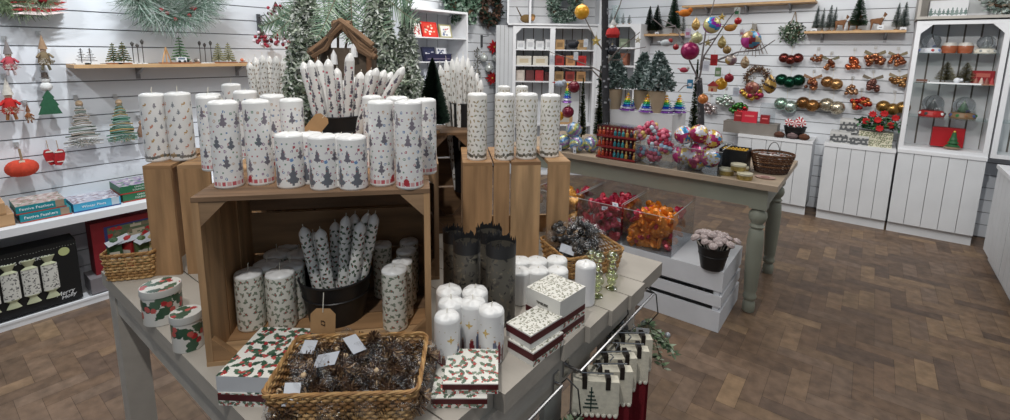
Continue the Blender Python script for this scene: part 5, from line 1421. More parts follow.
# clear box of candy-coloured clusters
P1_ = GP(633, 164); P2_ = GP(672, 169); bin_('clear box of candy-coloured bauble clusters', P1_[0], P2_[0], gy0+.02, gy0+.22, GZ, .15)
def cluster(group, cols, R, n, r, name, cat='ornament', stick=True, m=None):
    t = thing(name, '', cat, group=group); b = MB(); rnd = random.Random(n)
    for i in range(n):
        a = i*2.4; z = 1-2*(i+.5)/n; q = math.sqrt(1-z*z); b.ball((R*q*math.cos(a), R*q*math.sin(a), R*z), r, 8, 6, cols[i % len(cols)])
    b.build('bead_cluster', m or GLOSSA, t)
    if stick: s = MB(); s.tube([(0, 0, -R*.6), (0, 0, -R*3.0)], .0035, 6, srgb(214, 150, 130)); s.build('stick', GLOSSA, t)
    return t
cc_ = [srgb(196, 62, 100), srgb(220, 116, 140), srgb(206, 130, 150), srgb(140, 170, 196), srgb(180, 60, 90), srgb(226, 196, 120), srgb(170, 40, 70), srgb(190, 210, 220)]
mk = Maker(cluster('candy-coloured bead clusters in the clear box', cc_, .036, 24, .0165, 'bead_cluster_pick'))
k = gy0+.11
for px, py, lb, rt in [(640, 133, 'bead cluster pick at the top left of the clear box', (.4, .2, 0)), (651, 128, 'bead cluster pick standing highest in the clear box', (.1, -.2, 1)), (664, 136, 'bead cluster pick at the top right of the clear box', (.3, .5, 2)), (640, 156, 'bead cluster pick lying at the bottom left of the clear box', (1.9, .4, .3)), (654, 161, 'bead cluster pick lying at the bottom middle of the clear box', (2.0, -.5, 1)), (655, 142, 'bead cluster pick in the centre of the clear box', (.9, .4, .5)), (666, 147, 'bead cluster pick against the right side of the clear box', (.5, .8, 4))]:
    P = PY(px, py, k+random.uniform(-.03, .03)); mk.put((P[0], P[1], max(P[2], GZ+.055)), label=lb, rot=rt)
# clear box of sequin balls
P1_ = GP(677, 170); P2_ = GP(718, 174); bin_('clear box of bright sequin balls', P1_[0], P2_[0]+.03, gy0+.02, gy0+.24, GZ, .17)
def sequin_ball(seed, group):
    rnd = random.Random(seed); t = thing('sequin_ball', '', 'bauble', group=group); b = MB(); r = .058; n, mm = 26, 18; vs = []; fs = []; cc = []
    pal = [srgb(176, 40, 90), srgb(226, 222, 230), srgb(150, 36, 80), srgb(70, 140, 190), srgb(214, 176, 70), srgb(150, 30, 60), srgb(230, 226, 232), srgb(190, 60, 120)]
    sp = [(Vector((rnd.gauss(0, 1), rnd.gauss(0, 1), rnd.gauss(0, 1))).normalized(), rnd.choice(pal)) for _ in range(34)]
    for j in range(mm+1):
        th = PI*j/mm
        for q in range(n): a = 2*PI*q/n; rr = r*(1+rnd.uniform(-.02, .02)); vs.append((rr*math.sin(th)*math.cos(a), rr*math.sin(th)*math.sin(a), -rr*math.cos(th)))
    for j in range(mm):
        for q in range(n):
            f = (j*n+q, j*n+(q+1) % n, (j+1)*n+(q+1) % n, (j+1)*n+q); c_ = Vector(vs[f[0]]).normalized(); fs.append(f); cc.append(max(sp, key=lambda s_: s_[0].dot(c_))[1] if rnd.random() > .12 else srgb(220, 190, 110))
    b.add(vs, fs, cc); b.build('sequin_shell', SHINEA, t, sharp=2); c = MB(); c.lathe([(.008, .057), (.008, .064), (.004, .065)], 8, srgb(214, 190, 120)); c.build('gold_cap', SHINEA, t); return t
mk = Maker(sequin_ball(3, 'sequin balls in the clear box')); mkb = Maker(sequin_ball(8, 'sequin balls in the clear box')); k = gy0+.12
for i, (px, py, lb) in enumerate([(682, 155, 'sequin ball at the lower left of its clear box'), (697, 164, 'sequin ball lying at the bottom front of its clear box'), (684, 135, 'sequin ball at the top left of its clear box'), (699, 134, 'sequin ball at the top middle of its clear box'), (700, 150, 'sequin ball in the middle of its clear box'), (712, 139, 'sequin ball at the top right of its clear box'), (710, 158, 'sequin ball at the lower right of its clear box')]):
    P = PY(px, py, k+(.03 if i in (4, 5) else -.02)); (mk if i % 2 else mkb).put((P[0], P[1], max(P[2], GZ+.06)), label=lb, rot=(i, i*2, i))
# black box with gold pieces, tins, wicker basket, plate
P = GP(714, 172, pad=.12); q = PY(714, 146, P[1])
t = thing('black_box', 'tall black open box holding gold wrapped pieces', 'box', (P[0]-.0, gy0+.20, GZ)); w_ = .155; H = .135
b = MB(); b.box((0, 0, 0), (w_, .004, H)); b.box((0, .14, 0), (w_, .144, H)); b.box((0, .004, 0), (.004, .14, H)); b.box((w_-.004, .004, 0), (w_, .14, H)); b.box((.004, .004, .0), (w_-.004, .14, .02)); b.build('box_shell', BLACK, t, smooth=False)
mkg = None
for i in range(14):
    if mkg is None:
        o = MB(); o.lathe([(.009, 0), (.010, .004), (.010, .03), (.006, .036)], 10, srgb(222, 176, 60)); oo = o.build('gold_wrapped_sweet', SHINEA); tag(oo, 'gold wrapped sweet standing in the black box', 'sweet', 'gold wrapped sweets in the black box'); mkg = Maker(oo)
    mkg.put((P[0]+.017+(i % 7)*.020, gy0+.20+.03+(i//7)*.05, GZ+H-.03), rot=(.3, .2, 0))
b = MB(); b.box((0.006, .006, .02), (w_-.006, .138, H-.032)); b.build('inner_tray', BLACK, t, smooth=False)
def gold_tin(group):
    t = thing('round_tin', '', 'tin', group=group); b = MB(); b.lathe([(.040, 0), (.041, .002), (.041, .026)], 28, srgb(176, 156, 96)); b.build('tin_body', mat('gold_tin', attr=True, rough=.35, metal=.6, var=.35, scale=90), t, sharp=40); l = MB(); l.lathe([(.0425, .026), (.0425, .037), (.041, .038), (.0001, .038)], 28, srgb(206, 200, 176)); l.build('tin_lid', mat('tin_lid_cream', attr=True, rough=.4, metal=.2), t, sharp=40); return t
mk = Maker(gold_tin('small gold tins on the farmhouse table')); r0 = .041
for px, py, z_, lb in [(726, 176, 0, 'small gold tin at the front left of the four'), (744, 181, 0, 'small gold tin at the front right of the four'), (741, 173.5, 0, 'small gold tin at the back, under the top one'), (738, 176, .038, 'small gold tin stacked on top of the others')]:
    P = GP(px, py) if z_ == 0 else PZ(738, 171.5, GZ+.038); C = away(P, r0); mk.put((C[0], C[1], GZ+z_), random.uniform(0, 6), lb)
P = GP(766, 170); C = away(PZ(766, 175, GZ), .085)
DKW = [srgb(96, 62, 40), srgb(112, 74, 48), srgb(80, 52, 36), srgb(124, 86, 56), srgb(70, 46, 34)]
wb = basket('wicker_basket', 'round dark brown wicker basket with a hooped handle on the farmhouse table', .235, .20, .115, (C[0]+.02, C[1]+.02, GZ), .3, rows=9, stakes=26, flare=.72, cols=DKW, th=.0042, rim=.007, round_=True)
b = MB(); b.tube([(.035*math.cos(a)+.01, .03, .095+.085*math.sin(a)) for a in np.linspace(0, PI, 16)], .0024, 6, srgb(90, 86, 84)); b.build('wire_handle', mat('wire_dark', attr=True, rough=.4, metal=.6), wb)
mkp = None
for i, (dx, dy, lb) in enumerate([(-.05, 0, 'clear packet at the left in the dark brown basket'), (0, .02, 'clear packet in the middle of the dark brown basket'), (.05, -.01, 'clear packet at the right in the dark brown basket')]):
    t = thing('sweet_packet', lb, 'packet', (C[0]+.02+dx, C[1]+.02+dy, GZ+.085), i, 'clear packets in the dark brown basket'); b = MB(); lumpy(b, (0, 0, .01), .03, i, .6, 12, 8, .25, srgb(196, 190, 190)); b.build('packet_film', mat('packet_grey', attr=True, rough=.3, var=.3, scale=60, coat=.5), t); b = MB(); b.box((-.015, -.01, .022), (.015, .01, .031), srgb(150, 110, 100)); b.build('packet_label', ATTR, t, smooth=False)
C = away(PZ(765, 180, GZ), .045); t = thing('coaster', 'flat pinkish oval soap dish in front of the dark brown basket', 'dish', (C[0], C[1], GZ)); b = MB(); b.lathe([(.038, 0), (.046, .006), (.046, .009), (.036, .006), (.0001, .006)], 28, srgb(190, 160, 150)); b.v = [(x*1.15, y*.8, z) for x, y, z in b.v]; b.build('dish_body', GLOSSA, t); b = MB(); b.lathe([(.02, .0065), (.024, .0085), (.0001, .009)], 20, srgb(170, 130, 124)); b.build('raised_centre', GLOSSA, t)

# ---------------------------------------------------------------- twig trees
def twig_tree(label, base, trunk, brs, cols, r=.026, seed=1, pot=None):
    t = thing('twig_tree', label, 'twig tree', base); c = np.array(base)
    b = MB(); b.tube([tuple(np.array(p)-c) for p in trunk], r, 9, cols[0], r2=r*.8); rnd = random.Random(seed)
    for i in range(60):
        f = rnd.random(); p = (np.array(trunk[0])*(1-f)+np.array(trunk[-1])*f)-c; a = rnd.uniform(0, 2*PI); rr = r*(1-.28*f)*1.02
        b.box((-.010, -.0016, -.007), (.010, .0016, .007), cols[1], T(p[0]+rr*math.cos(a), p[1]+rr*math.sin(a), p[2]) @ RZ(a+PI/2))
    b.build('trunk', mat('birch_bark', attr=True, rough=.8, var=.3, scale=30), t)
    for q in brs:
        m_ = MB(); m_.tube([tuple(np.array(p)-c) for p in q], .0065, 6, cols[2], r2=.0025); m_.build('branch', MATS['birch_bark'], t)
    if pot: p_ = MB(); p_.lathe([(.05, -.0), (.065, pot), (.06, pot), (.0001, pot-.01)], 20); p_.build('pot', BLACK, t)
    return t
TY = gy0+.40
def TP(px, py, d=0): return PY(px, py, TY+d)
base = TP(607, 150); base[2] = GZ
twig_tree('tall dark twig tree with black and white bark, left on the farmhouse table', tuple(base), [tuple(base), tuple(TP(606, 110)), tuple(TP(605, 60)), tuple(TP(605, -10))],
    [[TP(605, 74), TP(590, 66, -.05), TP(574, 60, -.08), TP(550, 52, -.12)], [TP(606, 84), TP(592, 70, -.02), TP(572, 70, .02), TP(556, 66, .05)], [TP(605, 66), TP(616, 52, .0), TP(628, 42, .02), TP(640, 32, 0)], [TP(605, 42), TP(612, 24, -.02), TP(620, 5, -.02), TP(624, -10, 0)],
     [TP(605, 54), TP(596, 40, -.02), TP(586, 20, -.05), TP(580, 4, -.05)], [TP(605, 60), TP(620, 60, .05), TP(630, 50, .08), TP(646, 47, .1)]], [srgb(52, 52, 56), srgb(150, 152, 158), srgb(124, 116, 112)], .030, 3)
TY2 = gy0+.50
def TQ(px, py, d=0): return PY(px, py, TY2+d)
base2 = TQ(702, 140); base2[2] = GZ
twig_tree('grey twig tree hung with coloured baubles in the middle of the farmhouse table', tuple(base2), [tuple(base2), tuple(TQ(701, 110)), tuple(TQ(699, 78))],
    [[TQ(699, 80), TQ(690, 62, -.05), TQ(684, 44, -.08), TQ(675, 26, -.1), TQ(662, 20, -.1)], [TQ(699, 80), TQ(704, 56, -.05), TQ(716, 38, -.1), TQ(728, 20, -.12), TQ(738, 8, -.14)], [TQ(704, 58), TQ(722, 62, -.1), TQ(745, 64, -.12), TQ(770, 66, -.1)], [TQ(700, 70), TQ(706, 30, 0), TQ(712, 10, .02), TQ(716, -8, .0)],
     [TQ(716, 38), TQ(700, 44, .05), TQ(690, 40, .08)], [TQ(699, 78), TQ(694, 84, -.1), TQ(684, 86, -.14), TQ(678, 92, -.16)], [TQ(718, 60), TQ(738, 52, -.16), TQ(760, 50, -.18), TQ(775, 40, -.2)], [TQ(675, 26), TQ(664, 28, -.1), TQ(652, 18, -.12)]], [srgb(70, 70, 74), srgb(120, 120, 124), srgb(136, 130, 130)], .024, 5)
# slim green garland trees
GG = [srgb(40, 62, 42), srgb(56, 82, 52), srgb(30, 48, 34), srgb(110, 110, 60)]
for px, yb, yt, w_, d, lb in [(674, 112, 60, 9, .36, 'slim dark green garland tree right of the potted firs'), (598, 128, 66, 8, .44, 'slim dark green garland tree just left of the tall twig trunk'), (581, 140, 78, 8, .40, 'slim green garland tree behind the pastel glass balls')]:
    P = PY(px, yb, gy0+d); z0 = GZ if d > .3 else GZ; k = KP(P); t = brush_tree('slim_tree', lb, HT(P, px, yt)-GZ, w_*k*.62, GG, int(px), 1200, 'slim green garland trees'); t.location = (P[0], P[1] if px != 674 else RYF+.36, GZ)
# hanging ornaments on the twig trees
def loop(mb, z0, z1): mb.tube([(0, 0, z0), (.003, 0, (z0+z1)/2), (0, 0, z1)], .0008, 4, srgb(190, 180, 150))
def hang(label, name, px, py, P, wpx, kind, cols, group=None, cat='ornament', rot=0):
    r = wpx/2*KP(P); t = thing(name, label, cat, P, rot, group); b = MB(); rnd = random.Random(int(px*7+py))
    if kind == 'ball':
        b.ball((0, 0, 0), r, 22, 14, cols[0]); b.build('glass_ball', SHINEA, t); c = MB(); c.lathe([(r*.18, r*.96), (r*.18, r*1.14), (r*.1, r*1.16)], 8, srgb(206, 190, 140)); loop(c, r*1.1, r*1.9); c.build('cap_and_loop', SHINEA, t)
    elif kind == 'stripe':
        bpy.data.objects.remove(t); t = striped_ball(r, name, label, cols, 'bauble', group, twist=1); t.location = tuple(P); t.rotation_euler = (.6, .7, rot)
    elif kind == 'patch':
        n, mm = 20, 14; vs = []; fs = []; cc = []
        for j in range(mm+1):
            th = PI*j/mm
            for q in range(n): a = 2*PI*q/n; vs.append((r*math.sin(th)*math.cos(a), r*math.sin(th)*math.sin(a), -r*math.cos(th)))
        sp = [(Vector((rnd.gauss(0, 1), rnd.gauss(0, 1), rnd.gauss(0, 1))).normalized(), rnd.choice(cols)) for _ in range(16)]
        for j in range(mm):
            for q in range(n): f = (j*n+q, j*n+(q+1) % n, (j+1)*n+(q+1) % n, (j+1)*n+q); c_ = Vector(vs[f[0]]).normalized(); fs.append(f); cc.append(max(sp, key=lambda s_: s_[0].dot(c_))[1])
        b.add(vs, fs, cc); b.build('patterned_ball', SHINEA, t); c = MB(); c.lathe([(r*.18, r*.96), (r*.18, r*1.14)], 8, srgb(206, 190, 140)); loop(c, r*1.1, r*1.9); c.build('cap_and_loop', SHINEA, t)
    elif kind == 'drop':
        n, mm = 20, 18; vs = []; fs = []; cc = []
        for j in range(mm+1):
            f_ = j/mm; rr = r*math.sin(PI*min(1, f_**.75))**.9+.0006
            for q in range(n): a = 2*PI*q/n; vs.append((rr*math.cos(a), rr*math.sin(a), (f_-.5)*3.3*r))
        for j in range(mm):
            for q in range(n): fs.append((j*n+q, j*n+(q+1) % n, (j+1)*n+(q+1) % n, (j+1)*n+q)); cc.append(cols[int((q/n*len(cols)*2+j*.45)) % len(cols)])
        b.add(vs, fs, cc); b.build('twisted_drop', SHINEA, t); c = MB(); loop(c, r*1.6, r*2.4); c.build('cap_and_loop', SHINEA, t)
    elif kind == 'santa':
        b.lathe([(r*.7, -r), (r*.95, -r*.6), (r*.8, 0), (r*.45, r*.35)], 14, cols[0]); b.build('coat', FABA, t); h = MB(); h.ball((0, 0, r*.5), r*.42, 12, 8, srgb(226, 190, 164)); h.build('head', FABA, t); w_ = MB(); w_.ball((0, -r*.25, r*.3), r*.36, 10, 7, srgb(236, 236, 234)); w_.build('beard', FABA, t); q = MB(); q.lathe([(r*.46, r*.62), (r*.42, r*.8), (r*.2, r*1.2), (.0005, r*1.5)], 12, cols[1]); loop(q, r*1.45, r*2); q.build('hat', FABA, t)
    elif kind == 'bird':
        b.ball((0, 0, 0), r, 14, 10, cols[0], sq=.75); b.v = [(x*1.25, y*.8, z) for x, y, z in b.v]; b.build('body', FABA, t); h = MB(); h.ball((r*1.0, 0, r*.5), r*.5, 10, 8, cols[1]); h.add([(r*1.4, -r*.1, r*.5), (r*1.4, r*.1, r*.5), (r*1.75, 0, r*.42)], [(0, 1, 2)], srgb(60, 50, 40)); h.build('head', FABA, t); w_ = MB(); w_.add([(-r*.9, -r*.15, 0), (-r*.9, r*.15, 0), (-r*2.0, r*.25, r*.3), (-r*2.0, -r*.25, r*.3), (-r*1.4, 0, r*.5)], [(0, 1, 2, 3), (0, 3, 4), (1, 4, 2), (2, 4, 3)], cols[2] if len(cols) > 2 else cols[0]); w_.build('tail', FABA, t)
    elif kind == 'house':
        b.box((-r*.7, -r*.35, -r), (r*.7, r*.35, r*.1), cols[0]); b.box((-r*.2, -r*.37, -r), (r*.15, -r*.35, -r*.4), cols[1]); b.build('house_wall', ATTR, t, smooth=False)
        q = MB(); q.add([(-r*.95, -r*.45, 0), (r*.95, -r*.45, 0), (r*.95, r*.45, 0), (-r*.95, r*.45, 0), (0, -r*.45, r*.9), (0, r*.45, r*.9)], [(0, 1, 4), (1, 2, 5, 4), (2, 3, 5), (3, 0, 4, 5), (0, 3, 2, 1)], cols[1]); loop(q, r*.85, r*1.6); q.build('roof', ATTR, t, smooth=False)
    elif kind == 'card':
        b.box((-r*.6, -.004, -r), (r*.6, .004, r), cols[0]); b.build('card_body', ATTR, t, smooth=False); q = MB(); q.box((-r*.4, -.0045, -r*.5), (r*.4, -.004, r*.2), cols[1]); q.build('card_front', ATTR, t, smooth=False); q = MB(); loop(q, r, r*1.8); q.build('hanging_loop', ATTR, t)
    elif kind == 'star':
        pts = [((r if i % 2 == 0 else r*.42)*math.cos(PI/2+i*PI/5), (r if i % 2 == 0 else r*.42)*math.sin(PI/2+i*PI/5)) for i in range(10)]
        M = RX(PI/2); b.M = M; b.prism(pts, -.006, .006, cols[0]); b.build('star_body', SHINEA, t, smooth=False); q = MB(); q.ball((0, -.008, 0), r*.25, 8, 6, cols[-1]); loop(q, r*.9, r*1.7); q.build('centre_bead', SHINEA, t)
    return t
for px, py, w_, kind, cols, nm, lb, d in [
    (690, 51, 18, 'ball', [srgb(150, 16, 84)], 'bauble', 'large shiny magenta bauble on the middle twig tree', -.14),
    (712, 25, 17, 'stripe', [srgb(60, 150, 210), srgb(170, 50, 190), srgb(206, 200, 130), srgb(214, 206, 150)], 'bauble', 'blue, purple and cream striped bauble on the middle twig tree', -.12),
    (697, 38, 11, 'ball', [srgb(196, 196, 150)], 'bauble', 'pale lime glass bauble behind the magenta one', .02),
    (676, 47, 6, 'ball', [srgb(150, 30, 40)], 'bauble', 'tiny dark red bauble left of the magenta one', -.1),
    (738, 21, 7, 'ball', [srgb(176, 26, 36)], 'bauble', 'small red bauble on the right branch of the middle twig tree', -.14),
    (685, 13, 10, 'bird', [srgb(206, 120, 40), srgb(196, 110, 40)], 'fox_ornament', 'orange felt animal hanging high on the middle twig tree', -.12),
    (730, 28, 9, 'bird', [srgb(196, 140, 70), srgb(206, 170, 110)], 'reindeer_ornament', 'tan felt reindeer hanging under the small red bauble', -.1),
    (714, 60, 11, 'card', [srgb(176, 30, 36), srgb(150, 24, 30)], 'book_ornament', 'red book-shaped ornament on the middle twig tree', -.12),
    (721, 84, 12, 'patch', [srgb(222, 166, 40), srgb(206, 150, 36)], 'bauble', 'mustard yellow round ornament behind the gingerbread house', -.06),
    (713, 86, 11, 'house', [srgb(206, 160, 120), srgb(170, 50, 50)], 'house_ornament', 'small gingerbread house ornament in front of the mustard one', -.16),
    (729, 78, 9, 'ball', [srgb(150, 24, 44)], 'bauble', 'dark red bauble right of the mustard ornament', -.1),
    (731, 60, 11, 'patch', [srgb(196, 180, 170), srgb(150, 120, 130), srgb(190, 160, 90)], 'bauble', 'pale patterned bauble right of the red book ornament', -.1),
    (722, 42, 8, 'drop', [srgb(200, 180, 120), srgb(170, 150, 90)], 'drop_ornament', 'gold drop ornament below the striped bauble', -.1),
    (703, 99, 10, 'ball', [srgb(196, 120, 60)], 'bauble', 'copper bauble low on the middle twig tree', -.2),
    (684, 70, 7, 'bird', [srgb(170, 60, 80), srgb(200, 190, 190)], 'bird_ornament', 'pink and white felt bird beside the slim green tree', -.1),
    (690, 84, 9, 'card', [srgb(60, 130, 170), srgb(220, 220, 226)], 'card_ornament', 'blue oblong ornament left of the grey trunk', -.12),
    (770, 84, 12, 'drop', [srgb(176, 136, 60), srgb(70, 50, 30), srgb(196, 156, 80)], 'drop_ornament', 'large gold and black twisted drop ornament above the peppermint bucket', -.2),
    (751, 40, 19, 'patch', [srgb(196, 60, 150), srgb(196, 160, 110), srgb(206, 180, 140), srgb(90, 150, 190), srgb(150, 50, 60)], 'bauble', 'large pink and gold patchwork bauble on the far right branch', -.18),
    (722, 17, 8, 'star', [srgb(206, 176, 90), srgb(196, 160, 80)], 'star_ornament', 'gold star ornament above the right branch', -.1),
    (737, 12, 9, 'card', [srgb(206, 210, 206), srgb(60, 120, 80)], 'card_ornament', 'white card ornament with a green tree at the top right branch', -.12),
    (706, 66, 10, 'card', [srgb(214, 216, 226), srgb(190, 194, 206)], 'paper_tag', 'white paper price tag on the grey trunk', -.16),
    (736, 92, 9, 'card', [srgb(206, 214, 226), srgb(190, 194, 206)], 'paper_tag', 'pale blue paper tag right of the mustard ornament', -.1),
    (752, 88, 13, 'patch', [srgb(150, 60, 60), srgb(170, 110, 90), srgb(120, 50, 56)], 'bauble', 'brownish red bauble hanging below the beaded wreath', -.06),
    (745, 62, 8, 'drop', [srgb(190, 170, 140), srgb(160, 130, 100)], 'drop_ornament', 'small pale drop ornament hanging on the long right-hand branch', -.12),
    (696, 24, 8, 'drop', [srgb(190, 150, 80), srgb(214, 180, 110)], 'drop_ornament', 'small amber drop ornament left of the striped bauble', -.05),
    (708, 43, 8, 'star', [srgb(190, 176, 130), srgb(160, 140, 90)], 'star_ornament', 'small pale gold star beside the lime glass bauble', -.06),
    (718, 72, 9, 'card', [srgb(120, 150, 110), srgb(200, 206, 190)], 'card_ornament', 'green oblong ornament below the red book ornament', -.14),
    (727, 50, 8, 'patch', [srgb(150, 120, 70), srgb(190, 170, 120)], 'bauble', 'small antique gold bauble on the right branch', -.12),
    (742, 33, 7, 'card', [srgb(210, 210, 216), srgb(180, 120, 120)], 'paper_tag', 'tiny white paper tag left of the pink and gold bauble', -.15),
    (688, 33, 9, 'card', [srgb(214, 206, 222), srgb(190, 120, 150)], 'paper_tag', 'white price tag with a pink print above the magenta bauble', -.16)]:
    hang(lb, nm, px, py, TQ(px, py, d), w_, kind, cols, None, 'tag' if nm == 'paper_tag' else 'ornament')
for px, py, w_, kind, cols, nm, lb, d in [
    (582, 12, 15, 'patch', [srgb(226, 160, 30), srgb(236, 176, 50)], 'bauble', 'large mustard orange bauble at the top of the tall twig tree', -.05),
    (613, 30, 15, 'santa', [srgb(176, 44, 44), srgb(190, 190, 190)], 'santa_ornament', 'plump felt santa ornament on the tall twig tree', -.02),
    (596, 41, 11, 'star', [srgb(196, 170, 96), srgb(210, 190, 120)], 'star_ornament', 'gold star ornament left of the tall twig trunk', -.06),
    (574, 87, 12, 'ball', [srgb(110, 20, 40)], 'bauble', 'dark wine bauble left of the tall twig trunk', -.08),
    (568, 112, 12, 'ball', [srgb(120, 24, 52)], 'bauble', 'dark plum bauble under the rainbow ornament', -.1),
    (559, 116, 10, 'ball', [srgb(214, 160, 40)], 'bauble', 'small mustard bauble beside the plum bauble', -.1),
    (560, 84, 9, 'bird', [srgb(170, 180, 196), srgb(190, 196, 206), srgb(150, 50, 50)], 'bird_ornament', 'grey felt bird ornament on the left branch', -.12),
    (573, 45, 9, 'bird', [srgb(44, 46, 54), srgb(60, 60, 66)], 'bird_ornament', 'black bird ornament in front of the corner shelves', -.06),
    (576, 56, 8, 'card', [srgb(216, 220, 226), srgb(196, 200, 210)], 'paper_tag', 'white paper tag hanging below the black bird', -.07),
    (586, 43, 8, 'card', [srgb(216, 220, 226), srgb(196, 200, 210)], 'paper_tag', 'white paper tag right of the black bird', -.06),
    (552, 60, 9, 'card', [srgb(216, 220, 226), srgb(196, 200, 210)], 'paper_tag', 'white paper tag at the tip of the left branch', -.14),
    (612, 50, 11, 'patch', [srgb(40, 44, 52), srgb(70, 74, 84), srgb(50, 50, 56)], 'bauble', 'dark patterned bauble below the felt santa', 0.02),
    (638, 40, 7, 'star', [srgb(206, 196, 170), srgb(214, 206, 190)], 'star_ornament', 'cream star ornament above the right-hand firs', 0),
    (666, 43, 9, 'bird', [srgb(190, 196, 200), srgb(170, 60, 60)], 'bird_ornament', 'white bird ornament left of the tiny red bauble', .05)]:
    hang(lb, nm, px, py, TP(px, py, d), w_, kind, cols, None, 'tag' if nm == 'paper_tag' else 'ornament')
t = rainbow_tree('rainbow tree ornaments'); P = TP(567, 103, -.1); t.location = tuple(P); t['label'] = 'rainbow tiered tree ornament hanging left of the tall twig trunk'; t.scale = (.95,)*3
# ---------------------------------------------------------------- right wall: hanging baubles
random.seed(51)
WY = YR-.004
def wall_hook(t, z, d):
    h = MB(); h.tube([(0, .0, z), (0, -d*.5, z-.004), (0, -d, z-.002), (0, -d-.004, z+.010)], .0016, 5, srgb(206, 206, 206)); h.box((-.012, -.003, z-.014), (.012, 0, z+.014), srgb(206, 206, 206)); h.build('peg_hook', mat('peg_metal', attr=True, rough=.3, metal=.6), t, smooth=False)
def wall_bunch(name, label, px, py, n, rpx, cols, kind='ball', group=None, rib=None):
    P = PY(px, py, WY-.07); k = KP(P); r = rpx*k*1.05; t = thing(name, label, 'ornament', (P[0], WY, P[2]), 0, group)
    up = r*2.0+.02; wall_hook(t, up, .07)
    m_ = MB(); m_.tube([(0, -.07, up), (.006, -.07, up*.6), (0, -.07, r*.6)], .0012, 4, srgb(206, 196, 170)); m_.build('string', ATTR, t)
    if rib:
        b = MB(); 
        for a in (-1, 1): b.add([(0, -.07, r*1.1), (a*r*1.5, -.075, r*1.9), (a*r*1.7, -.07, r*1.3), (a*r*.8, -.068, r*.9)], [(0, 1, 2, 3) if a < 0 else (3, 2, 1, 0)], rib)
        b.build('ribbon_bow', FABA, t, smooth=False)
    if kind == 'ball':
        for i in range(n):
            x = (i-(n-1)/2)*r*(1.25 if n > 2 else 1.35); b = MB(); b.ball((x, -.075-(.014 if i % 2 else 0), (0 if i % 2 == 0 else -r*.35)), r, 18, 12, cols[i % len(cols)]); b.build('glass_ball', mat('copper_glass', attr=True, rough=.22, metal=.8, var=.25, scale=25), t)
    else:
        b = MB(); rnd = random.Random(int(px)); q = 16
        for i in range(n*6):
            a = rnd.uniform(0, 2*PI); f = rnd.random(); rr = r*1.25*math.sqrt(rnd.random()); zz = -r*1.1+2.0*r*f if kind == 'cone' else rr*.8*math.sin(a)
            wq = rr*math.cos(a)*((1.15-f) if kind == 'cone' else 1.2); b.ball((wq, -.07+rnd.uniform(-.015, .01), zz), r*rnd.uniform(.34, .52), 9, 7, rnd.choice(cols))
        b.build('bell_cluster', mat('copper_glass', attr=True), t)
    return t
CO = [srgb(150, 92, 66), srgb(176, 120, 84), srgb(122, 74, 56)]
BRZ = [srgb(150, 110, 70), srgb(176, 136, 90)]
SIL = [srgb(170, 160, 140), srgb(190, 180, 160)]
for a in [('copper_bauble_bunch', 'trio of matt maroon baubles left of the copper ornament rows', 791, 58, 3, 4.6, [srgb(112, 52, 46)], 'ball'),
    ('green_bauble_bunch', 'trio of dark green shiny baubles left of the copper ornament rows', 790, 80, 3, 5.6, [srgb(16, 62, 46)], 'ball'),
    ('glass_bauble_bunch', 'mint green glass bauble pair beneath the dark green trio', 786, 104, 2, 6, [srgb(150, 176, 160), srgb(180, 196, 186)], 'ball'),
    ('copper_leaf_ornament', 'small copper leaf ornament at the left of the top copper row', 817, 58, 3, 3.4, CO, 'flat'), ('copper_bell_bunch', 'copper bell bunch second in the top copper row', 830, 64, 3, 4.2, CO, 'cone', None, srgb(120, 116, 96)),
    ('copper_heart_ornament', 'bright orange copper heart ornament in the middle of the top copper row', 853, 62, 3, 5, [srgb(176, 88, 54), srgb(190, 108, 70)], 'cone'), ('copper_nut_cluster', 'broad copper nut cluster fourth in the top copper row', 874, 60, 4, 5, CO, 'flat', None, srgb(130, 120, 96)), ('copper_nut_cluster', 'copper nut cluster at the right end of the top copper row', 897, 60, 4, 4.4, CO, 'flat', None, srgb(140, 130, 104)),
    ('copper_cone_ornament', 'copper cone ornament with a ribbon at the left of the second row', 812, 83, 3, 4.6, CO, 'cone', None, srgb(150, 120, 96)), ('gold_bauble_bunch', 'pair of matt gold baubles second in the second row', 832, 82, 2, 5.4, BRZ, 'ball'), ('copper_cone_ornament', 'small pale copper cone below the bright orange heart', 851, 89, 3, 4.2, [srgb(176, 140, 110), srgb(160, 120, 90)], 'cone'), ('pine_cone_bunch', 'rosy copper cone bunch with leaves in the second row', 872, 84, 4, 4.8, [srgb(140, 100, 90), srgb(116, 80, 72)], 'cone', None, srgb(120, 110, 96)), ('copper_nut_cluster', 'gold and copper cluster with ribbon at the right end of the second row', 898, 82, 4, 4.6, BRZ, 'flat', None, srgb(150, 136, 110)),
    ('bronze_bauble_bunch', 'pair of dark bronze baubles at the left of the third row', 808, 103, 2, 5.8, [srgb(126, 88, 52), srgb(150, 108, 64)], 'ball'), ('silver_gold_bauble_bunch', 'pair of pale silver gold baubles second in the third row', 832, 105, 2, 6.4, SIL, 'ball'), ('red_bell_ornament', 'red and orange bell ornament with a white card in the third row', 860, 103, 4, 5.2, [srgb(176, 50, 38), srgb(180, 110, 60), srgb(150, 40, 36)], 'flat'), ('gold_bauble_bunch', 'trio of brassy baubles above the poinsettia pot', 893, 107, 3, 5.8, [srgb(150, 116, 66)], 'ball')]:
    wall_bunch(*a)
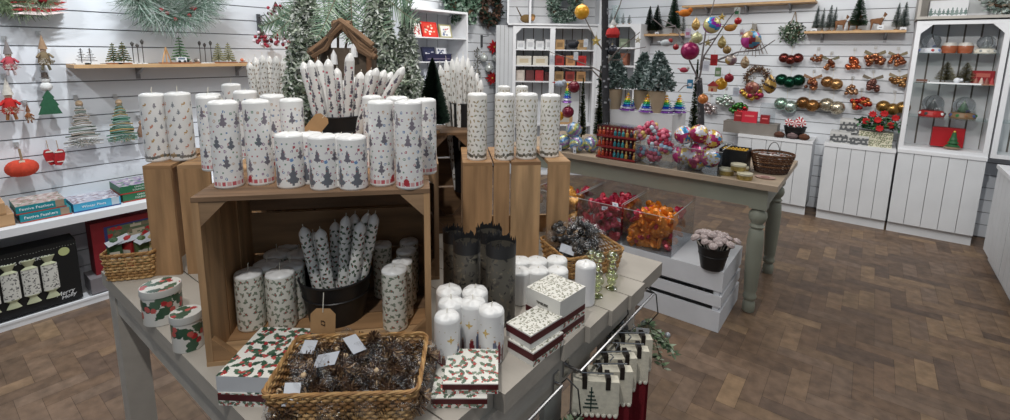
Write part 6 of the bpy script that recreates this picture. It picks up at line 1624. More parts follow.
# wreaths and hanging pieces
def wreath(name, label, P, R, r, cols, n, seed, facing=0.0, berries=None, cat='wreath', leaf=.03, flat=.5, wood=srgb(90, 66, 48)):
    "ring of leaves; local y is the depth direction"
    rnd = random.Random(seed); t = thing(name, label, cat, tuple(P), facing); b = MB()
    b.tube([(R*math.cos(a), 0, R*math.sin(a)) for a in np.linspace(0, 2*PI, 36, endpoint=False)], r*.35, 7, wood, closed=True); b.build('twig_ring', MATS['bark_attr'], t)
    l = MB(); vs = []; fs = []; cc = []
    for i in range(n):
        a = rnd.uniform(0, 2*PI); q = rnd.uniform(0, 2*PI); rr = r*math.sqrt(rnd.random()); c = Vector(((R+rr*math.cos(q))*math.cos(a), rr*math.sin(q)*flat-.004, (R+rr*math.cos(q))*math.sin(a)))
        d = Vector((rnd.gauss(0, 1), rnd.gauss(0, .6)-.4, rnd.gauss(0, 1))).normalized(); w_ = d.cross(Vector((rnd.gauss(0, 1), rnd.gauss(0, 1), rnd.gauss(0, 1)))).normalized()*leaf*.28
        e = c+d*leaf*rnd.uniform(.7, 1.2); m_ = (c+e)/2; k = len(vs); vs += [tuple(c), tuple(m_+w_), tuple(e), tuple(m_-w_)]; fs.append((k, k+1, k+2, k+3)); cc.append(rnd.choice(cols))
    l.add(vs, fs, cc); l.build('leaves', LEAFA, t, smooth=False)
    if berries:
        s = MB()
        for i in range(berries[1]):
            a = rnd.uniform(0, 2*PI); q = rnd.uniform(0, PI); s.ball(((R+r*.8*math.cos(q))*math.cos(a), -r*flat*math.sin(q)-.006, (R+r*.8*math.cos(q))*math.sin(a)), berries[2], 7, 5, rnd.choice(berries[0]))
        s.build('berries', GLOSSA, t)
    return t
HLY = [srgb(60, 84, 62), srgb(90, 112, 86), srgb(150, 164, 150), srgb(44, 62, 48)]
P = PY(793, 33, WY-.03); k = KP(P)
t = wreath('mistletoe_ball', 'round bunch of dark greenery hung by a rope on the slat wall', (P[0], WY-.05, P[2]), 4*k, 7.5*k, HLY, 700, 1, leaf=.035, berries=([srgb(226, 226, 214)], 26, .006), cat='hanging greenery')
b = MB()
for a in (-1, 1): b.tube([(a*5*k, 0, 4*k), (a*2*k, .01, 12*k), (0, .03, 21*k)], .004, 5, srgb(150, 130, 110))
b.build('rope_loop', FABA, t)
P = PY(757, 78, WY-.04); t = wreath('bead_wreath', 'brown beaded twig wreath with pale berries on the right wall', (P[0], WY-.035, P[2]), 10*k, 3.6*k, [srgb(92, 66, 50), srgb(120, 92, 70), srgb(70, 52, 42)], 600, 2, leaf=.024, berries=([srgb(206, 196, 180), srgb(110, 76, 56)], 60, .007))
P = PY(753, 38, WY-.05); t = thing('twig_bundle', 'bundle of thin twigs and ribbon hanging behind the pink and gold bauble', 'hanging decoration', (P[0], WY, P[2])); b = MB(); rnd = random.Random(3)
for i in range(14): x = rnd.uniform(-.06, .06); b.tube([(x*.3, -.03, .12), (x, -.04, 0), (x*2.4, -.03, -.12-rnd.random()*.08)], .0028, 5, srgb(112, 96, 86))
b.build('twigs', MATS['bark_attr'], t); wall_hook(t, .14, .05); b = MB(); b.box((-.02, -.05, .07), (.02, -.03, .14), srgb(150, 146, 140)); b.build('ribbon_tie', FABA, t, smooth=False)
P = PY(750, 96, WY-.04); t = wall_bunch('gold_star_bunch', 'bunch of shiny gold stars on the wall behind the grey riser', 752, 92, 5, 6, [srgb(196, 156, 70), srgb(214, 180, 90), srgb(170, 60, 90)], 'flat')
for px, py, lb, c_ in [(724, 101, 'mint and silver beaded ornament near the grey riser', [srgb(160, 180, 166), srgb(196, 200, 196)]), (709, 108, 'pale pink beaded ornament by the twig tree trunk', [srgb(170, 150, 150), srgb(206, 196, 196)]), (738, 108, 'green and red beaded ornament above the grey riser', [srgb(70, 120, 60), srgb(180, 44, 50)])]:
    wall_bunch('beaded_ornament', lb, px, py, 4, 5, c_, 'flat')
# flower drops left of the corner
for px, py, cols, lb in [(494, 47, [srgb(176, 24, 34)], 'red velvet poinsettia ornament, upper one on the far left wall'), (492, 78, [srgb(176, 30, 34), srgb(150, 20, 28)], 'red poinsettia ornament, lower one on the far left wall')]:
    P = PX(px, py, XL+.05); t = thing('poinsettia_ornament', lb, 'ornament', tuple(P), PI*.32); b = MB()
    for i in range(10):
        a = i*2*PI/10; r = .10 if i % 2 else .08; c, s_ = math.cos(a), math.sin(a); b.add([(0, -.01, 0), (r*.5*c-s_*.022, -.022, r*.5*s_+c*.022), (r*c, -.006, r*s_), (r*.5*c+s_*.022, -.022, r*.5*s_-c*.022)], [(0, 1, 2, 3)], cols[i % len(cols)])
    b.build('petals', FABA, t, smooth=False); s = MB(); s.ball((0, -.018, 0), .012, 8, 6, srgb(214, 180, 90)); s.build('flower_centre', ATTR, t)
mk = None
for i, (px, py, lb) in enumerate([(496, 58, 'upper left of the white glass drops beside the red flower'), (508, 60, 'upper right of the white glass drops near the corner panel'), (489, 68, 'middle left white glass drop between the red flowers'), (500, 70, 'middle white glass drop between the red flowers'), (507, 81, 'lowest right white glass drop near the corner panel'), (484, 58, 'leftmost white glass drop beside the red flower'), (499, 88, 'white glass drop just below the lower red flower')]):
    P = PX(px, py, XL+.05); t = hang(lb, 'glass_drop', px, py, P, 8, 'ball', [srgb(206, 212, 210)], 'white glass drops on the far left wall'); 
P = PX(490, 8, XL+.07); t = wreath('cone_wreath', 'dark green and brown cone wreath at the top of the far left wall', tuple(P), .15, .07, [srgb(24, 44, 36), srgb(30, 54, 42), srgb(96, 70, 56), srgb(74, 54, 44)], 1300, 5, PI/2, ([srgb(120, 84, 64), srgb(96, 66, 52)], 40, .014), leaf=.05)
P = PX(462, 1, XL+.15); t = wreath('green_garland', 'bushy green garland along the top of the bookcase', tuple(P), .16, .12, [srgb(70, 100, 80), srgb(96, 124, 104), srgb(50, 76, 60), srgb(140, 160, 146)], 1500, 6, PI/2, leaf=.06, cat='garland')
b = MB(); rnd = random.Random(9)
t = thing('leaf_stem_bunch', 'bunch of small dark leaf stems hanging on the far left wall', 'hanging decoration', tuple(PX(477, 60, XL+.03)), PI/2)
for i in range(70): x, z = rnd.uniform(-.06, .06), rnd.uniform(-.22, .14); a = rnd.uniform(0, 6); b.add([(x, -.01, z), (x+.02*math.cos(a), -.016, z+.02*math.sin(a)), (x+.035*math.cos(a+.3), -.01, z+.035*math.sin(a+.3)), (x+.02*math.cos(a+.8), -.012, z+.02*math.sin(a+.8))], [(0, 1, 2, 3)], rnd.choice([srgb(90, 84, 76), srgb(120, 116, 108), srgb(70, 80, 64)]))
b.build('leaves', LEAFA, t, smooth=False); b = MB(); b.tube([(0, -.004, .16), (.01, -.004, 0), (0, -.004, -.22)], .003, 5, srgb(90, 76, 64)); b.build('stem', MATS['bark_attr'], t)
wreath('framed_wreath', 'frosted green wreath in the cube shelf above the corner unit', CU((CXS[1]+CXS[2])/2, .10, CZT+.225), .145, .07, [srgb(120, 140, 128), srgb(90, 112, 100), srgb(160, 176, 166), srgb(70, 90, 80)], 1800, 7, CANG, leaf=.045)

# ---------------------------------------------------------------- deer shelf and tree shelves
def brush_on(px, yt, wpx, y, z, label, seed, cols, n=900, group=None):
    P = PY(px, 30, y); k = KP(P); H = HT((P[0], y), px, yt)-z; t = brush_tree('bottle_brush_tree', label, H, wpx/2*k, cols, seed, n, group); t.location = (P[0], y, z+.0005)
gz = 'frosted bottle brush trees on the deer shelf'
for px, yt, w_, dy, lb in [(816, 6, 8, .07, 'frosted bottle brush tree at the left end of the deer shelf'), (822, 8, 6, .13, 'smaller frosted tree second from the left on the deer shelf'), (829, 5, 9, .08, 'frosted bottle brush tree third from the left, beside the first deer'), (834, 7, 6, .14, 'small frosted tree just behind the first deer'), (896, 3, 9, .08, 'frosted bottle brush tree left of the right-hand pair on the deer shelf'), (903, 2, 10, .13, 'frosted bottle brush tree at the right end of the deer shelf')]:
    brush_on(px, yt, w_, YR-dy, zd, lb, int(px), GYG, 900, gz)
brush_on(857, -6, 17, YR-.12, zd, 'larger green bottle brush tree behind the middle deer', 91, MDG, 1600)
gz = 'dark green bottle brush trees on the short shelf'
brush_on(649, 6, 11, YR-.09, zg, 'dark green bottle brush tree, left of the two on the short shelf', 92, DKG, 1500, gz); brush_on(656.5, 5, 13, YR-.12, zg, 'dark green bottle brush tree, right of the two on the short shelf', 93, DKG, 1500, gz)
brush_on(673, -8, 15, YR-.10, zg, 'tall mid-green bottle brush tree at the right end of the short shelf', 94, MDG, 1500)
for px in (683, 689): brush_on(px, 12, 6, YR-.1, zg, 'small frosted tree behind the felt animal, %s one' % ('left' if px == 683 else 'right'), px, GYG, 500, 'small frosted trees behind the felt animal') if px == 683 else None
def deer_fig(label, px, lying, flip, y, s_=1.0):
    P = PY(px, 28, y); t = thing('deer_figure', label, 'figurine', (P[0], y, zd), 0, 'brown deer figures on the wall shelf'); BR = mat('deer_fur', srgb(122, 84, 56), .8, var=.25, scale=50); me = bpy.data.meshes.new('body'); f = -1 if flip else 1
    V = [(0, 0, .075, .022), (.045*f, 0, .078, .020), (-.035*f, 0, .076, .020), (-.058*f, 0, .105, .011), (-.066*f, 0, .13, .011), (-.088*f, 0, .126, .006), (-.036*f, .012, .04, .008), (-.036*f, .012, .004, .0055), (-.036*f, -.012, .04, .008), (-.036*f, -.012, .004, .0055), (.044*f, .012, .04, .009), (.048*f, .012, .004, .0055), (.044*f, -.012, .04, .009), (.048*f, -.012, .004, .0055), (.064*f, 0, .092, .005), (-.062*f, .014, .146, .004), (-.062*f, -.014, .146, .004)]
    E_ = [(0, 1), (0, 2), (2, 3), (3, 4), (4, 5), (2, 6), (6, 7), (2, 8), (8, 9), (1, 10), (10, 11), (1, 12), (12, 13), (1, 14), (4, 15), (4, 16)]
    me.from_pydata([v[:3] for v in V], E_, []); o = bpy.data.objects.new('body', me); COL.objects.link(o); o.parent = t; me.materials.append(BR)
    m_ = o.modifiers.new('skin', 'SKIN'); 
    for i, v in enumerate(V): me.skin_vertices[0].data[i].radius = (v[3], v[3])
    me.skin_vertices[0].data[0].use_root = True; o.modifiers.new('sub', 'SUBSURF').levels = 1; o.modifiers['sub'].render_levels = 1
    t.scale = (s_*.72, s_, s_)
    b = MB(); b.tube([(-.058*f, 0, .097), (-.05*f, 0.0, .112)], .0135, 9, srgb(206, 200, 190)); b.build('scarf', FABA, t)
deer_fig('brown deer figure standing at the left of the deer shelf', 840, False, True, YR-.17, .95)
deer_fig('brown deer figure in the middle, in front of the green tree', 853, False, True, YR-.12, .95)
deer_fig('brown deer figure at the right with a white price card', 876, False, True, YR-.15, 1.05)
for px, lb, z, y in [(814, 'white price card at the left end of the deer shelf', zd, SYF), (880, 'white price card in front of the right-hand deer', zd+.02, SYF), (903, 'white price card at the right end of the deer shelf', zd, SYF), (657, 'white price card on the short tree shelf', zg, SYF)]:
    P = PY(px, 30, y+.004); t = thing('price_card', lb, 'sign', (P[0], y+.006, z)); b = MB(); b.box((-.022, 0, -.012), (.022, .0012, .022), srgb(222, 225, 230)); b.build('card', ATTR, t, smooth=False); b = MB(); b.box((-.012, -.0004, .0), (.012, 0, .008), srgb(120, 124, 130)); b.build('printed_price', ATTR, t, smooth=False)

# ---------------------------------------------------------------- snow globe case
yb_ = YR-.17
def globe(label, px, py_b, z, wpx, inner, base, name='snow_globe'):
    P = PY(px, py_b, yb_); k = KP(P); r = wpx/2*k*1.15; t = thing(name, label, 'snow globe', (P[0], yb_, z+.0035), 0, 'snow globes on the glass shelves'); b = MB(); b.lathe([(r*1.0, 0), (r*1.05, r*.15), (r*.9, r*.55), (r*.75, r*.6)], 20, base); 
    for i in range(9): b.ball((r*.95*math.cos(i*.7), r*.95*math.sin(i*.7), r*.3), r*.17, 7, 5, inner[i % len(inner)])
    b.build('ornate_base', ATTR, t); g_ = MB(); g_.ball((0, 0, r*1.3), r*.88, 20, 14); g_.build('glass_dome', mat('dome_glass', srgb(200, 206, 210), .06, trans=.9, var=0), t); q = MB(); q.lathe([(r*.4, r*.62), (r*.3, r*1.0), (.0005, r*1.7)], 10, inner[0]); q.ball((r*.25, -r*.2, r*.8), r*.2, 8, 6, inner[-1]); q.build('inner_scene', ATTR, t); return t
globe('snow globe with a white and pink house scene, top shelf left', 930, 50, hs[0], 15, [srgb(206, 206, 214), srgb(176, 60, 60), srgb(110, 130, 176)], srgb(206, 210, 216))
globe('silver snow globe on a cream base, top shelf right', 985, 50, hs[0], 14, [srgb(150, 156, 156), srgb(190, 190, 180)], srgb(206, 202, 190))
globe('snow globe in a red sleigh on the third shelf', 931, 116, hs[2], 17, [srgb(60, 70, 70), srgb(170, 36, 36), srgb(206, 206, 206)], srgb(160, 34, 34))
globe('snow globe with a green tree and brown base on the third shelf', 962, 118, hs[2], 17, [srgb(50, 110, 60), srgb(130, 92, 60), srgb(60, 80, 130)], srgb(120, 96, 70))
for px, lb in [(949, 'copper and white robin mug on the top glass shelf, left of the pair'), (965, 'copper and white robin mug on the top glass shelf, right of the pair')]:
    P = PY(px, 50, yb_); t = thing('ceramic_mug', lb, 'mug', (P[0], yb_, hs[0]+.0035), 0, 'robin mugs on the top glass shelf'); b = MB(); b.lathe([(.042, 0), (.05, .03), (.05, .06), (.038, .085), (.036, .085), (.045, .05)], 18, cols=[srgb(150, 80, 50), srgb(150, 84, 54), srgb(190, 186, 180), srgb(120, 110, 100), srgb(90, 80, 70)]); b.build('mug_body', GLOSSA, t); b = MB(); b.tube([(.048, 0, .06), (.072, 0, .055), (.072, 0, .025), (.046, 0, .02)], .006, 6, srgb(190, 186, 180)); b.build('handle', GLOSSA, t)
GGT = [srgb(130, 124, 90), srgb(156, 148, 108), srgb(104, 100, 74)]
for px, yt, lb in [(945, 62, 'olive gold bottle brush tree, left on the second glass shelf'), (965, 63, 'olive gold bottle brush tree, right on the second glass shelf')]:
    P = PY(px, 80, yb_+.02); k = KP(P); t = brush_tree('glitter_tree', lb, HT((P[0], yb_), px, yt)-hs[1], 9*k, GGT, int(px), 900, 'olive gold trees on the glass shelf'); t.location = (P[0], yb_+.02, hs[1]+.0035)
P = PY(953, 85, YF+.07); t = thing('white_tray', 'long white glittery tray in front of the olive gold trees', 'tray', (P[0], YF+.08, hs[1]+.0035)); b = MB(); b.box((-.16, -.03, 0), (.16, .03, .012), srgb(226, 228, 230)); b.build('tray_body', ATTR, t, smooth=False); b = MB(); b.ball((.02, 0, .03), .022, 10, 7, srgb(220, 224, 230)); b.ball((.045, 0, .035), .012, 8, 6, srgb(220, 224, 230)); b.build('bird_shape', ATTR, t)
P = PY(983, 84, YF+.1); t = thing('gift_box', 'red box behind a small copper figure group on the second glass shelf', 'box', (P[0], YF+.16, hs[1]+.0035)); b = MB(); b.box((-.065, 0, 0), (.065, .05, .11), srgb(140, 26, 34)); b.build('box_body', ATTR, t, smooth=False); b = MB(); b.box((-.04, -.001, .06), (.04, 0, .09), srgb(176, 90, 80)); b.build('box_front', ATTR, t, smooth=False)
t = thing('figure_group', 'small copper and pink figure group in front of the red shelf box', 'figurine', (P[0], YF+.08, hs[1]+.0035)); b = MB(); b.box((-.06, -.02, 0), (.06, .02, .008), srgb(150, 110, 90)); b.build('figure_base', ATTR, t, smooth=False)
for i in range(4): b = MB(); b.lathe([(.016, .008), (.012, .03), (.006, .05), (.0005, .06)], 10, [srgb(150, 90, 80), srgb(190, 170, 160), srgb(130, 80, 70), srgb(170, 60, 60)][i], T(-.045+i*.03, 0, 0)); b.build('figure', ATTR, t)
P = PY(918, 84, YF+.1); t = thing('toy_vehicle', 'tiny brown toy sleigh at the left of the second glass shelf', 'toy', (P[0]+.02, YF+.1, hs[1]+.0035)); b = MB(); b.box((-.035, -.015, .012), (.035, .015, .03), srgb(120, 84, 72)); b.build('toy_body', ATTR, t, smooth=False); b = MB(); b.tube([(-.04, -.014, .004), (.04, -.014, .004), (.05, -.014, .018)], .003, 5, srgb(100, 90, 80)); b.tube([(-.04, .014, .004), (.04, .014, .004), (.05, .014, .018)], .003, 5, srgb(100, 90, 80)); b.build('runners', ATTR, t)
P = PY(947, 146, YF+.12); t = thing('tree_gift_box', 'bright red box with a green tree figure standing before it, bottom of the display case', 'box', (P[0], YF+.17, ZB+.031)); b = MB(); b.box((-.10, 0, 0), (.10, .06, .16), srgb(172, 20, 30)); b.build('box_body', ATTR, t, smooth=False); b = MB(); b.lathe([(.05, 0), (.055, .01), (.04, .02)], 16, srgb(150, 130, 110), T(.03, -.07, 0)); b.build('figure_base', ATTR, t); b = MB()
for i in range(4): b.lathe([(.048-i*.010, .02+i*.026), (.012, .055+i*.026)], 14, srgb(40, 92, 54), T(.03, -.07, 0))
b.ball((.03, -.07, .14), .008, 8, 6, srgb(226, 200, 90)); b.build('tree_figure', ATTR, t)
# top cube items
P = PY(947, 12, YR-.16); t = thing('printed_mug_box', 'white storage box with printed grey fir trees above the display case', 'box', (P[0]-.0, YR-.22, ZTOP)); b = MB(); b.box((-.115, 0, 0), (.115, .14, .13), srgb(214, 216, 220)); b.build('box_body', ATTR, t, smooth=False); b = MB(); cvt = Canvas(.23, .13, .0022, srgb(214, 216, 220)); rnd = random.Random(2)
for i in range(9): cvt.stamp(.012+i*.026, .04, f_tree(.05+rnd.uniform(-.01, .02)), rnd.choice([srgb(96, 116, 112), srgb(120, 136, 134)]))
sheet(b, cvt, lambda u, v: (-.115+u*.23, -.0006, v*.13)); b.build('tree_print', ATTR, t, smooth=False)
P = PY(985, 10, YR-.2); t = thing('canvas_picture', 'white framed panel behind frosted greenery above the display case', 'picture', (P[0]+.08, YR-.10, ZTOP)); b = MB()
for a, c in (((-.20, 0, 0), (.20, .02, .03)), ((-.20, 0, .27), (.20, .02, .30)), ((-.20, 0, .03), (-.17, .02, .27)), ((.17, 0, .03), (.20, .02, .27))): b.box(a, c)
b.build('frame_border', WHITE, t, smooth=False); b = MB(); b.box((-.17, .008, .03), (.17, .012, .27), srgb(190, 194, 196)); b.build('frame_panel', ATTR, t, smooth=False)
wreath('frosted_greenery', 'frosted eucalyptus bunch in front of the white frame', (P[0]+.10, YR-.20, ZTOP+.13), .055, .075, [srgb(150, 164, 158), srgb(176, 186, 182), srgb(110, 128, 120), srgb(130, 120, 106)], 900, 12, leaf=.04, cat='artificial plant')

# ---------------------------------------------------------------- cupboard tops
ct = .72
P = PY(749, 137, YF+.03); riser('wooden_riser', 'grey wooden riser on the left cupboard with red boxes', PY(722, 137, YF+.02)[0], PY(776, 137, YF+.02)[0], YF+.03, YF+.22, ct, ct+.115, mat('riser_grey', srgb(130, 124, 118), .6, var=.12), 'riser')
z = ct+.115
for px, w_, h, y, c, lb in [(738, .05, .085, .12, srgb(150, 34, 40), 'dark red small box at the left of the grey riser'), (749, .085, .10, .08, srgb(196, 40, 60), 'coral red open card box in the middle of the grey riser'), (764.5, .05, .075, .10, srgb(140, 30, 36), 'dark red small box at the right of the grey riser')]:
    P = PY(px, 125, YF+y); t = thing('gift_box', lb, 'box', (P[0], YF+y, z), .05, 'red boxes on the grey riser'); b = MB(); b.box((-w_*.8, -.03, 0), (w_*.8, .03, h*1.1), c); b.build('box_body', ATTR, t, smooth=False); b = MB(); b.box((-w_*.5, -.0306, h*.6), (w_*.5, -.03, h*.75), srgb(220, 120, 120)); b.build('box_print', ATTR, t, smooth=False)
P = PY(770, 120, YF+.15); t = thing('clear_stand', 'clear acrylic stand behind the red boxes on the grey riser', 'stand', (P[0]-.03, YF+.16, z)); b = MB(); b.box((-.07, 0, 0), (.07, .003, .2)); b.build('upright_panel', ACRYL, t, smooth=False); b = MB(); b.box((-.07, -.04, 0), (.07, 0, .003)); b.build('foot_panel', ACRYL, t, smooth=False)
P = PY(794, 134, YF+.08); pb = bucket('bucket', 'black bucket of peppermint swirl lollipops on the left cupboard', .07, .095, .11, BLACK); pb.location = (P[0], YF+.11, ct); mk = None
for i, (dx, dz, lb) in enumerate([(-.055, .15, 'red and white swirl lollipop, left one in the black bucket'), (.0, .14, 'red and white swirl lollipop, middle one in the black bucket'), (.055, .15, 'red and white swirl lollipop, right one in the black bucket'), (.03, .17, 'red and white swirl lollipop at the back of the black bucket')]):
    t = thing('swirl_lollipop', lb, 'lollipop', (P[0]+dx, YF+.09+(.04 if i == 3 else 0), ct+dz), 0, 'peppermint swirl lollipops in the black bucket'); b = MB(); n = 24; R = .034; vs = [(0, -.006, 0)]; fs = []; cc = []
    for q in range(n): a = 2*PI*q/n; vs.append((R*math.cos(a), 0, R*math.sin(a)))
    for q in range(n): fs.append((0, 1+(q+1) % n, 1+q)); cc.append(srgb(176, 30, 44) if (q//2) % 2 else srgb(230, 226, 226))
    b.add(vs, fs, cc); b.add([(v[0], .008, v[2]) for v in vs[1:]], [tuple(range(n))], srgb(230, 226, 226)); b.add(vs[1:]+[(v[0], .008, v[2]) for v in vs[1:]], [(q, (q+1) % n, n+(q+1) % n, n+q) for q in range(n)], srgb(226, 210, 210)); b.build('swirl_disc', GLOSSA, t, smooth=False); b = MB(); b.tube([(0, .004, -R), (0, .01, -R-.09)], .003, 6); b.build('stick', WHITE, t)
mk = None
for px, c, lb in [(779, srgb(84, 52, 40), 'brown felt pudding in front of the black bucket, left of three'), (792, srgb(110, 92, 92), 'greyish brown felt pudding in front of the black bucket, middle of three'), (804, srgb(90, 56, 40), 'brown felt pudding in front of the black bucket, right of three')]:
    P = PY(px, 138, YF+.03); t = thing('felt_pudding', lb, 'ornament', (P[0], YF+.035, ct), 0, 'felt puddings on the left cupboard'); b = MB(); b.lathe([(.02, 0), (.042, .012), (.048, .03), (.036, .048), (.0005, .056)], 16, c); b.build('pudding_body', FABA, t); b = MB(); b.lathe([(.022, .0515), (.014, .058), (.0005, .06)], 10, tuple(q*1.8 for q in c)); b.build('icing', FABA, t)
# leaf print cake tins and poinsettia pot on middle cupboard
def square_tin(label, px, y, z, w_, h, seed, rot=0):
    P = PY(px, 140, YF+y); t = thing('square_tin', label, 'tin', (P[0], YF+y, z), rot, 'leaf-print square tins on the middle cupboard'); d = w_*.55; rnd = random.Random(seed); cv = Canvas(w_, h*.8, .0028, srgb(190, 190, 188)); b = MB()
    for x, y_ in jitter(w_, h*.8, .034, rnd):
        for a in range(3): cv.stamp(x+.013*math.cos(a*1.6), y_+.013*math.sin(a*1.6), f_ell(.019, .009), srgb(92, 94, 96), a*1.6)
    b.box((-w_/2, -d, 0), (w_/2, d, h*.8), srgb(176, 176, 174)); sheet(b, cv, lambda u, v: (-w_/2+u*w_, -d-.0008, v*h*.8)); b.build('tin_body', MATS['printed_tin'], t, smooth=False); b = MB(); b.box((-w_/2-.002, -d-.002, h*.8), (w_/2+.002, d+.002, h), srgb(206, 206, 204)); b.build('tin_lid', MATS['printed_tin'], t, smooth=False)
square_tin('leaf-print square tin at the left on the middle cupboard', 840, .13, ct, .15, .105, 1); square_tin('leaf-print square tin at the right beside the flower pot', 857, .13, ct, .15, .085, 2, .1); square_tin('leaf-print square tin stacked on top of the other two', 847, .14, ct+.107, .13, .115, 3)
P = PY(874, 146, YF+.12); t = thing('poinsettia_pot', 'cream patterned planter box of red poinsettias on the middle cupboard', 'plant', (P[0], YF+.13, ct)); cv = Canvas(.24, .13, .0028, srgb(206, 202, 180)); rnd = random.Random(5)
for x, y_ in jitter(.24, .13, .03, rnd): cv.stamp(x, y_, f_ring(.009, .003), srgb(120, 120, 96)); cv.stamp(x+.012, y_+.01, f_leaf(.01, .004), srgb(110, 124, 90), rnd.uniform(0, 3))
b = MB(); b.box((-.12, -.06, 0), (.12, .08, .13), srgb(196, 192, 170)); sheet(b, cv, lambda u, v: (-.12+u*.24, -.0606, v*.13)); b.build('planter_box', ATTR, t, smooth=False)
b = MB(); rnd = random.Random(8)
for i in range(330):
    a = rnd.uniform(0, 6.3); r = .15*math.sqrt(rnd.random()); x, y_, z_ = r*math.cos(a)*1.1, r*math.sin(a)*.6, .15+rnd.random()*.13*(1-r*3); L_ = .05; q = rnd.uniform(0, 6.3); b.add([(x, y_, z_), (x+L_*.5*math.cos(q)-.012*math.sin(q), y_+L_*.5*math.sin(q)+.012*math.cos(q), z_+.012), (x+L_*math.cos(q), y_+L_*math.sin(q), z_+rnd.uniform(-.02, .01)), (x+L_*.5*math.cos(q)+.012*math.sin(q), y_+L_*.5*math.sin(q)-.012*math.cos(q), z_+.004)], [(0, 1, 2, 3)], rnd.choice([srgb(44, 92, 56), srgb(70, 120, 76), srgb(30, 66, 42)]))
b.build('green_leaves', LEAFA, t, smooth=False)
for x, y_, z_ in [(-.08, -.06, .22), (.0, -.08, .24), (.09, -.06, .20), (.04, 0, .29), (-.04, 0, .28), (.12, .0, .26), (.02, -.1, .17)]:
    b = MB()
    for i in range(8): a = i*PI/4; b.add([(x, y_-.01, z_), (x+.022*math.cos(a)-.009*math.sin(a), y_-.016, z_+.022*math.sin(a)+.009*math.cos(a)), (x+.034*math.cos(a), y_-.004, z_+.034*math.sin(a)), (x+.022*math.cos(a)+.009*math.sin(a), y_-.016, z_+.022*math.sin(a)-.009*math.cos(a))], [(0, 1, 2, 3)], srgb(186, 26, 30))
    b.build('red_flower', LEAFA, t, smooth=False)
# ---------------------------------------------------------------- left wall
random.seed(61)
WX = XL+.003
def LP(px, py, d=.05): return PX(px, py, XL+d)
def wthing(name, label, px, py, cat='ornament', d=.05, group=None):
    "frame on the left wall: local x runs right along the wall, local -y comes out into the room"
    P = LP(px, py, d); return thing(name, label, cat, tuple(P), PI/2, group), KP(P)
def peg(t, z, d=.05):
    h = MB(); h.tube([(0, d-.003, z), (0, d*.3, z-.004), (0, -.005, z-.002), (0, -.008, z+.010)], .0015, 5, srgb(200, 200, 200)); h.box((-.010, d-.006, z-.016), (.010, d-.003, z+.016), srgb(210, 212, 214)); h.build('peg_hook', mat('peg_metal', attr=True, rough=.3, metal=.6), t, smooth=False)
SG = [srgb(96, 120, 104), srgb(140, 158, 146), srgb(70, 96, 80), srgb(180, 190, 184)]
def needle_bunch(t, R, H, n, cols, L_, seed, c=(0, 0, 0), nm='needles'):
    rnd = random.Random(seed); vs = []; fs = []; cc = []
    for i in range(n):
        a = rnd.uniform(0, 2*PI); r = R*math.sqrt(rnd.random()); p = Vector((c[0]+r*math.cos(a), c[1]-abs(rnd.gauss(0, .02)), c[2]+r*math.sin(a)*H)); d = (Vector((math.cos(a)*1.2, -.4, math.sin(a)))+Vector((rnd.gauss(0, .5), rnd.gauss(0, .4), rnd.gauss(0, .5)))).normalized(); e = p+d*L_*rnd.uniform(.6, 1.2); w_ = d.cross(Vector((0, 1, .2))).normalized()*.0018; k = len(vs); vs += [tuple(p-w_), tuple(p+w_), tuple(e+w_*.4), tuple(e-w_*.4)]; fs.append((k, k+1, k+2, k+3)); cc.append(rnd.choice(cols))
    b = MB(); b.add(vs, fs, cc); b.build(nm, LEAFA, t, smooth=False)
def bow(t, s_, c, stripe=None, z=0):
    b = MB()
    for a in (-1, 1):
        b.add([(0, -.02, z), (a*s_*.5, -.04, z+s_*.28), (a*s_, -.03, z+s_*.15), (a*s_, -.03, z-s_*.12), (a*s_*.5, -.04, z-s_*.22)], [(0, 1, 2, 3, 4) if a < 0 else (4, 3, 2, 1, 0)], c)
        b.add([(0, -.03, z), (a*s_*.2, -.03, z), (a*s_*.45, -.02, z-s_*.6), (a*s_*.2, -.02, z-s_*.7)], [(0, 1, 2, 3)], stripe or c)
    b.ball((0, -.035, z), s_*.14, 8, 6, c); b.build('ribbon_bow', FABA, t, smooth=False)
t, k = wthing('frosted_wreath', 'long-needled frosted green wreath at the top of the left wall', 168, -14, 'wreath', .15)
t.location.z += 0; b = MB(); R = 30*k; b.tube([(R*math.cos(a), 0, R*math.sin(a)) for a in np.linspace(0, 2*PI, 30, endpoint=False)], .02, 7, srgb(90, 100, 84), closed=True); b.build('twig_ring', MATS['bark_attr'], t)
rnd = random.Random(3)
for q in range(9):
    a = PI+q*PI/8; needle_bunch(t, .05, 1, 260, SG, .13, q, (R*math.cos(a), 0, R*math.sin(a)*.9))
b = MB()
for q in range(14): a = rnd.uniform(PI*.9, PI*1.9); b.ball((R*math.cos(a)+rnd.uniform(-.03, .03), -.04, R*math.sin(a)+rnd.uniform(-.02, .03)), .014, 8, 6, srgb(150, 24, 40))
b.build('berries', GLOSSA, t)
t, k = wthing('fir_wreath', 'green fir wreath with a red bow at the top left corner', 16, -16, 'wreath', .07); b = MB(); R = 20*k; b.tube([(R*math.cos(a), 0, R*math.sin(a)) for a in np.linspace(0, 2*PI, 30, endpoint=False)], .018, 7, srgb(90, 100, 84), closed=True); b.build('twig_ring', MATS['bark_attr'], t)
for q in range(7): a = PI+q*PI/6; needle_bunch(t, .045, 1, 300, [srgb(100, 116, 84), srgb(130, 142, 112), srgb(80, 96, 70)], .06, q+30, (R*math.cos(a), 0, R*math.sin(a)))
t, k = wthing('striped_fabric_bow', 'red and white striped fabric bow hanging at the top left', 41, 3, 'bow', .07); b = MB()
for i in range(6): b.add([(-.12+.01*i, -.01-.006*i, .05-.02*i), (.11, -.012-.006*i, .055-.02*i), (.10-.02*i, -.02-.006*i, .03-.02*i), (-.13, -.02-.006*i, .03-.02*i)], [(0, 1, 2, 3)], srgb(160, 36, 44) if i % 2 == 0 else srgb(206, 190, 186))
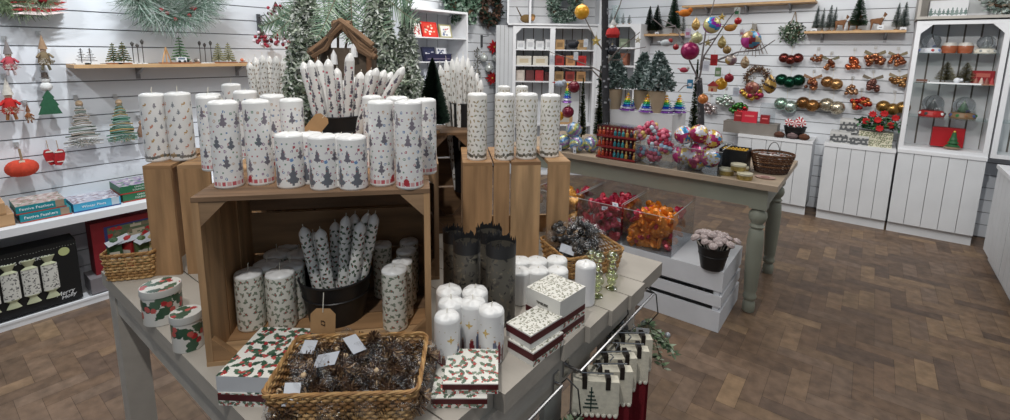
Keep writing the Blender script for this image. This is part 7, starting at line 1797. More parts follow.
b.build('folded_fabric', FABA, t, smooth=False); b = MB(); b.ball((0, -.05, .02), .022, 10, 7, srgb(150, 30, 40)); b.build('bow_knot', FABA, t)
def gnome(label, px, py, H, body, hat, skirt, name='fabric_gnome', group=None):
    t, k = wthing(name, label, px, py, 'ornament', .06, group); h = H*k; z0 = -h/2
    b = MB(); b.lathe([(h*.13, z0), (h*.17, z0+h*.1), (h*.13, z0+h*.34), (h*.06, z0+h*.46)], 14, body); b.build('body', FABA, t); b = MB(); b.ball((0, 0, z0+h*.5), h*.085, 10, 7, srgb(214, 186, 164)); b.build('head', FABA, t); b = MB(); b.lathe([(h*.12, z0+h*.53), (h*.09, z0+h*.66), (h*.04, z0+h*.86), (.001, z0+h)], 12, hat); b.build('hat', FABA, t)
    for a in (-1, 1): b = MB(); b.tube([(a*h*.1, -.01, z0+h*.38), (a*h*.2, -.03, z0+h*.26)], h*.035, 6, body); b.build('arm', FABA, t); b = MB(); b.tube([(a*h*.06, -.01, z0+h*.05), (a*h*.09, -.02, z0-h*.16)], h*.04, 6, skirt); b.build('leg', FABA, t)
    peg(t, z0+h*1.03, .06); needle_bunch(t, h*.16, .35, 120, [skirt, body, srgb(206, 200, 190)], h*.08, int(px), (0, -.03, z0+h*.12), 'fringe'); return t
gnome('checked red and white fabric doll at the left edge of the left wall', 8, 55, 30, srgb(170, 70, 80), srgb(120, 112, 110), srgb(196, 180, 180))
gnome('brown fabric gnome with a moss skirt in the second column of the left wall', 43, 50, 30, srgb(120, 104, 80), srgb(150, 122, 96), srgb(110, 104, 84))
gnome('felt santa group ornament on the left edge below the checked doll', 8, 96, 36, srgb(180, 36, 34), srgb(196, 190, 180), srgb(150, 100, 60), 'felt_santa')
gnome('small brown felt reindeer ornament beside the santa group', 28, 112, 16, srgb(140, 90, 56), srgb(120, 76, 48), srgb(110, 70, 44), 'felt_reindeer')
t, k = wthing('snowman_ornament', 'snowman ornament carrying a green felt tree in the second column', 47, 92); h = 44*k; b = MB(); b.ball((0, 0, h*.12), h*.11, 12, 8, srgb(222, 222, 220)); b.ball((0, 0, h*.27), h*.08, 12, 8, srgb(222, 222, 220)); b.build('body', FABA, t); b = MB(); b.lathe([(h*.1, h*.33), (h*.06, h*.34), (h*.055, h*.44), (.001, h*.45)], 12, srgb(90, 80, 74)); b.build('hat', FABA, t)
b = MB(); pts = [(-h*.2, -h*.5), (h*.2, -h*.5), (h*.13, -h*.32), (h*.16, -h*.3), (h*.08, -h*.14), (h*.1, -h*.12), (0, h*.05), (-h*.1, -h*.12), (-h*.08, -h*.14), (-h*.16, -h*.3), (-h*.13, -h*.32)]; b.prism(pts, .004, .022, srgb(44, 92, 66), RX(PI/2)); b.build('felt_tree', FABA, t, smooth=False); peg(t, h*.5)
for px, py, lb, H in [(81, 124, 'wire angel ornament with grey wings in the third column', 50), (120, 121, 'wire tree ornament wound with green thread in the fourth column', 46)]:
    t, k = wthing('wire_ornament', lb, px, py, 'ornament', .05); h = H*k; b = MB(); rnd = random.Random(px); C1 = [srgb(150, 140, 130), srgb(110, 120, 112), srgb(196, 196, 194)] if px == 81 else [srgb(60, 110, 92), srgb(110, 140, 126), srgb(160, 136, 90)]
    for i in range(26):
        f = i/25; z = h*.4-h*.8*f; w_ = h*(.05+.24*f)*rnd.uniform(.8, 1.15); b.tube([(-w_, -.01-rnd.random()*.02, z-.006), (0, -.03, z+rnd.uniform(-.004, .006)), (w_, -.01-rnd.random()*.02, z-.006)], .0028+.003*rnd.random(), 5, rnd.choice(C1))
    b.build('wound_wire', FABA, t); b = MB(); b.ball((0, -.02, h*.42), h*.06, 10, 7, srgb(196, 170, 140)); b.build('bead_head' if px == 81 else 'bead_top', FABA, t); peg(t, h*.52); needle_bunch(t, h*.18, .3, 90, C1, h*.06, px, (0, -.03, -h*.36), 'fringe')
# pumpkin and mittens
t, k = wthing('velvet_pumpkin', 'orange red velvet pumpkin hanging low on the left wall', 22, 168, 'ornament', .08); r = 11.5*k; b = MB(); n, mm = 32, 12; vs = []; fs = []
for j in range(mm+1):
    th = PI*j/mm
    for q in range(n): a = 2*PI*q/n; rr = r*math.sin(th)*(1+.10*abs(math.cos(4*a))); vs.append((rr*math.cos(a), rr*math.sin(a)*.8, -r*.84*math.cos(th)*(1-.25*math.exp(-(math.sin(th)*2.5)**2))))
for j in range(mm):
    for q in range(n): fs.append((j*n+q, j*n+(q+1) % n, (j+1)*n+(q+1) % n, (j+1)*n+q))
b.add(vs, fs, srgb(200, 70, 48)); b.build('pumpkin_body', FABA, t); b = MB(); b.tube([(0, 0, r*.4), (.004, 0, r*.8), (0, .0, r*1.7)], .006, 6, srgb(150, 130, 104)); b.build('stalk', FABA, t); b = MB(); b.box((-.012, -r*.6, r*.2), (.012, -r*.55, r*.75), srgb(226, 214, 196)); b.build('fabric_leaf', FABA, t, smooth=False); peg(t, r*1.9, .08)
for px, lb in [(49, 'left mitten of the red felt pair on the left wall'), (59, 'right mitten of the red felt pair on the left wall')]:
    t, k = wthing('felt_mitten', lb, px, 156, 'mitten', .03 if px < 55 else .06, 'red felt mittens on the left wall'); w_ = 4.3*k; b = MB(); b.M = RX(PI/2) @ RZ(PI/14*(1 if px == 49 else -1)); b.prism([(-w_*.5, -w_*2), (w_*.5, -w_*2), (w_*.9, -w_*.8), (w_*.85, w_*.8), (w_*.4, w_*1.6), (-w_*.4, w_*1.6), (-w_*.85, w_*.8), (-w_*.9, -w_*.8)], -.0, .026, srgb(170, 34, 40)); b.build('mitten_body', FABA, t, smooth=False)
    b = MB(); b.M = RX(PI/2); b.prism([(-w_*.7, w_*1.0), (w_*.7, w_*1.0), (w_*.5, w_*1.35), (-w_*.5, w_*1.35)], -.002, .029, srgb(220, 214, 206)); b.build('white_cuff', FABA, t, smooth=False); b = MB(); b.M = RX(PI/2); b.prism([(-w_*.55, -w_*1.25), (w_*.55, -w_*1.25), (w_*.6, -w_*1.05), (-w_*.6, -w_*1.05)], -.002, .029, srgb(220, 214, 206)); b.build('white_trim', FABA, t, smooth=False); b = MB(); b.tube([(0, -.01, w_*1.6), (0, .02, w_*3.6)], .0022, 5, srgb(150, 130, 110)); b.build('hanging_cord', FABA, t)
t, k = wthing('felt_figure', 'brown felt figure half hidden beside the deer candles on the left wall', 142, 128); h = 18*k; b = MB(); b.lathe([(h*.2, -h*.5), (h*.25, -h*.2), (h*.1, h*.2)], 12, srgb(140, 110, 90)); b.build('body', FABA, t); b = MB(); b.ball((0, 0, h*.3), h*.14, 10, 7, srgb(150, 120, 100)); b.build('head', FABA, t); peg(t, h*.55)
# berry sprays top right of left wall
for px, py, lb, sd in [(276, 14, 'dark red berry spray at the top, left of the frosted fern', 1), (262, 41, 'dark red berry spray above the shelf end, left one', 2), (283, 40, 'frosted dark red berry spray above the shelf end, right one', 3)]:
    t, k = wthing('berry_spray', lb, px, py, 'berry spray', .10); rnd = random.Random(sd); b = MB(); s_ = MB(); R = 11*k
    for i in range(26): a = rnd.uniform(0, 2*PI); r = R*math.sqrt(rnd.random()); p = (r*math.cos(a), -.03+rnd.uniform(-.03, .03), r*math.sin(a)*.8); b.ball(p, .0135, 8, 6, rnd.choice([srgb(120, 20, 40), srgb(150, 34, 52), srgb(60, 16, 28), srgb(206, 196, 200)])); s_.tube([(0, .0, R*1.1), tuple(q*.6 for q in p), p], .0018, 4, srgb(90, 70, 60))
    b.build('berries', GLOSSA, t); s_.build('stems', MATS['bark_attr'], t)
for yy, z_ in ((268, 16), (478, 36)):
    t, k = wthing('slatwall_bracket', 'small black slatwall bracket %s' % ('above the pine shelf end' if yy == 268 else 'between the bookcase and the corner unit'), 258 if yy == 268 else 481, 22 if yy == 268 else 40, 'bracket', .0); b = MB(); b.box((-.012, -.02, -.09), (.012, -.003, .06), srgb(70, 72, 76)); b.build('bracket_plate', ATTR, t, smooth=False); b = MB(); b.tube([(0, -.02, .04), (0, -.12, .05)], .005, 6, srgb(90, 92, 96)); b.build('bracket_arm', ATTR, t)

# tiny scenes on the pine shelf
SX = XL+.12
def on_shelf(px): P = PX(px, 62, SX); return P[1], KP(P)
def mini_base(t, w_, c, d=.03, h=.008): b = MB(); b.box((-w_, -d, 0), (w_, d, h), c); b.build('scene_base', ATTR, t, smooth=False)
WDB = srgb(150, 100, 66)
def mini(name, label, px, group=None): y, k = on_shelf(px); return thing(name, label, 'figurine', (SX, y, zl+.0006), PI/2, group), k
def mini_tree(px, H, lb, cols, wire=False):
    t, k = mini('wire_tree' if wire else 'mini_tree', lb, px); h = H*k; mini_base(t, .035, srgb(210, 212, 214) if wire else WDB)
    b = MB(); b.tube([(0, 0, .008), (0, 0, h)], .0022, 5, srgb(60, 50, 46))
    for i in range(8):
        z = h*(.22+.1*i); r = h*.32*(1-i/9)
        for a in range(3 if wire else 10): q = a*2*PI/(3 if wire else 10)+i; b.tube([(0, 0, z), (r*math.cos(q), r*math.sin(q), z-(0 if wire else r*.25))], .0018 if wire else .004, 4, cols[(i+a) % len(cols)])
    b.build('tree_wire' if wire else 'tree_branches', ATTR, t); return t
mini_tree(82, 16, 'black wire tree on a white base, leftmost on the pine shelf', [srgb(70, 66, 66)], True); mini_tree(91, 16, 'black wire tree on a white base, second on the pine shelf', [srgb(70, 66, 66)], True)
mini_tree(114, 21, 'tiny green tree on a wooden base, left of the two near the shelf end', [srgb(70, 90, 70), srgb(110, 100, 60)]); mini_tree(124, 22, 'tiny green tree on a wooden base, right of the two near the shelf end', [srgb(70, 90, 70), srgb(110, 100, 60)])
for px, H, lb in [(134, 22, 'first'), (139, 20, 'second'), (144, 24, 'third'), (201, 22, 'fourth'), (206, 20, 'fifth'), (212, 22, 'sixth')]:
    t, k = mini('lamp_post', 'tiny black street lamp on the pine shelf, %s from the left' % lb, px, 'tiny street lamps on the pine shelf'); h = H*k; mini_base(t, .016, srgb(220, 222, 224), .016, .005); b = MB(); b.tube([(0, 0, .005), (0, 0, h*.8)], .0025, 5, srgb(56, 54, 54)); b.build('post', ATTR, t); b = MB(); b.lathe([(.006, h*.8), (.011, h*.92), (.003, h)], 6, srgb(80, 78, 76)); b.build('lantern_head', ATTR, t)
t, k = mini('log_tripod', 'small wooden tripod scene beside the green tree on the pine shelf', 167); h = 16*k; mini_base(t, .04, WDB); b = MB()
for a in (-.03, 0, .03): b.tube([(a, a*.5, .008), (0, 0, h)], .004, 5, srgb(206, 160, 110))
b.build('tripod_sticks', ATTR, t)
mini_tree(181, 27, 'taller green tree with a gold star in the middle of the pine shelf', [srgb(84, 120, 84), srgb(120, 146, 112), srgb(60, 96, 66)])
t, k = mini('toy_van', 'tiny white camper van in front of the taller green tree', 179); t.location.x += .045; mini_base(t, .06, WDB, .02); b = MB(); b.box((-.028, -.014, .014), (.028, .014, .042), srgb(226, 228, 230)); b.box((-.022, -.0145, .028), (.018, -.014, .038), srgb(90, 110, 130)); b.build('van_body', ATTR, t, smooth=False)
for a in (-.016, .016): b = MB(); b.lathe([(.008, -.003), (.008, .003)], 12, srgb(40, 40, 44), T(a, -.015, .016) @ RX(PI/2)); b.build('wheel', ATTR, t)
for px, c, lb in [(189, srgb(50, 60, 66), 'tiny dark round figure right of the camper van'), (197, srgb(110, 104, 96), 'tiny bicycle-like figure right of the dark round one'), (234, srgb(206, 208, 212), 'tiny white snowman pair near the shelf end'), (243, srgb(196, 110, 80), 'tiny red and white figure group near the candles')]:
    t, k = mini('mini_figure', lb, px); mini_base(t, .02, WDB, .016); b = MB(); b.ball((-.006, 0, .022), .013, 10, 7, c); b.ball((.008, -.003, .02), .010, 10, 7, srgb(206, 200, 196)); b.build('figure_body', ATTR, t)
for px, lb in [(219, 'tiny olive tree scene, left of the group near the shelf end'), (229, 'tiny olive tree scene, right of the group near the shelf end')]: mini_tree(px, 20, lb, [srgb(120, 120, 84), srgb(150, 146, 110)])

# boxes on the low shelf
def left_box(name, label, xf, y0, y1, z0, z1, depth, front, top=None, group=None, edge=None, cat='box'):
    "box whose printed front looks into the room (+x); local x runs along the wall"
    t = thing(name, label, cat, (xf, y0, z0), PI/2, group); L_ = y1-y0; H = z1-z0; b = MB(); b.box((0, 0, 0), (L_, depth, H), front); b.build('box_body', ATTR, t, smooth=False)
    if edge: e = MB(); e.box((-.0005, -.0005, 0), (L_+.0005, depth+.0005, H*.14), edge); e.build('coloured_edge', ATTR, t, smooth=False)
    if top:
        rnd = random.Random(int(y0*1000)); cv = Canvas(L_, depth, .006, top[0])
        for x, y in jitter(L_, depth, .022, rnd): cv.stamp(x, y, f_leaf(.016, .007), rnd.choice(top), rnd.uniform(0, PI))
        s = MB(); sheet(s, cv, lambda u, v: (u*L_, v*depth, H+.0006)); s.build('printed_lid', ATTR, t, smooth=False)
    return t, L_, H
def sticker(t, a, c, col): b = MB(); b.box(a, c, col); b.build('side_print', ATTR, t, smooth=False)
FM = Matrix(((1, 0, 0, 0), (0, 0, -1, -.0012), (0, 1, 0, 0), (0, 0, 0, 1)))
XB = XF-.06; ZS = .549
TEAL = srgb(24, 128, 138); pal = [srgb(176, 160, 156), srgb(120, 130, 110), srgb(150, 110, 104), srgb(196, 190, 186)]
for k_, (p0, p1, lb) in enumerate([(20, 71, 'teal jigsaw box titled Festive Feathers, lower of the two stacked'), (16, 66, 'teal jigsaw box titled Festive Feathers, upper of the two stacked')]):
    y0 = PX(p0, 219-k_*8, XB)[1]; y1 = PX(p1, 207-k_*8, XB)[1]; H = .046; t, L_, H = left_box('jigsaw_box', lb, XB-.01*k_, y0, y1, ZS+k_*(H+.001), ZS+k_*(H+.001)+H, .22, TEAL, pal if k_ else None, 'jigsaw boxes on the low left shelf', srgb(176, 70, 56)); sticker(t, (L_*.78, -.001, H*.15), (L_*.96, 0, H), srgb(150, 130, 110)); text('Festive Feathers', .021, t, T(L_*.40, 0, H*.58) @ FM, srgb(230, 235, 238))
y0 = PX(74, 211, XB)[1]; y1 = PX(121, 203, XB)[1]; t, L_, H = left_box('jigsaw_box', 'single pale blue jigsaw box right of the teal pair', XB, y0, y1, ZS, ZS+.052, .22, srgb(70, 160, 196), [srgb(176, 176, 190), srgb(130, 110, 120), srgb(206, 206, 212)], None, srgb(40, 70, 130)); sticker(t, (L_*.80, -.001, H*.15), (L_*.97, 0, H), srgb(176, 190, 200)); text('Winter Pines', .021, t, T(L_*.42, 0, H*.55) @ FM, srgb(225, 235, 240))
for k_, lb in enumerate(['green jigsaw box with red edge, lower of the two by the pine crate', 'green jigsaw box with red edge, upper of the two by the pine crate']):
    y0 = PX(124, 200, XB)[1]-.0*k_; t, L_, H = left_box('jigsaw_box', lb, XB-.02, y0-.01*k_, y0+.30, ZS+k_*.051, ZS+k_*.051+.05, .22, srgb(40, 104, 70), [srgb(150, 140, 160), srgb(110, 80, 140), srgb(60, 110, 80), srgb(190, 190, 190)] if k_ else None, 'green jigsaw boxes on the low left shelf', srgb(170, 50, 46)); text('CHRISTMAS', .014, t, T(.11, 0, H*.74) @ FM, srgb(214, 224, 214)); text('COUNTRYSIDE', .014, t, T(.11, 0, H*.40) @ FM, srgb(214, 224, 214))
for k_ in range(3):
    y1 = PX(18-k_*3, 240, XB)[1]; left_box('kraft_box', 'brown kraft box at the left edge of the low shelf, %s of three' % ['bottom', 'middle', 'top'][k_], XB, y1-.30+k_*.0, y1-.015*k_, ZS+k_*.066, ZS+k_*.066+.064, .22, srgb(190, 152, 112), None, 'brown kraft boxes on the low shelf', srgb(168, 130, 92))
# crackers box
XC = XF-.035; ya = -.30; yb2 = PX(84, 300, XC)[1]; zb = .046; ztp = PX(70, 240, XC)[2]
t, L_, H = left_box('cracker_box', 'large black box of luxury Christmas crackers on the bottom shelf', XC, ya, yb2, zb, min(ztp, .49), .14, srgb(18, 20, 22))
text('LUXURY CHRISTMAS CRACKERS', .026, t, T(L_-.30, 0, H*.82) @ FM, srgb(210, 212, 208)); text('Merry', .032, t, T(L_-.075, 0, H*.16) @ FM @ RZ(.12), srgb(220, 222, 224), shear=.3); text('Holly', .030, t, T(L_-.062, 0, H*.095) @ FM @ RZ(.12), srgb(220, 222, 224), shear=.3)
b = MB(); b.lathe([(.024, 0), (.024, .001), (.0001, .001)], 24, srgb(176, 184, 130), T(L_-.055, 0, H*.84) @ RX(PI/2) @ T(0, 0, 0)); b.v = [(x, y-.001, z) for x, y, z in b.v]; b.build('round_sticker', ATTR, t)
b = MB()
for i in range(int(L_/.012)): b.ball((.01+i*.012, -.0003, H*.93+.002*math.sin(i)), .0022, 5, 3, srgb(150, 152, 146))
b.build('dotted_border', ATTR, t)
for i in range(7):
    x = L_-.125-i*.078
    if x < .03: break
    m_ = MB(); r = .034; cvk = Canvas(2*PI*r, .15, .006, srgb(206, 206, 200), True); rnd = random.Random(i)
    for q in range(150): cvk.stamp(rnd.uniform(0, cvk.w), rnd.uniform(0, .15), f_ell(.006, .0028), rnd.choice([srgb(110, 110, 112), srgb(150, 150, 146), srgb(90, 92, 90)]), rnd.uniform(0, 3))
    sheet(m_, cvk, lambda u, v: (x+r*math.cos(2*PI*u), -.004-.5*r*(1+math.sin(2*PI*u))*.5+.008, H*.20+.15*v+.03))
    for z0, s_ in ((H*.20+.03, -1), (H*.20+.18, 1)): m_.v; m_.lathe([(r*.98, 0), (r*.4, s_*.014), (r*.9, s_*.048)], 14, srgb(176, 180, 150), T(x, -.004, z0) @ Matrix.Diagonal((1, .35, 1, 1)))
    m_.build('cracker', ATTR, t)
# red boxes behind the small basket
y0 = PX(93, 240, XC)[1]; t, L_, H = left_box('picture_box', 'red box with a blue edged picture behind the small basket', XC-.03, y0, y0+.36, .046, .46, .12, srgb(124, 26, 36)); sticker(t, (.06, -.001, .12), (.33, 0, .38), srgb(50, 56, 110)); b = MB(); rnd = random.Random(4)
cvp = Canvas(.25, .24, .008, srgb(90, 104, 80))
for x, y in jitter(.25, .24, .03, rnd): cvp.stamp(x, y, f_ell(.017, .012), rnd.choice([srgb(120, 110, 90), srgb(170, 40, 44), srgb(80, 100, 70), srgb(180, 170, 150)]))
sheet(b, cvp, lambda u, v: (.075+u*.25, -.0016, .13+v*.24)); b.build('picture_panel', ATTR, t, smooth=False)
y0 = PX(91, 285, XF-.02)[1]; t, L_, H = left_box('cardboard_box', 'small grey and red box low behind the table corner', XF-.02, y0, y0+.22, .046, .14, .16, srgb(120, 116, 120)); sticker(t, (.10, -.001, .01), (.22, 0, .085), srgb(170, 36, 60))

# ---------------------------------------------------------------- bookcase and corner unit contents
def BP(px, py): return PX(px, py, XBF-.06)
def book(label, px0, px1, z, h, col, inner, name='picture_book', lean=.25, d=.02, grp=None):
    y0 = PX(px0, 30, XBF-.06)[1]; y1 = PX(px1, 30, XBF-.06)[1]; t = thing(name, label, 'book', (XBF-.05, y0, z+.007), PI/2, grp); w_ = y1-y0; M = RX(-lean); b = MB(); b.M = M; b.box((0, 0, 0), (w_, d, h), col); b.build('book_cover', ATTR, t, smooth=False); b = MB(); b.M = M; rnd = random.Random(int(px0)); cv = Canvas(w_*.8, h*.8, .008, inner[0])
    for i in range(26): cv.stamp(rnd.uniform(.1, .9)*w_*.8, rnd.uniform(.1, .9)*h*.8, f_ell(.014, .009), rnd.choice(inner))
    sheet(b, cv, lambda u, v: (w_*.1+u*w_*.8, -.0008, h*.1+v*h*.8)); b.build('cover_picture', ATTR, t, smooth=False)
zb0, zb1 = bzs[0], bzs[1]
hB = PX(430, 22, XBF-.06)[2]-zb0
book('red picture book on the top shelf of the bookcase', 422.5, 438, zb0, hB, srgb(196, 40, 34), [srgb(206, 60, 44), srgb(226, 180, 150), srgb(110, 60, 50), srgb(230, 226, 214)])
book('white picture book with an olive edge on the top shelf of the bookcase', 440, 452, zb0, hB*.9, srgb(150, 144, 100), [srgb(220, 220, 216), srgb(226, 226, 224), srgb(110, 120, 150), srgb(190, 80, 80)])
book('white and red picture book at the left, half hidden by the flocked tree', 413, 421, zb0, hB*.85, srgb(210, 206, 204), [srgb(220, 220, 216), srgb(170, 60, 60)])
book('dark navy picture book on the second shelf of the bookcase', 423, 436, zb1, hB*.95, srgb(30, 34, 60), [srgb(34, 38, 66), srgb(50, 56, 90), srgb(190, 190, 200)])
book('white and navy picture book on the second shelf of the bookcase', 437.5, 447, zb1, hB*.9, srgb(206, 208, 214), [srgb(214, 216, 222), srgb(60, 70, 100)])
y0 = PX(425, 60, XBF-.03)[1]; y1 = PX(451, 60, XBF-.03)[1]; t = thing('card_tray', 'low dark navy card tray in front of the second shelf books', 'tray', (XBF-.012, y0, zb1+.007), PI/2); b = MB(); b.box((0, 0, 0), (y1-y0, .025, .075), srgb(36, 36, 66)); b.build('tray_front', ATTR, t, smooth=False); b = MB(); b.box((.02, -.0006, .02), ((y1-y0)*.9, 0, .03), srgb(120, 110, 130)); b.build('tray_line', ATTR, t, smooth=False)
for px0, px1, c, lb in [(440, 447, srgb(40, 70, 120), 'blue picture book on the third shelf of the bookcase'), (425, 436, srgb(190, 196, 206), 'pale picture book on the third shelf of the bookcase')]: book(lb, px0, px1, bzs[2], .17, c, [c, srgb(200, 206, 212)])
# corner unit: white boxed gifts left bay, brown and red right bay
def cbox(label, x, w_, z, h, c, c2=None, name='gift_box', grp=None):
    t = thing(name, label, 'box', CU(x, .07, z+.0075), CANG, grp); b = MB(); b.box((0, 0, 0), (w_, .10, h), c); b.build('box_body', ATTR, t, smooth=False); b = MB(); b.box((w_*.2, -.001, h*.25), (w_*.8, 0, h*.7), c2 or srgb(176, 170, 160)); b.build('box_window', ATTR, t, smooth=False)
zz = CZS[:3]
od = ['first', 'second', 'third', 'fourth', 'fifth']
for i in range(4): cbox('small white boxed gift on the top shelf of the corner unit, %s from the left' % od[i], .05+i*.115, .095, zz[0], .10+.02*(i % 2), srgb(214, 216, 218), srgb(190, 192, 196), grp='white boxed gifts in the corner unit')
for i in range(2): cbox('%s cream floral gift box on the second shelf of the corner unit' % ['left', 'right'][i], .05+i*.20, .18, zz[1], .11, srgb(206, 202, 192), srgb(190, 176, 150), grp='cream gift boxes in the corner unit')
for i, c in enumerate([srgb(190, 180, 172), srgb(90, 50, 50), srgb(150, 46, 50), srgb(70, 36, 36)]): cbox('%s box on the third shelf of the corner unit' % ['Pale pink', 'Dark brown', 'Bright red', 'Dark maroon'][i], .05+i*.115, .10, zz[2], .13-.02*(i == 3), c, tuple(q*1.2 for q in c), grp='coloured boxes in the corner unit')
for r_, (z, cs) in enumerate([(zz[0], [srgb(176, 140, 96), srgb(60, 60, 64), srgb(170, 140, 100)]), (zz[1], [srgb(150, 46, 40), srgb(180, 130, 90), srgb(176, 40, 40)]), (zz[2], [srgb(150, 120, 84), srgb(130, 50, 44), srgb(160, 120, 80)])]):
    for i, c in enumerate(cs): cbox('%s windowed gift box, right bay of the corner unit, %s shelf' % ([['kraft', 'black', 'light kraft'], ['brick red', 'tan', 'scarlet'], ['olive kraft', 'rust', 'honey']][r_][i], ['top', 'second', 'third'][r_]), CXM+.04+i*.135, .11, z, .12, c, tuple(q*.55 for q in c), grp='windowed gift boxes in the corner unit')
cbox('white box on the fourth shelf of the corner unit', .08, .2, CZS[3], .12, srgb(200, 200, 200)); cbox('kraft box on the fourth shelf of the corner unit', CXM+.08, .2, CZS[3], .12, srgb(176, 140, 100))
# robin
P = CU(CXS[0]+.22, .08, CZT); t = thing('robin_figure', 'brown robin figure in the left cube above the corner unit', 'figurine', P, CANG); b = MB(); b.ball((0, 0, .06), .05, 14, 9, srgb(120, 96, 60)); b.v = [(x*1.5, y*.8, z) for x, y, z in b.v]; b.build('body', FABA, t); b = MB(); b.ball((.075, 0, .085), .032, 10, 8, srgb(130, 104, 64)); b.ball((.07, -.015, .06), .03, 10, 7, srgb(190, 140, 90)); b.build('head', FABA, t); b = MB(); b.tube([(-.06, 0, .08), (-.12, 0, .19)], .018, 6, srgb(96, 80, 56), r2=.010, flat=.5); b.build('tail', FABA, t)
for a in (-.01, .02): b = MB(); b.tube([(a, 0, .02), (a, -.01, .0025)], .003, 5, srgb(70, 56, 40)); b.build('foot', FABA, t)
# open unit contents
zo = OU[3]
for i, (fx, z, h, c, lb) in enumerate([(.10, zo[0], .13, srgb(40, 42, 46), 'black box on the top shelf of the narrow open unit'), (.24, zo[0], .10, srgb(120, 130, 110), 'green box on the top shelf of the narrow open unit'), (.10, zo[1], .12, srgb(176, 170, 160), 'pale box on the middle shelf of the narrow open unit'), (.25, zo[1], .14, srgb(130, 80, 60), 'brown box on the middle shelf of the narrow open unit'), (.12, zo[2], .14, srgb(60, 64, 60), 'dark box on the lower shelf of the narrow open unit')]):
    t = thing('gift_box', lb, 'box', (OU[0]+fx, YF+.10, z+.0095)); b = MB(); b.box((0, 0, 0), (.10, .08, h), c); b.build('box_body', ATTR, t, smooth=False); b = MB(); b.box((.02, -.001, h*.3), (.08, 0, h*.6), tuple(min(1, q*1.6+.02) for q in c)); b.build('box_label', ATTR, t, smooth=False)
for i in range(5):
    t = brush_tree('bottle_brush_tree', 'small frosted tree along the top of the narrow open unit, %s from the left' % od[i], .11+.02*(i % 2), .03, GYG, 200+i, 350, 'small frosted trees on the narrow open unit'); t.location = (OU[0]+.05+i*.075, YF+.10, OU[2]+.0005)
t = thing('glass_vase', 'clear glass vase behind the felt santa on the narrow open unit', 'vase', (OU[0]+.12, YF+.22, OU[2]+.0005)); b = MB(); b.lathe([(.03, 0), (.05, .01), (.06, .10), (.04, .19), (.055, .23)], 18); b.build('vase_body', GLASS, t); b = MB(); b.lathe([(.031, .001), (.045, .009), (.0001, .009)], 18); b.build('vase_foot', GLASS, t)

# ---------------------------------------------------------------- rails, stockings and sprigs at the table side
TX = -.50
RM = CHROME
def rail(label, x0, y0, y1, x1, z, sag=0):
    t = thing('display_rail', label, 'rail', (0, 0, 0)); b = MB(); c = Vector((x0, (y0+y1)/2, z)); t.location = c; pts = [(x0, y0, z), (x1, y0, z), (x1, y1, z), (x0, y1, z)]
    b.tube([tuple(Vector(p)-c) for p in pts], .0042, 8); b.build('chrome_bar', RM, t)
    for y in (y0, y1): m_ = MB(); m_.box((x0-.03-c.x, y-.012-c.y, -.03), (x0-c.x, y+.012-c.y, .03)); m_.build('mounting_plate', RM, t, smooth=False)
    return c
A1 = PZ(577, 370, .705); A2 = PZ(657, 294, .705); rx = (A1[0]+A2[0])/2
zr = .705
rail('chrome rail carrying the stockings along the table side', -.545, A1[1], A2[1], rx, zr)
A3 = PZ(562, 386, .68); A4 = PZ(525, 420, .68)
rail('lower chrome rail at the front corner of the table side', -.545, A4[1]-.10, A3[1], A3[0], .68)
def stocking(label, px, col, group, rotx=0, tree=False):
    y = PX(px, 350, rx)[1] if False else None
    t = thing('stocking', label, 'stocking', (0, 0, 0), 0, group); w_ = .060
    b = MB(); b.prism([(-w_, -.095), (w_, -.095), (w_*.98, 0.0), (-w_*.98, 0)], -.014, .014, srgb(228, 222, 204), RX(PI/2)); b.build('cream_cuff', FABA, t, smooth=False)
    b = MB(); b.prism([(-w_*.92, -.40), (-w_*.3, -.44), (w_*1.7, -.44), (w_*2.0, -.39), (w_*1.5, -.34), (w_*.92, -.32), (w_*.92, -.092), (-w_*.92, -.092)], -.012, .012, col, RX(PI/2)); b.build('stocking_leg', FABA, t, smooth=False)
    b = MB()
    for i in range(8): b.ball((-w_+w_*2*(i+.5)/8, -.012, -.098), .0068, 8, 6, srgb(224, 220, 206))
    b.build('pompom_trim', FABA, t)
    for x in (-.03, .03): c = MB(); c.box((x-.006, -.016, -.022), (x+.006, .016, .014), srgb(40, 34, 32)); c.build('peg_clip', mat('peg_dark', attr=True, rough=.4), t, smooth=False)
    h = MB(); h.tube([(-.045, 0, .014), (.045, 0, .014)], .002, 6); h.tube([(0, 0, .014), (0, 0, .024), (.008, 0, .034), (0, 0, .042)], .0018, 6); h.build('hanger', RM, t)
    if tree: m_ = MB(); m_.M = T(-.012, -.0158, -.05); [m_.box((-.020*(1-j/5.5), 0, -.026+j*.011), (.020*(1-j/5.5), .001, -.0225+j*.011), srgb(44, 66, 60)) for j in range(5)]; m_.box((-.0015, 0, -.036), (.0015, .001, .034), srgb(44, 66, 60)); m_.build('tree_motif', ATTR, t, smooth=False)
    return t
gs = 'cream-cuffed red stockings on the chrome rail'
for i, (px, py, tr, lb) in enumerate([(596, 352, True, 'cream-cuffed red stocking with a dark green tree motif, frontmost on the rail'), (606, 344, False, 'cream-cuffed red stocking second on the rail'), (613, 338, False, 'cream-cuffed red stocking third on the rail'), (619, 332, False, 'cream-cuffed red stocking fourth on the rail'), (625, 326, False, 'cream-cuffed red stocking furthest along the rail')]):
    P = PX(px, py-6, rx); t = stocking(lb, px, srgb(120, 22, 34), gs, 0, tr); y = .86+i*.062; t.location = (rx+.02+.012*(i % 2), A1[1]+.05+i*.058, zr-.038); t.rotation_euler = (0, 0, math.radians(34+4*(i % 3)))
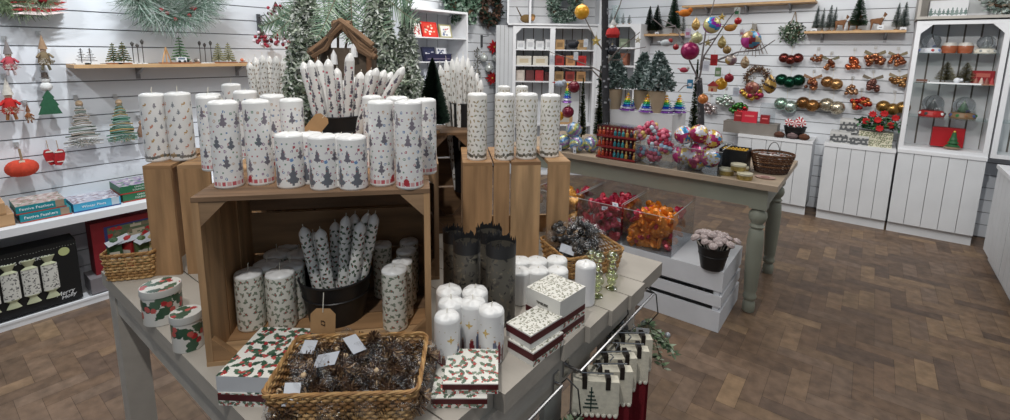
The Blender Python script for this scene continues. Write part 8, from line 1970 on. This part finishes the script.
def sprig(label, loc, n, L_, cols, seed, hook=True):
    t = thing('greenery_sprig', label, 'artificial plant', loc); rnd = random.Random(seed); b = MB(); s_ = MB()
    for i in range(9):
        a = i*2.4; e = Vector((math.cos(a)*L_*.8, math.sin(a)*L_*.8, -L_*rnd.uniform(.3, 1.2))); s_.tube([(0, 0, 0), tuple(e*.5+Vector((0, 0, L_*.12))), tuple(e)], .0016, 5, srgb(90, 84, 66))
        for j in range(n):
            f = .25+.75*j/n; p = e*f; q = rnd.uniform(0, 6.3); l = .026; d = Vector((math.cos(q), math.sin(q), rnd.uniform(-.5, .5))).normalized(); w_ = d.cross(Vector((0, 0, 1))).normalized()*.006; b.add([tuple(p), tuple(p+d*l*.5+w_), tuple(p+d*l), tuple(p+d*l*.5-w_)], [(0, 1, 2, 3)], rnd.choice(cols))
    b.build('leaves', LEAFA, t, smooth=False); s_.build('stems', MATS['bark_attr'], t); q = MB()
    for i in range(8): q.ball((rnd.uniform(-1, 1)*L_*.5, rnd.uniform(-1, 1)*L_*.5, -L_*rnd.uniform(.1, .7)), .009, 8, 6, rnd.choice([srgb(176, 180, 186), srgb(120, 120, 124), srgb(150, 156, 160)]))
    q.build('silver_bells', SHINEA, t); h = MB(); h.tube([(0, 0, 0), (.03, 0, .05), (.02, 0, .11), (-.01, 0, .125), (-.025, 0, .105)], .002, 6); h.build('wire_hanger', mat('wire_black', srgb(40, 40, 40), .4), t)
EG = [srgb(96, 120, 88), srgb(130, 148, 116), srgb(70, 92, 66), srgb(160, 172, 150)]
sprig('green leafy sprig with silver bells at the far end of the chrome rail', (rx+.02, A2[1]-.10, zr-.06), 30, .11, EG, 3)
sprig('green leafy sprig with silver bells and berries at the near end of the lower rail', (A3[0]+.035, A3[1]-.02, .60), 30, .12, EG, 4)
sprig('silver bell bunch behind the stockings near the table edge', (rx-.045, A2[1]-.18, zr-.05), 20, .08, [srgb(150, 154, 158), srgb(110, 112, 116), srgb(96, 110, 96)], 5)
P = (rx+.03, A2[1]-.17, zr-.06); t = thing('price_card', 'square grey price card clipped on the chrome rail', 'sign', P, .5); b = MB(); b.box((-.02, 0, -.025), (.02, .0015, .025), srgb(190, 192, 196)); b.build('card', ATTR, t, smooth=False); b = MB(); b.lathe([(.012, 0), (.012, .0006), (.0001, .0006)], 18, srgb(130, 132, 136), T(0, -.0002, 0) @ RX(PI/2)); b.build('card_emblem', ATTR, t)
